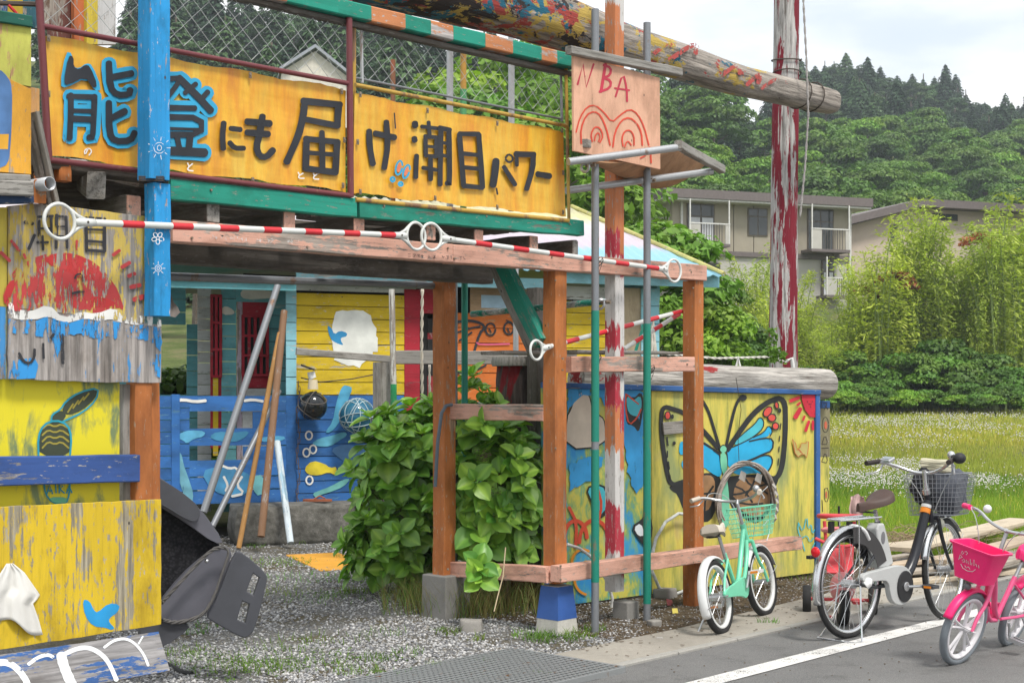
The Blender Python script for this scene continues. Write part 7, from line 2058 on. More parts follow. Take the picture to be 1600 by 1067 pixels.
# ---------------------------------------------------------------- vegetation
def leafmat(name, c, hue=.04, trans=.25, rough=.55, tintamt=1.0):
    m = Mt(name, rough, spec=.3)
    at = N(m.t, 'ShaderNodeAttribute'); at.attribute_name = 'tint'
    base = m.mix(m.rnd, tuple(x * .78 for x in c), (c[0] * 1.25, c[1] * 1.12, c[2] * .9))
    colr = m.mix(1.0, base, at.outputs['Color'], 'MULTIPLY')
    m.col(colr)
    tr_ = N(m.t, 'ShaderNodeBsdfTranslucent'); ms = N(m.t, 'ShaderNodeMixShader'); ms.inputs[0].default_value = trans
    tc_ = m.mix(1.0, colr, (1.3, 1.5, .6, 1), 'MULTIPLY')
    m.l(tc_, tr_.inputs['Color'])
    out = m.t.nodes['Material Output']
    m.l(m.b.outputs[0], ms.inputs[1]); m.l(tr_.outputs[0], ms.inputs[2]); m.l(ms.outputs[0], out.inputs['Surface'])
    return m.m
def leaves(C, Nn, L_, W_, tint, droop=0.0, dirv=None):
    """arrays of leaf quads: centres, normals, length, width"""
    n = len(C)
    rnd = rng.normal(size=(n, 3)) if dirv is None else dirv + rng.normal(size=(n, 3)) * .35
    Nn = Nn / np.maximum(np.linalg.norm(Nn, axis=1, keepdims=True), 1e-6)
    d_ = rnd - Nn * (rnd * Nn).sum(1, keepdims=True)
    d_ /= np.maximum(np.linalg.norm(d_, axis=1, keepdims=True), 1e-6)
    s_ = np.cross(Nn, d_)
    Ls = L_ * rng.uniform(.7, 1.25, (n, 1)); Ws = W_ * rng.uniform(.7, 1.25, (n, 1))
    V = np.stack([C - d_ * Ls / 2, C + s_ * Ws / 2, C + d_ * Ls / 2 - np.array([0, 0, 1]) * Ls * droop, C - s_ * Ws / 2], 1)
    F_ = (np.arange(n) * 4)[:, None] + np.arange(4)[None]
    T_ = np.repeat(np.concatenate([tint, np.ones((n, 1))], 1), 4, 0)
    return V.reshape(-1, 3), F_, T_
def fastmesh(name, V, Fa, m, tint=None):
    me = bpy.data.meshes.new(name)
    V = np.asarray(V, np.float32); Fa = np.asarray(Fa, np.int32)
    me.vertices.add(len(V)); me.vertices.foreach_set('co', V.ravel())
    me.loops.add(Fa.size); me.loops.foreach_set('vertex_index', Fa.ravel())
    me.polygons.add(len(Fa)); me.polygons.foreach_set('loop_start', np.arange(len(Fa), dtype=np.int32) * Fa.shape[1])
    me.materials.append(m)
    me.update(calc_edges=True)
    if tint is not None:
        at = me.color_attributes.new('tint', 'FLOAT_COLOR', 'POINT'); at.data.foreach_set('color', np.asarray(tint, np.float32).ravel())
    return me
def sph(n):
    v = rng.normal(size=(n, 3)); return v / np.linalg.norm(v, axis=1, keepdims=True)
def broadleaf(name, m, h=8, rx=2.6, pads=26, per=170, ls=.30):
    """crown of flat leafy pads spread through the volume, unit in metres, foot at the origin"""
    Cs, Ns, Ts = [], [], []
    for k in range(pads):
        d_ = sph(1)[0]; d_[2] = abs(d_[2]) * 1.0 - .25
        c = np.array([d_[0] * rx * .8, d_[1] * rx * .8, h * .58 + d_[2] * h * .36])
        pr = rng.uniform(.32, .5) * rx; q = sph(per); q[:, 2] = np.abs(q[:, 2]) * 1.2 - .2
        P_ = c + q * np.array([pr, pr, pr * .5]) * rng.uniform(.75, 1.0, (per, 1))
        Cs.append(P_); Ns.append(q * np.array([1, 1, 1.2]) + rng.normal(size=(per, 3)) * .55 + np.array([0, 0, .7])); Ts.append(np.ones((per, 3)) * rng.uniform(.7, 1.25) * np.array([rng.uniform(.9, 1.15), 1, rng.uniform(.8, 1.1)]) * rng.uniform(.8, 1.2, (per, 1)))
    V, F_, T_ = leaves(np.concatenate(Cs), np.concatenate(Ns), ls, ls * .62, np.concatenate(Ts), .15)
    return fastmesh(name, V, F_, m, T_)
def conifer(name, m, h=11, r=2.0, n=2600, ls=.42):
    z = rng.beta(1.1, 1.5, n) * h * .93 + h * .07
    k = (1 - z / h)
    whorl = (np.floor(z / .55) * 2.4)
    ang = rng.choice(7, n) * .9 + whorl + rng.normal(size=n) * .22
    rad_ = r * k ** .62 * np.sqrt(rng.uniform(.12, 1, n)) * (1 + .22 * np.sin(ang * 3 + z * 2.3))
    C = np.stack([rad_ * np.cos(ang), rad_ * np.sin(ang), z - rad_ * .28 - (z % .55) * .4], 1)
    Nn = np.stack([np.cos(ang) * .5, np.sin(ang) * .5, np.ones(n)], 1) + rng.normal(size=(n, 3)) * .4
    dv = np.stack([np.cos(ang), np.sin(ang), -.35 * np.ones(n)], 1)
    T_ = np.ones((n, 3)) * rng.uniform(.7, 1.3, (n, 1))
    V, F_, T2 = leaves(C, Nn, ls, ls * .42, T_, .2, dv)
    return fastmesh(name, V, F_, m, T2)
def bamboo(name, m, h=7.5, n=2600, spread=1.05, ls=.2):
    nc = 5; Cs, Ns, Ts, Ds, St = [], [], [], [], []
    for k in range(nc):
        a = rng.uniform(0, 6.28); b = rng.uniform(0, .5) * spread; hh = h * rng.uniform(.7, 1.0); ar = rng.uniform(.3, 1.2)
        t = rng.uniform(.04, 1, n // nc) ** .85
        base = np.array([math.cos(a + 2) * b, math.sin(a + 2) * b, 0])
        px_ = base[None] + np.stack([math.cos(a) * ar * t ** 3, math.sin(a) * ar * t ** 3, hh * t * (1 - .06 * t ** 3)], 1)
        an = np.floor(t * 16) * 2.1 + rng.choice(3, len(t)) * 2.1; rr = (.15 + .75 * np.sin(np.pi * np.minimum(1, t * .95)) ** .7) * spread * rng.uniform(.1, 1, len(t))
        C = px_ + np.stack([rr * np.cos(an), rr * np.sin(an), rr * .35 - .25 * rr ** 2], 1) + rng.normal(size=(len(t), 3)) * .05
        Cs.append(C); Ns.append(rng.normal(size=(len(t), 3)) * .6 + np.array([0, 0, 1.0])); Ds.append(np.stack([np.cos(an), np.sin(an), -.12 * np.ones(len(t))], 1) + rng.normal(size=(len(t), 3)) * .25)
        Ts.append(np.ones((len(t), 3)) * rng.uniform(.75, 1.25) * rng.uniform(.75, 1.25, (len(t), 1)))
        St.append([tuple(base)] + [tuple(base + np.array([math.cos(a) * ar * q ** 3, math.sin(a) * ar * q ** 3, hh * q * (1 - .06 * q ** 3)])) for q in (.3, .6, .8, 1)])
    V, F_, T_ = leaves(np.concatenate(Cs), np.concatenate(Ns), ls, ls * .28, np.concatenate(Ts), .08, np.concatenate(Ds))
    return fastmesh(name, V, F_, m, T_), St
TRK = wood('tree_bark', (.13, .10, .075), .3, (.2, .18, .15)); CULM = plain('bamboo_culm', (.20, .26, .08), .5, var=.3)
def trunk_mesh(name, h, r, m=TRK, limbs=5, spread=1.5):
    G = Geo(); top = Vector((R.uniform(-.3, .3), R.uniform(-.3, .3), h))
    G.tube([Vector((0, 0, -.8)), Vector((.05, .03, h * .4)), top], [r * 1.2, r, r * .45], 7)
    for k in range(limbs):
        z0 = h * R.uniform(.35, .8); a = R.uniform(0, 6.28); l = spread * R.uniform(.6, 1.1)
        p = Vector((.04, .03, z0)); G.tube([p, p + Vector((l * .5 * math.cos(a), l * .5 * math.sin(a), l * .5)), p + Vector((l * math.cos(a), l * math.sin(a), l * .8))], [r * .5, r * .35, r * .15], 5)
    o = G.build(name, m); me = o.data; off_ = o.matrix_basis.translation.copy()
    me.transform(Matrix.Translation(off_)); bpy.data.objects.remove(o); return me
LM_D = leafmat('broadleaf_green', (.10, .20, .042)); LM_B = leafmat('bright_green', (.15, .29, .04)); LM_C = leafmat('cedar_green', (.032, .075, .034), trans=.08); LM_C2 = leafmat('cypress_green', (.06, .125, .05), trans=.12)
LM_M = leafmat('bamboo_green', (.42, .52, .10), trans=.35); LM_S = leafmat('shrub_green', (.09, .19, .035)); LM_R = leafmat('red_new_leaves', (.32, .12, .06)); LM_T = leafmat('tan_tree', (.14, .12, .06))
DEC = [broadleaf('crown', m_, h_, r_, p_, 170, l_) for m_, h_, r_, p_, l_ in ((LM_D, 8, 2.7, 26, .32), (LM_D, 9, 2.4, 28, .30), (LM_B, 7.5, 2.9, 26, .32), (LM_D, 10, 3.0, 34, .34), (LM_B, 8.5, 2.5, 24, .28), (LM_C2, 9, 2.6, 26, .34))]
CON = [conifer('crown', m_, h_, r_, n_, .55) for m_, h_, r_, n_ in ((LM_C, 10, 2.6, 3000), (LM_C, 11.5, 2.7, 3400), (LM_C2, 9, 2.9, 3000), (LM_C, 8, 2.3, 2400))]
TD = [trunk_mesh('trunk', 5.5, .18) for _ in range(3)]; TCn = [trunk_mesh('trunk', 9, .16, limbs=0) for _ in range(2)]
def tree(name, crown, trunk, p, s, rz, label, cat='tree', group=None, sz=None):
    e = empty(name, p, label, cat, group)
    e.rotation_euler = (0, 0, rz); e.scale = (s, s, sz or s)
    c = bpy.data.objects.new('crown', crown); COL.objects.link(c); c.parent = e
    if trunk:
        t = bpy.data.objects.new('trunk', trunk); COL.objects.link(t); t.parent = e
    return e
def grid_pts(y0, y1, pxa, pxb, sp):
    out = []; Y = y0
    while Y < y1:
        X = (pxa - CX) / F * Y
        while X < (pxb - CX) / F * Y:
            out.append((X + R.uniform(-.4, .4) * sp, Y + R.uniform(-.4, .4) * sp)); X += sp
        Y += sp
    return out
HAZE = .00065
LX, LY = [900, 1000, 1180, 1230, 1400, 1560, 1700], [140, 142, 130, 172, 165, 188, 195]
nD = nC = 0
for X, Y in grid_pts(73, 205, 905, 1760, 5.4):
    px = CX + F * X / Y
    lim = np.interp(px, LX, LY)
    if Y > lim + R.uniform(-10, 10): continue
    if 1010 < px < 1640 and Y < 86: continue
    k = R.randrange(5); nD += 1
    tree('broadleaf_tree', DEC[k], TD[k % 3], (X, Y, H(X, Y) - .3), R.uniform(.8, 1.15) * (1 + max(0, Y - 90) * .003), R.uniform(0, 6.28), 'green broadleaf tree in the wood on the lower hillside behind the houses', group='broadleaf trees on the hillside')
cand = []
for X, Y in grid_pts(100, 300, 940, 1760, 5.2):
    px = CX + F * X / Y; zr, yr = ridge(X / Y); lim = np.interp(px, LX, LY)
    if lim - 5 <= Y <= yr + 26: cand.append((X, Y, R.uniform(.5, .95)))
for X, Y in grid_pts(66, 172, 120, 960, 6.3):
    px = CX + F * X / Y
    cand.append((X, Y, R.uniform(.75, 1.15) * (.7 if Y < 110 and px > 640 else 1)))
cand.sort(key=lambda c: c[1] / c[2])
LOWC = conifer('crown', LM_C2, 9, 2.5, 520, 1.1); lowv = np.array([tuple(v.co) for v in LOWC.vertices]); lowf = np.array([tuple(p.vertices) for p in LOWC.polygons]); lowt = np.array([d.color[:] for d in LOWC.color_attributes['tint'].data])
MV, MF, MTT = [], [], []
for i, (X, Y, s_) in enumerate(cand):
    k = R.randrange(4)
    if R.random() < .2:
        tree('broadleaf_tree', DEC[5], TD[0], (X, Y, H(X, Y) - .3), R.uniform(.6, .95), R.random() * 6, 'dark rounded tree standing among the conifers of the ridge', group='dark rounded trees on the ridge'); continue
    if nC < 298:
        nC += 1; tree('cedar_tree', CON[k], TCn[k % 2], (X, Y, H(X, Y) - .4), s_ * 1.1, R.uniform(0, 6.28), 'dark green conifer in the forest covering the ridge', 'tree', 'conifers on the ridge', s_ * R.uniform(.7, 1.05))
    else:
        an = R.uniform(0, 6.28); c_, d_ = math.cos(an), math.sin(an); v = lowv * s_ * 1.15
        MV.append(np.stack([v[:, 0] * c_ - v[:, 1] * d_, v[:, 0] * d_ + v[:, 1] * c_, v[:, 2] * R.uniform(.7, 1.0)], 1) + np.array([X, Y, H(X, Y) - .4])); MF.append(lowf + len(lowv) * len(MF)); t_ = lowt.copy(); t_[:, :3] *= R.uniform(.7, 1.35); MTT.append(t_)
if MV: props(link('far_conifers', fastmesh('far_conifers', np.concatenate(MV), np.concatenate(MF), LM_C2, np.concatenate(MTT))), 'mass of more distant conifers along the top of the ridge', 'forest', kind='stuff')
print('trees', nD, nC)
# nearer trees seen through the chain-link and behind the shed
for px, Y, s_, k, lb_ in ((705, 47, 1.25, 2, 'rounded bright green tree seen through the chain-link left of the ochre tube'), (790, 50, 1.45, 4, 'bright green tree seen through the right chain-link, between the grey tubes'), (860, 42, 1.05, 2, 'bright green tree behind the right end of the shorter banner'), (750, 40, .85, 4, 'low bright green tree under the other trees behind the right chain-link'), (310, 46, 1.2, 2, 'small bright green tree against the dark cedars right of the blue post')):
    X = (px - CX) / F * Y
    tree('garden_tree', DEC[k], TD[0], (X, Y, H(X, Y) - .2), s_, R.random() * 6, lb_)
for px, Y, s_, k, lb_ in ((905, 26, .50, 4, 'green tree just behind the shed roof, left of the tower'), (1000, 28, .66, 2, 'leafy green tree over the shed roof between the teal tubes'), (1060, 27, .52, 4, 'leafy green tree behind the right hip of the shed roof'), (1105, 30, .42, 3, 'low dark tree filling the gap right of the shed'), (1150, 33, .40, 2, 'low green tree left of the log pole')):
    X = (px - CX) / F * Y
    tree('garden_tree', DEC[k], TD[1], (X, Y, H(X, Y) - .1), s_, R.random() * 6, lb_)
# shrubs
SHB_ = [broadleaf('foliage', LM_S, 2.6, 1.5, 20, 150, .22), broadleaf('foliage', LM_S, 3.2, 1.3, 20, 150, .2), broadleaf('foliage', LM_B, 2.2, 1.4, 16, 150, .2)]
def shrub(px, Y, s_, k, label, group=None):
    X = (px - CX) / F * Y
    o = props(bpy.data.objects.new('shrub', SHB_[k]), label, 'shrub', group); COL.objects.link(o); o.location = (X, Y, H(X, Y) - .4 * s_); o.scale = (s_, s_, s_); o.rotation_euler = (0, 0, R.random() * 6); return o
for i in range(40):
    px = 1085 + i * 13.5 + R.uniform(-9, 9); shrub(px, R.uniform(54, 62), R.uniform(.4, 1.25), R.choice([0, 1, 0, 1, 2]), 'dark green shrub in the thicket along the far edge of the field', 'shrubs along the field')
for i in range(26):
    shrub(1290 + i * 17 + R.uniform(-8, 8), R.uniform(51.5, 54), R.uniform(.35, .6), R.choice([2, 2, 0]), 'low bright weedy shrub at the foot of the thicket beyond the field', 'low shrubs at the foot of the thicket')
for i in range(14):
    shrub(1040 + i * 11, R.uniform(30, 36), R.uniform(.6, .9), R.choice([0, 1]), 'dense dark shrub in the hedge between the shed and the log pole', 'hedge shrubs beside the shed')
for i in range(16):
    shrub(205 + i * 6 + R.uniform(-4, 4), R.uniform(19, 27), R.uniform(.35, .75), R.choice([0, 2, 1]), 'low weedy shrub on the bank seen through the left shed opening', 'weedy shrubs behind the shed')
# bamboo
BMS = []
for m_, h_ in ((LM_M, 7.5), (LM_M, 8.5), (LM_M, 6.5)):
    me, St_ = bamboo('foliage', m_, h_)
    G = Geo()
    for s_ in St_: G.tube([Vector(p) for p in s_], [.045, .04, .03, .02, .008], 5, caps=False)
    o = G.build('culm', CULM); o.data.transform(Matrix.Translation(o.matrix_basis.translation)); cm = o.data; bpy.data.objects.remove(o)
    BMS.append((me, cm))
i = 0
for px, h_ in [(px_, h0 * (1.12 if px_ > 1325 else 1.0)) for px_, h0 in [(1118, 5), (1135, 6.2), (1158, 7.0), (1178, 8.1), (1192, 7.6), (1180, 5.5), (1215, 6), (1240, 7.2), (1255, 6.5), (1270, 5.0), (1290, 4.3), (1318, 5.2), (1338, 6.4), (1352, 5.2), (1366, 6.6), (1384, 7.0), (1400, 6.0), (1415, 7.3), (1432, 8.2), (1440, 9.2), (1450, 8.6), (1468, 6.2), (1488, 5.2), (1500, 5.6), (1522, 7.2), (1540, 8.0), (1556, 8.6), (1570, 8.2), (1584, 8.8), (1600, 9.2), (1618, 8.5), (1640, 8.6), (1350, 4.2), (1410, 4.2), (1465, 4.4), (1530, 4.6), (1590, 4.5), (1300, 3.4), (1230, 3.8), (1165, 4), (1345, 7.0), (1375, 7.6), (1392, 7.2), (1425, 8.6), (1460, 7.4), (1478, 7.0), (1508, 7.2), (1532, 7.8), (1548, 8.6), (1592, 9.2), (1125, 4.6), (1205, 5.2), (1330, 5.0), (1495, 6.2)]]:
    Y = R.uniform(57, 61.5) if h_ > 4.6 else R.uniform(55, 57.5); X = (px - CX) / F * Y
    me, cm = BMS[i % 3]; hh = (7.5, 8.5, 6.5)[i % 3]; i += 1
    e = empty('bamboo_clump', (X, Y, H(X, Y)), 'feathery yellow-green bamboo clump in the row along the far edge of the field', 'bamboo', 'bamboo along the field')
    s_ = h_ / hh; e.scale = (max(.75, s_), max(.75, s_), s_); e.rotation_euler = (0, 0, R.random() * 6)
    for nm, q in (('foliage', me), ('culm', cm)):
        o = bpy.data.objects.new(nm, q); COL.objects.link(o); o.parent = e
RS = broadleaf('foliage', LM_R, 2.4, 1.2, 14, 80, .2)
for px, Y, z, s_, lb_ in ((1395, 58, 4.3, .75, 'red-leaved shrub among the bamboo below the pale house window'), (1350, 58.5, 4.2, .55, 'reddish shrub left of the red-leaved one, among the bamboo'), (1530, 60, 6.2, .7, 'rust-coloured foliage high among the bamboo at the right')):
    o = props(bpy.data.objects.new('red_shrub', RS), lb_, 'shrub'); COL.objects.link(o); o.location = ((px - CX) / F * Y, Y, z + .6); o.scale = (s_,) * 3
    G = Geo()
# ---------------------------------------------------------------- houses
WALL = plain('beige_siding', (.34, .30, .235), .8, var=.06, sc=2); WALL2 = plain('pale_wall', (.46, .44, .40), .8, var=.06, sc=2); WALLP = plain('peach_wall', (.50, .41, .34), .8, var=.05, sc=2)
ROOFM = plain('brown_roof_edge', (.15, .125, .12), .6); TRIM = plain('white_trim', (.6, .59, .56), .6); GLS = Mt('window_glass', .08, spec=.6); GLS.col((.05, .055, .055)); CURT = plain('lace_curtain', (.55, .56, .58), .9, sc=3); RAIL = plain('balcony_metal', (.09, .08, .07), .5); WFR = plain('dark_window_frame', (.10, .08, .06), .5)
def bx3(name, pl, a0, a1, z0, z1, o0, o1, m, parent):
    c = pl.at((a0 + a1) / 2, (z0 + z1) / 2, (o0 + o1) / 2); M = pl.mat(c)
    V, Fc = box_geo(a1 - a0, abs(o1 - o0), z1 - z0)
    return mk(name, V, Fc, m, parent, M)
def house_window(pl, x0, y0, x1, y1, parent, curtain=False, balcony=False, split=.3):
    a0, z1 = pl.ab(x0, y0, 0); a1, z0 = pl.ab(x1, y1, 0)
    fr_ = bx3('window', pl, a0, a1, z0, z1, -.02, .04, WFR, parent)
    mid = (a0 + a1) / 2; zs = z1 - (z1 - z0) * split
    for (p, q, r_, s_) in ((a0 + .06, mid - .03, z0 + .06, zs - .03), (mid + .03, a1 - .06, z0 + .06, zs - .03), (a0 + .06, mid - .03, zs + .03, z1 - .06), (mid + .03, a1 - .06, zs + .03, z1 - .06)):
        bx3('pane', pl, p, q, r_, s_, .03, .05, GLS.m, fr_)
        if curtain and s_ < zs: bx3('curtain', pl, p + .03, q - .03, r_ + .02, s_ - .02, .05, .056, CURT, fr_)
    if balcony:
        zt = z0 + (z1 - z0) * .48
        bl = bx3('balcony', pl, a0 - .35, a1 + .35, z0 - .12, z0 + .02, .0, 1.0, ROOFM, parent)
        bx3('balcony_rail', pl, a0 - .35, a1 + .35, zt - .03, zt + .03, .94, 1.0, TRIM, bl)
        bx3('balcony_panel', pl, a0 - .35, a0 + .25, z0, zt - .05, .95, .98, WALL2, bl); bx3('balcony_panel', pl, a1 + .1, a1 + .35, z0, zt - .05, .95, .98, WALL2, bl)
        n = max(4, int((a1 - a0 - .2) / .14))
        for k in range(n): 
            aa = a0 + .3 + (a1 - a0 - .25) * k / n; bx3('baluster', pl, aa - .015, aa + .015, z0, zt - .03, .96, .98, RAIL, bl)
        for aa in (a0 - .3, a1 + .3): bx3('balcony_post', pl, aa - .03, aa + .03, z0, z1 + .1, .93, .99, TRIM, bl)
HA = Plane(px_at(1050, 615, 68), (.94, .33, 0)); HA.o.z = 0
ha = empty('apartment_house', HA.at(6, 5.5), 'two-storey beige apartment house with small balconies, partly hidden by the log pole', 'house')
aR = HA.ab(1330, 400)[0]; zR1 = HA.ab(1050, 312)[1]; zS = HA.ab(1050, 394)[1]
n = 9
for k in range(n):
    bx3('wall_panel', HA, aR * k / n + .02, aR * (k + 1) / n - .02, zS + .12, zR1, -.3, 0, WALL, ha)
bx3('upper_storey', HA, 0, aR, zS, zR1, -9, -.31, WALL2, ha); bx3('floor_band', HA, -.05, aR + .05, zS - .1, zS + .14, -9, .05, ROOFM, ha)
bx3('lower_storey', HA, .2, aR - .2, 3.0, zS - .1, -8.8, -.1, WALL2, ha)
rf = bx3('roof', HA, -.9, aR + .7, zR1, zR1 + .42, -9.6, .9, ROOFM, ha); bx3('eave_trim', HA, -.85, aR + .65, zR1 - .1, zR1 - .01, -9.5, .82, TRIM, rf)
house_window(HA, 1073, 318, 1116, 385, ha, True, True); house_window(HA, 1168, 325, 1199, 370, ha); house_window(HA, 1261, 326, 1302, 394, ha, False, True); house_window(HA, 1284, 407, 1303, 464, ha, True, True); house_window(HA, 1090, 410, 1125, 450, ha)
for x_ in (1064, 1327): a_ = HA.ab(x_, 400)[0]; bx3('downpipe', HA, a_ - .05, a_ + .05, 3, zR1, .02, .12, TRIM, ha)
HB = Plane(px_at(1330, 615, 78), (.94, .33, 0)); HB.o.z = 0
hb_ = empty('peach_house', HB.at(8, 5.5), 'low peach-coloured house with sloping grey-brown roof, right of the apartment house', 'house')
zL = HB.ab(1330, 352)[1]; zP = HB.ab(1428, 326)[1]; aP = HB.ab(1428, 330)[0]; aE = HB.ab(1700, 340)[0]
V = [HB.at(a, z, o_) for o_ in (0, -10) for a, z in ((0, 3), (aE, 3), (aE, zP), (aP, zP), (0, zL))]
mk('wall', V, [(0, 1, 2, 3, 4), (9, 8, 7, 6, 5), (0, 4, 9, 5), (4, 3, 8, 9), (3, 2, 7, 8)], WALLP, hb_)
V = [HB.at(a, z, o_) for o_ in (.8, -10.8) for a, z in ((-.8, zL - .12), (aP, zP + .02), (aE + 1, zP + .02), (aE + 1, zP + .45), (aP, zP + .45), (-.8, zL + .3))]
mk('roof', V, [(0, 1, 4, 5), (1, 2, 3, 4), (6, 11, 10, 7), (7, 10, 9, 8), (5, 4, 10, 11), (4, 3, 9, 10), (0, 5, 11, 6), (0, 6, 7, 1), (1, 7, 8, 2)], ROOFM, hb_)
house_window(HB, 1391, 351, 1402, 378, hb_); house_window(HB, 1457, 334, 1496, 346, hb_, split=.05); house_window(HB, 1436, 372, 1460, 392, hb_)
# white gable beyond the longer banner
HG = Plane(px_at(492, 615, 58), (.98, .2, 0)); HG.o.z = 0
hg = empty('white_gable_house', HG.at(0, 8), 'white gabled building seen through the chain-link above the longer banner', 'house')
pts = [HG.ab(x, y) for x, y in ((440, 200), (548, 200), (548, 124), (492, 80), (440, 112))]
V = [HG.at(a, z, o_) for o_ in (0, -8) for a, z in pts]
mk('wall', V, [(0, 1, 2, 3, 4), (9, 8, 7, 6, 5), (0, 4, 9, 5), (2, 1, 6, 7)], plain('cream_gable', (.62, .58, .50), .8), hg)
pts2 = [HG.ab(x, y) for x, y in ((436, 113), (492, 77), (552, 125))]
V = [HG.at(a, z + d_, o_) for o_ in (.3, -8.3) for d_ in (0, .14) for a, z in pts2]
mk('roof', V, [(0, 1, 4, 3), (1, 2, 5, 4), (6, 9, 10, 7), (7, 10, 11, 8), (3, 4, 10, 9), (4, 5, 11, 10), (0, 3, 9, 6), (2, 8, 11, 5), (0, 6, 7, 1), (1, 7, 8, 2)], plain('gable_roof', (.28, .30, .33), .6), hg)

# ---------------------------------------------------------------- grass, clover, weeds
GRM = leafmat('grass_green', (.17, .25, .045), trans=.35); FLW = plain('clover_white', (.62, .60, .55), .8)
def blades(name, P_, hgt, wd, colr, label, cat, arch=.5, m=GRM, kind='stuff'):
    n = len(P_); a = rng.uniform(0, 6.283, n); hh = hgt * rng.uniform(.5, 1.2, n); lx = np.cos(a); ly = np.sin(a); ben = arch * hh * rng.uniform(.2, 1, n)
    fa = rng.uniform(0, 3.14, n); sx, sy = np.cos(fa) * wd / 2, np.sin(fa) * wd / 2
    P_ = np.asarray(P_)
    def at(k, w_): 
        c = P_ + np.stack([lx * ben * k * k, ly * ben * k * k, hh * k], 1); s_ = np.stack([sx * w_, sy * w_, sx * 0], 1); return c - s_, c + s_
    a0_, a1_ = at(0, 1); b0, b1 = at(.55, .75); c0, c1_ = at(1, .12)
    V = np.stack([a0_, a1_, b1, b0, c1_, c0], 1).reshape(-1, 3)
    base = (np.arange(n) * 6)[:, None]
    F_ = np.concatenate([base + np.array([[0, 1, 2, 3]]), base + np.array([[3, 2, 4, 5]])], 0)
    T_ = np.repeat(np.concatenate([colr, np.ones((n, 1))], 1), 6, 0)
    o = link(name, fastmesh(name, V, F_, m, T_)); return props(o, label, cat, kind=kind)
def field_pt(px, py):
    # walk the ray onto the field surface
    lo_, hi_ = 11.0, 70.0
    for _ in range(22):
        md = (lo_ + hi_) / 2; X = (px - CX) / F * md; z = CAMH + (HOR - py) / F * md
        if z > H(X, md): lo_ = md
        else: hi_ = md
    return (px - CX) / F * lo_, lo_, H((px - CX) / F * lo_, lo_)
P_, Cc, Fl = [], [], []
NB = 74000
pxs = rng.uniform(1255, 1720, NB); pys = 636 + (rng.uniform(0, 1, NB) ** .85) * 236
for px, py in zip(pxs, pys):
    X, Y, z = field_pt(px, py)
    nzv = mnoise.noise(Vector((X * .35, Y * .16, 1.7))); 
    gravel_here = (px > 1440 and 708 < py < 752 and nzv + .3 * (px - 1440) / 160 > .02)
    if gravel_here and R.random() < .93: continue
    dry = 1 if 668 < py < 722 else .15
    if py < 668: dry = .25 + .3 * (nzv > 0)
    k = R.random()
    if k < dry * (.55 + .4 * nzv): c = (3.0, 1.9, 2.6)
    elif py > 745: c = (1.15, 1.3, 1.0)
    else: c = (2.3, 1.75, 1.8)
    j = R.uniform(.75, 1.25); P_.append((X, Y, z)); Cc.append((c[0] * j, c[1] * j, c[2] * j))
P_ = np.array(P_); Cc = np.array(Cc)
Yd = P_[:, 1]
for y0, y1, h_, w_ in ((0, 20, .12, .006), (20, 33, .13, .013), (33, 80, .15, .03)):
    s_ = (Yd >= y0) & (Yd < y1)
    blades('field_grass', P_[s_], h_, w_, Cc[s_], ['grass blades of the field nearest the mural and lumber', 'grass blades in the middle of the field', 'grass blades at the far side of the field'][[0, 20, 33].index(y0)], 'grass')
def octs(name, P_, r, label, cat, m):
    n = len(P_); P_ = np.asarray(P_); rr = r * rng.uniform(.7, 1.2, (n, 1, 1)) if np.isscalar(r) else (r * rng.uniform(.7, 1.2, n))[:, None, None]
    W = P_[:, None, :] + oct_v[None] * rr; F_ = (np.arange(n) * 6)[:, None, None] + np.array(oct_f)[None]
    o = big_mesh(name, W.reshape(-1, 3), F_.reshape(-1, 3), m); return props(o, label, cat, kind='stuff')
fl, fr_ = [], []
for _ in range(26000):
    px = R.uniform(1270, 1700); py = 640 + R.random() * 150
    X, Y, z = field_pt(px, py); nzv = mnoise.noise(Vector((X * .5, Y * .25, 7.7)))
    dens = .9 if (725 < py < 782 and px < 1560) else (.75 if 648 < py < 690 else .28)
    if px > 1440 and 708 < py < 752: dens = .04
    if py > 770: dens *= .35
    if R.random() < dens * (.40 + 1.3 * nzv): fl.append((X, Y, z + R.uniform(.07, .15))); fr_.append(.0095 if Y < 20 else .013 if Y < 35 else .02)
octs('clover_flowers', fl, np.array(fr_), 'white clover flowers scattered over the field', 'flowers', FLW)
m = Mt('field_gravel', .95, spec=.1); d1, c1 = m.vor(16); m.col(m.mix(m.mr(d1, .1, .7), (.42, .40, .36), (.22, .20, .17)))
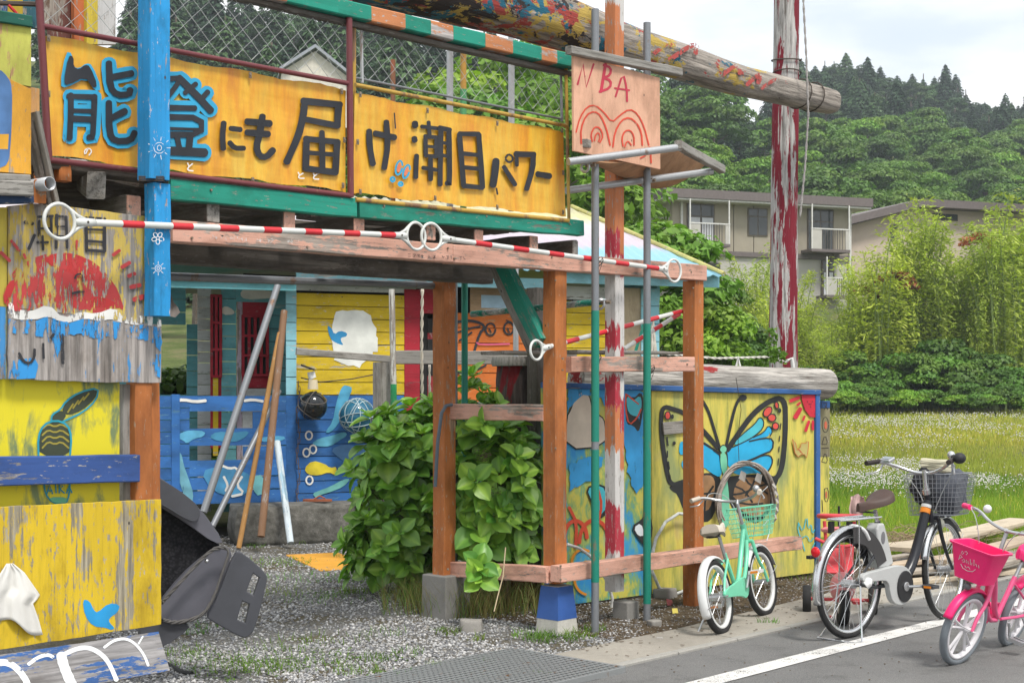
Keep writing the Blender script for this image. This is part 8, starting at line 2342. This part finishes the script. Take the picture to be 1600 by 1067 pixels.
# verge tufts along the mural foot and in the yard
def tuft_pts(c, r, n): 
    out = []
    for _ in range(n):
        a = R.uniform(0, 6.28); q = r * math.sqrt(R.random()); out.append((c.x + q * math.cos(a), c.y + q * math.sin(a), c.z))
    return out
T1, C1 = [], []
for px, py, r_, n_ in [(555, 925, .12, 90), (590, 905, .15, 140), (640, 935, .10, 60), (665, 940, .12, 80), (700, 990, .08, 50), (745, 1000, .05, 30), (830, 995, .12, 110), (860, 1000, .14, 140), (905, 995, .10, 100), (925, 985, .08, 70), (680, 1045, .05, 60), (590, 1030, .10, 60), (560, 1050, .12, 70), (440, 1010, .22, 90), (480, 1035, .25, 120), (400, 1045, .2, 120), (350, 1040, .25, 130), (300, 1020, .15, 80), (520, 1000, .2, 50), (430, 880, .3, 120), (470, 905, .3, 100), (510, 935, .3, 90), (440, 925, .2, 60), (560, 870, .2, 80), (1190, 975, .03, 20), (1210, 975, .03, 18), (850, 1060, .02, 20), (310, 985, .15, 60), (600, 990, .12, 40), (640, 1060, .08, 40), (640, 1020, .08, 30), (755, 1040, .03, 14), (1250, 905, .15, 60), (1290, 880, .3, 200), (1330, 875, .3, 180), (460, 850, .1, 20), (400, 855, .08, 30)]:
    pp = tuft_pts(gpt(px, py), r_ * 1.2, int(n_ * .9)); T1 += pp
    k = R.uniform(.9, 1.5); C1 += [(.62 * k * R.uniform(.7, 1.2), .85 * k * R.uniform(.8, 1.15), .6 * k)] * len(pp)
blades('yard_weeds', T1, .05, .005, np.array(C1), 'small green weeds and grass tufts growing in the gravel yard', 'weeds', 1.0)
# low broad-leaved weeds
Cs = []; 
for px, py, r_, n_ in [(470, 1030, .35, 160), (380, 1050, .3, 160), (320, 1030, .2, 80), (440, 880, .35, 150), (520, 930, .2, 80), (620, 1030, .12, 40), (850, 998, .14, 60), (700, 1050, .06, 20), (590, 1055, .1, 30), (560, 910, .15, 60), (690, 985, .08, 30)]:
    for p in tuft_pts(gpt(px, py), r_, n_): Cs.append((p[0], p[1], R.uniform(.006, .03)))
Cs = np.array(Cs); Nn = rng.normal(size=Cs.shape) * .4 + np.array([0, 0, 1.]); V, F_, T_ = leaves(Cs, Nn, .026, .014, np.ones((len(Cs), 3)) * rng.uniform(.6, 1.1, (len(Cs), 1)))
props(link('leafy_weeds', fastmesh('leafy_weeds', V, F_, leafmat('weed_green', (.11, .20, .045)), T_)), 'tiny-leaved creeping weeds over the gravel', 'weeds', kind='stuff')
# tall clump of dry grass by the block
DRYG = leafmat('dry_grass', (.26, .23, .085), trans=.25)
pp = []
for _ in range(3200):
    u_ = R.gauss(0, 1); c = gpt(min(838, max(600, 735 + 60 * u_)), 955 + R.uniform(-24, 14) - .05 * abs(u_) * 60); pp.append((c.x, c.y, 0))
k = rng.uniform(.5, 1.4, (len(pp), 1)) * np.array([[1, 1, 1]]); k[::3] *= np.array([.6, 1.2, .8])
blades('dry_grass_tuft', pp, .24, .0035, k, 'bushy tuft of fine brownish grass between the block and the blue footing', 'grass', .9, DRYG)

# ---------------------------------------------------------------- hydrangea
HY = Mt('hydrangea_leaf', .38, spec=.45)
uvn = HY.noise(3, 2); at = N(HY.t, 'ShaderNodeAttribute'); at.attribute_name = 'tint'
hc = HY.mix(HY.rnd, (.08, .23, .032), (.26, .45, .055))
hc = HY.mix(1.0, hc, at.outputs['Color'], 'MULTIPLY')
HY.col(hc)
tr_ = N(HY.t, 'ShaderNodeBsdfTranslucent'); ms = N(HY.t, 'ShaderNodeMixShader'); ms.inputs[0].default_value = .22
HY.l(HY.mix(1.0, hc, (1.5, 1.6, .5, 1), 'MULTIPLY'), tr_.inputs['Color']); HY.l(HY.b.outputs[0], ms.inputs[1]); HY.l(tr_.outputs[0], ms.inputs[2]); HY.l(ms.outputs[0], HY.t.nodes['Material Output'].inputs['Surface'])
def hleaf(name, curl):
    """ovate leaf along +X, folded on the midrib, tip drooping, pale midrib"""
    prof = [(0, .0), (.1, .22), (.28, .37), (.5, .41), (.7, .33), (.87, .16), (1, .0)]
    V, Fc, T_ = [], [], []
    for i, (x, w_) in enumerate(prof):
        z = -.28 * curl * x * x + .05 * x
        wv = .025 * math.sin(i * 2.2)
        V += [(x, w_, z + w_ * .35 + wv), (x, w_ * .45, z + w_ * .12 + .012), (x, 0, z - .012), (x, -w_ * .45, z + w_ * .12 + .012), (x, -w_, z + w_ * .35 - wv)]
        T_ += [(1, 1, 1, 1), (.92, .95, .9, 1), (1.7, 1.5, 1.6, 1), (.92, .95, .9, 1), (1, 1, 1, 1)]
    for i in range(len(prof) - 1):
        for j in range(4): Fc.append((i * 5 + j, (i + 1) * 5 + j, (i + 1) * 5 + j + 1, i * 5 + j + 1))
    me = bpy.data.meshes.new(name); me.from_pydata(V, [], Fc); me.materials.append(HY.m)
    a_ = me.color_attributes.new('tint', 'FLOAT_COLOR', 'POINT'); a_.data.foreach_set('color', [c for t in T_ for c in t])
    me.polygons.foreach_set('use_smooth', [True] * len(Fc)); me.update(); return me
HL = [hleaf('leaf', c) for c in (.3, .6, 1.0)]
hy = empty('hydrangea', loc(.2, 1.2), 'big leafy green hydrangea bush growing round the left rear tower post', 'bush')
def rosette(c, ax, size, out):
    ax = Vector(ax).normalized(); o1 = ax.orthogonal().normalized(); o1 = Matrix.Rotation(R.random() * 6.28, 3, ax) @ o1
    for tier in range(3):
        for s_ in (0, 1):
            d_ = Matrix.Rotation(tier * 1.57 + s_ * 3.14159 + R.uniform(-.25, .25), 3, ax) @ o1
            pit = (.15, .5, .95)[tier] + R.uniform(-.15, .15); L_ = size * (1.0, .85, .55)[tier] * R.uniform(.85, 1.15)
            x = (d_ * math.cos(pit) + ax * math.sin(pit)).normalized(); up = (ax * math.cos(pit) - d_ * math.sin(pit)).normalized(); y = up.cross(x)
            M = Matrix.Identity(4)
            for i, v in enumerate((x, y, up)):
                for j in range(3): M[j][i] = v[j] * L_
            M.translation = Vector(c) + ax * (tier * .012 - .03) + d_ * .012
            out.append(M)
mats_, rc_ = [], []
def mound(c, rx, ry, rz, n, size, flt=None):
    c = Vector(c)
    for _ in range(n):
        v = Vector(sph(1)[0]); 
        if v.y > .55 and R.random() < .75: continue
        if v.z < -.75: continue
        k = R.uniform(.62, 1.06) * (1 + .16 * mnoise.noise(v * 2.5 + c))
        p = c + Vector((v.x * rx * k, v.y * ry * k, v.z * rz * k))
        if p.z < .08: continue
        if flt and not flt(p): continue
        ax = Vector((v.x * .9 + R.uniform(-.4, .4), v.y * .8 - .3 + R.uniform(-.3, .3), max(v.z, -.1) + .4 + R.uniform(-.2, .3)))
        rosette(p, ax, size * R.uniform(.75, 1.15), mats_); rc_.append((p, ax))
tr_front = FP.hit(694, 700, -1.0)
def in_front_clear(p):
    px = CX + F * p.x / p.y; py = HOR - F * (p.z - CAMH) / p.y
    if p.y < 9.75 and abs(px - 694) < 20 and py < 850: return False
    q = p - P0; s_ = q.dot(E); t_ = q.dot(D)
    if t_ < .03 and s_ < 1.05 and 0 < s_ and not (p.z < .55 and s_ > .75): return False
    if 838 < px < 900: return False
    return True
mound((-.80, 10.75, .68), .43, .42, .76, 215, .168, in_front_clear)
mound((-.60, 10.9, .98), .30, .35, .58, 45, .15, in_front_clear)
mound((-.16, 9.75, .80), .40, .38, .60, 175, .168, in_front_clear)
mound((-.26, 9.9, 1.32), .20, .25, .36, 44, .13, in_front_clear)
mound((-.88, 10.5, .36), .38, .35, .34, 85, .14, in_front_clear)
rosette(FP.hit(728, 880, -.62) + FP.n * .12, (.3, -.8, .5), .15, mats_); rosette(FP.hit(726, 898, -.62) + FP.n * .14, (.1, -.9, .35), .15, mats_); rosette(FP.hit(742, 660, -.7) + FP.n * .1, (.2, -.8, .5), .13, mats_)
order = sorted(range(len(mats_)), key=lambda i: mats_[i].translation.y + .35 * abs(mats_[i].translation.x + .4) - .2 * mats_[i].translation.z)
hi = hy.matrix_basis.inverted()
# the leaves that show largest are parts, the rest one part
for q in order[:295]:
    o = bpy.data.objects.new('leaf', R.choice(HL)); COL.objects.link(o); o.parent = hy; o.matrix_basis = hi @ mats_[q]
lv = [np.array([tuple(v.co) for v in me.vertices]) for me in HL]; lf = np.array([tuple(p.vertices) for p in HL[0].polygons]); lt = np.array([HL[0].color_attributes['tint'].data[i].color[:] for i in range(35)])
VV, FF, TT = [], [], []; b = 0
for q in order[295:]:
    M = np.array(mats_[q]); v = lv[R.randrange(3)] @ M[:3, :3].T + M[:3, 3]
    VV.append(v); FF.append(lf + b); b += len(v); j = R.uniform(.6, 1.25); tt = lt.copy(); tt[:, :3] *= np.array([j * R.uniform(.85, 1.2), j, j]); TT.append(tt)
o = link('inner_leaves', fastmesh('inner_leaves', np.concatenate(VV), np.concatenate(FF), HY.m, np.concatenate(TT)), hy); o['kind'] = 'stuff'
o.data.polygons.foreach_set('use_smooth', [True] * len(o.data.polygons))
STM = plain('hydrangea_stem', (.16, .12, .06), .8)
G = Geo(); 
for p, ax in rc_[::3]:
    foot = Vector((-.72 if p.x < -.45 else -.15, 10.8 if p.x < -.45 else 9.8, 0)) + Vector((R.uniform(-.15, .15), R.uniform(-.1, .1), 0))
    G.tube([foot, foot.lerp(p, .5) + Vector((0, 0, .08)), p - ax.normalized() * .02], [.009, .006, .004], 4, caps=False)
o = G.build('stems', STM, hy); o['kind'] = 'stuff'
BUDM = plain('bud_green', (.45, .55, .18), .7)
for i in range(8):
    p, ax = rc_[(i * 37) % len(rc_)]; G = Geo()
    for _ in range(16): 
        V, Fc = sphere_geo(p + ax.normalized() * .02 + Vector((R.gauss(0, .010), R.gauss(0, .010), R.gauss(0, .006))), .0045, 5, 3); G.add(V, Fc)
    G.build('flower_bud', BUDM, hy)
# dead brown flower head
for c in (px_at(755, 712, 9.42), px_at(765, 770, 9.42)):
    G = Geo()
    for _ in range(70):
        p = c + Vector((R.gauss(0, .03), R.gauss(0, .02), R.gauss(0, .02))); V, Fc = sphere_geo(p, .007, 5, 3, (1, 1, .4)); G.add(V, Fc)
    G.build('dry_flower_head', plain('dry_flower', (.10, .06, .045), .9), hy)
lab(tube('dangling_vine', [FP.hit(790, 855, -.3), FP.hit(786, 900, -.25), FP.hit(778, 930, -.2), FP.hit(772, 955, -.15)], .004, plain('dry_vine', (.40, .32, .2), .9), n=5), 'thin dry vine dangling over the lower side rail', 'vine')
# climbing weeds at the foot of the log pole
P_ = []
for _ in range(260):
    t = R.random(); c = px_at(1150 + 75 * t + R.uniform(-9, 9), 562 + 10 * math.sin(t * 6) + R.uniform(-10, 12), 11.9); P_.append(tuple(c))
for _ in range(70): P_.append(tuple(px_at(1208 + R.uniform(-7, 7), 560 - R.random() * 46, 12.1)))
P_ = np.array(P_); V, F_, T_ = leaves(P_, rng.normal(size=P_.shape) + np.array([0, -.5, .8]), .06, .03, np.ones((len(P_), 3)) * rng.uniform(.7, 1.3, (len(P_), 1)))
props(link('climbing_weed', fastmesh('climbing_weed', V, F_, LM_B, T_)), 'leafy green climber on the grey log at the foot of the pole', 'plant', kind='stuff')

hz = bpy.data.materials.new('haze_air'); hz.use_nodes = True; t = hz.node_tree; t.nodes.clear()
pv_ = N(t, 'ShaderNodeVolumePrincipled'); pv_.inputs['Density'].default_value = HAZE; pv_.inputs['Color'].default_value = (.80, .88, .96, 1); pv_.inputs['Anisotropy'].default_value = .2
t.links.new(pv_.outputs[0], N(t, 'ShaderNodeOutputMaterial').inputs['Volume'])
V, Fc = box_geo(800, 900, 102)
o = mk('haze', [v + Vector((10, 320, 49)) for v in V], Fc, hz, M=Matrix.Identity(4)); props(o, 'thin pale haze in the air over the valley', 'haze', kind='stuff')
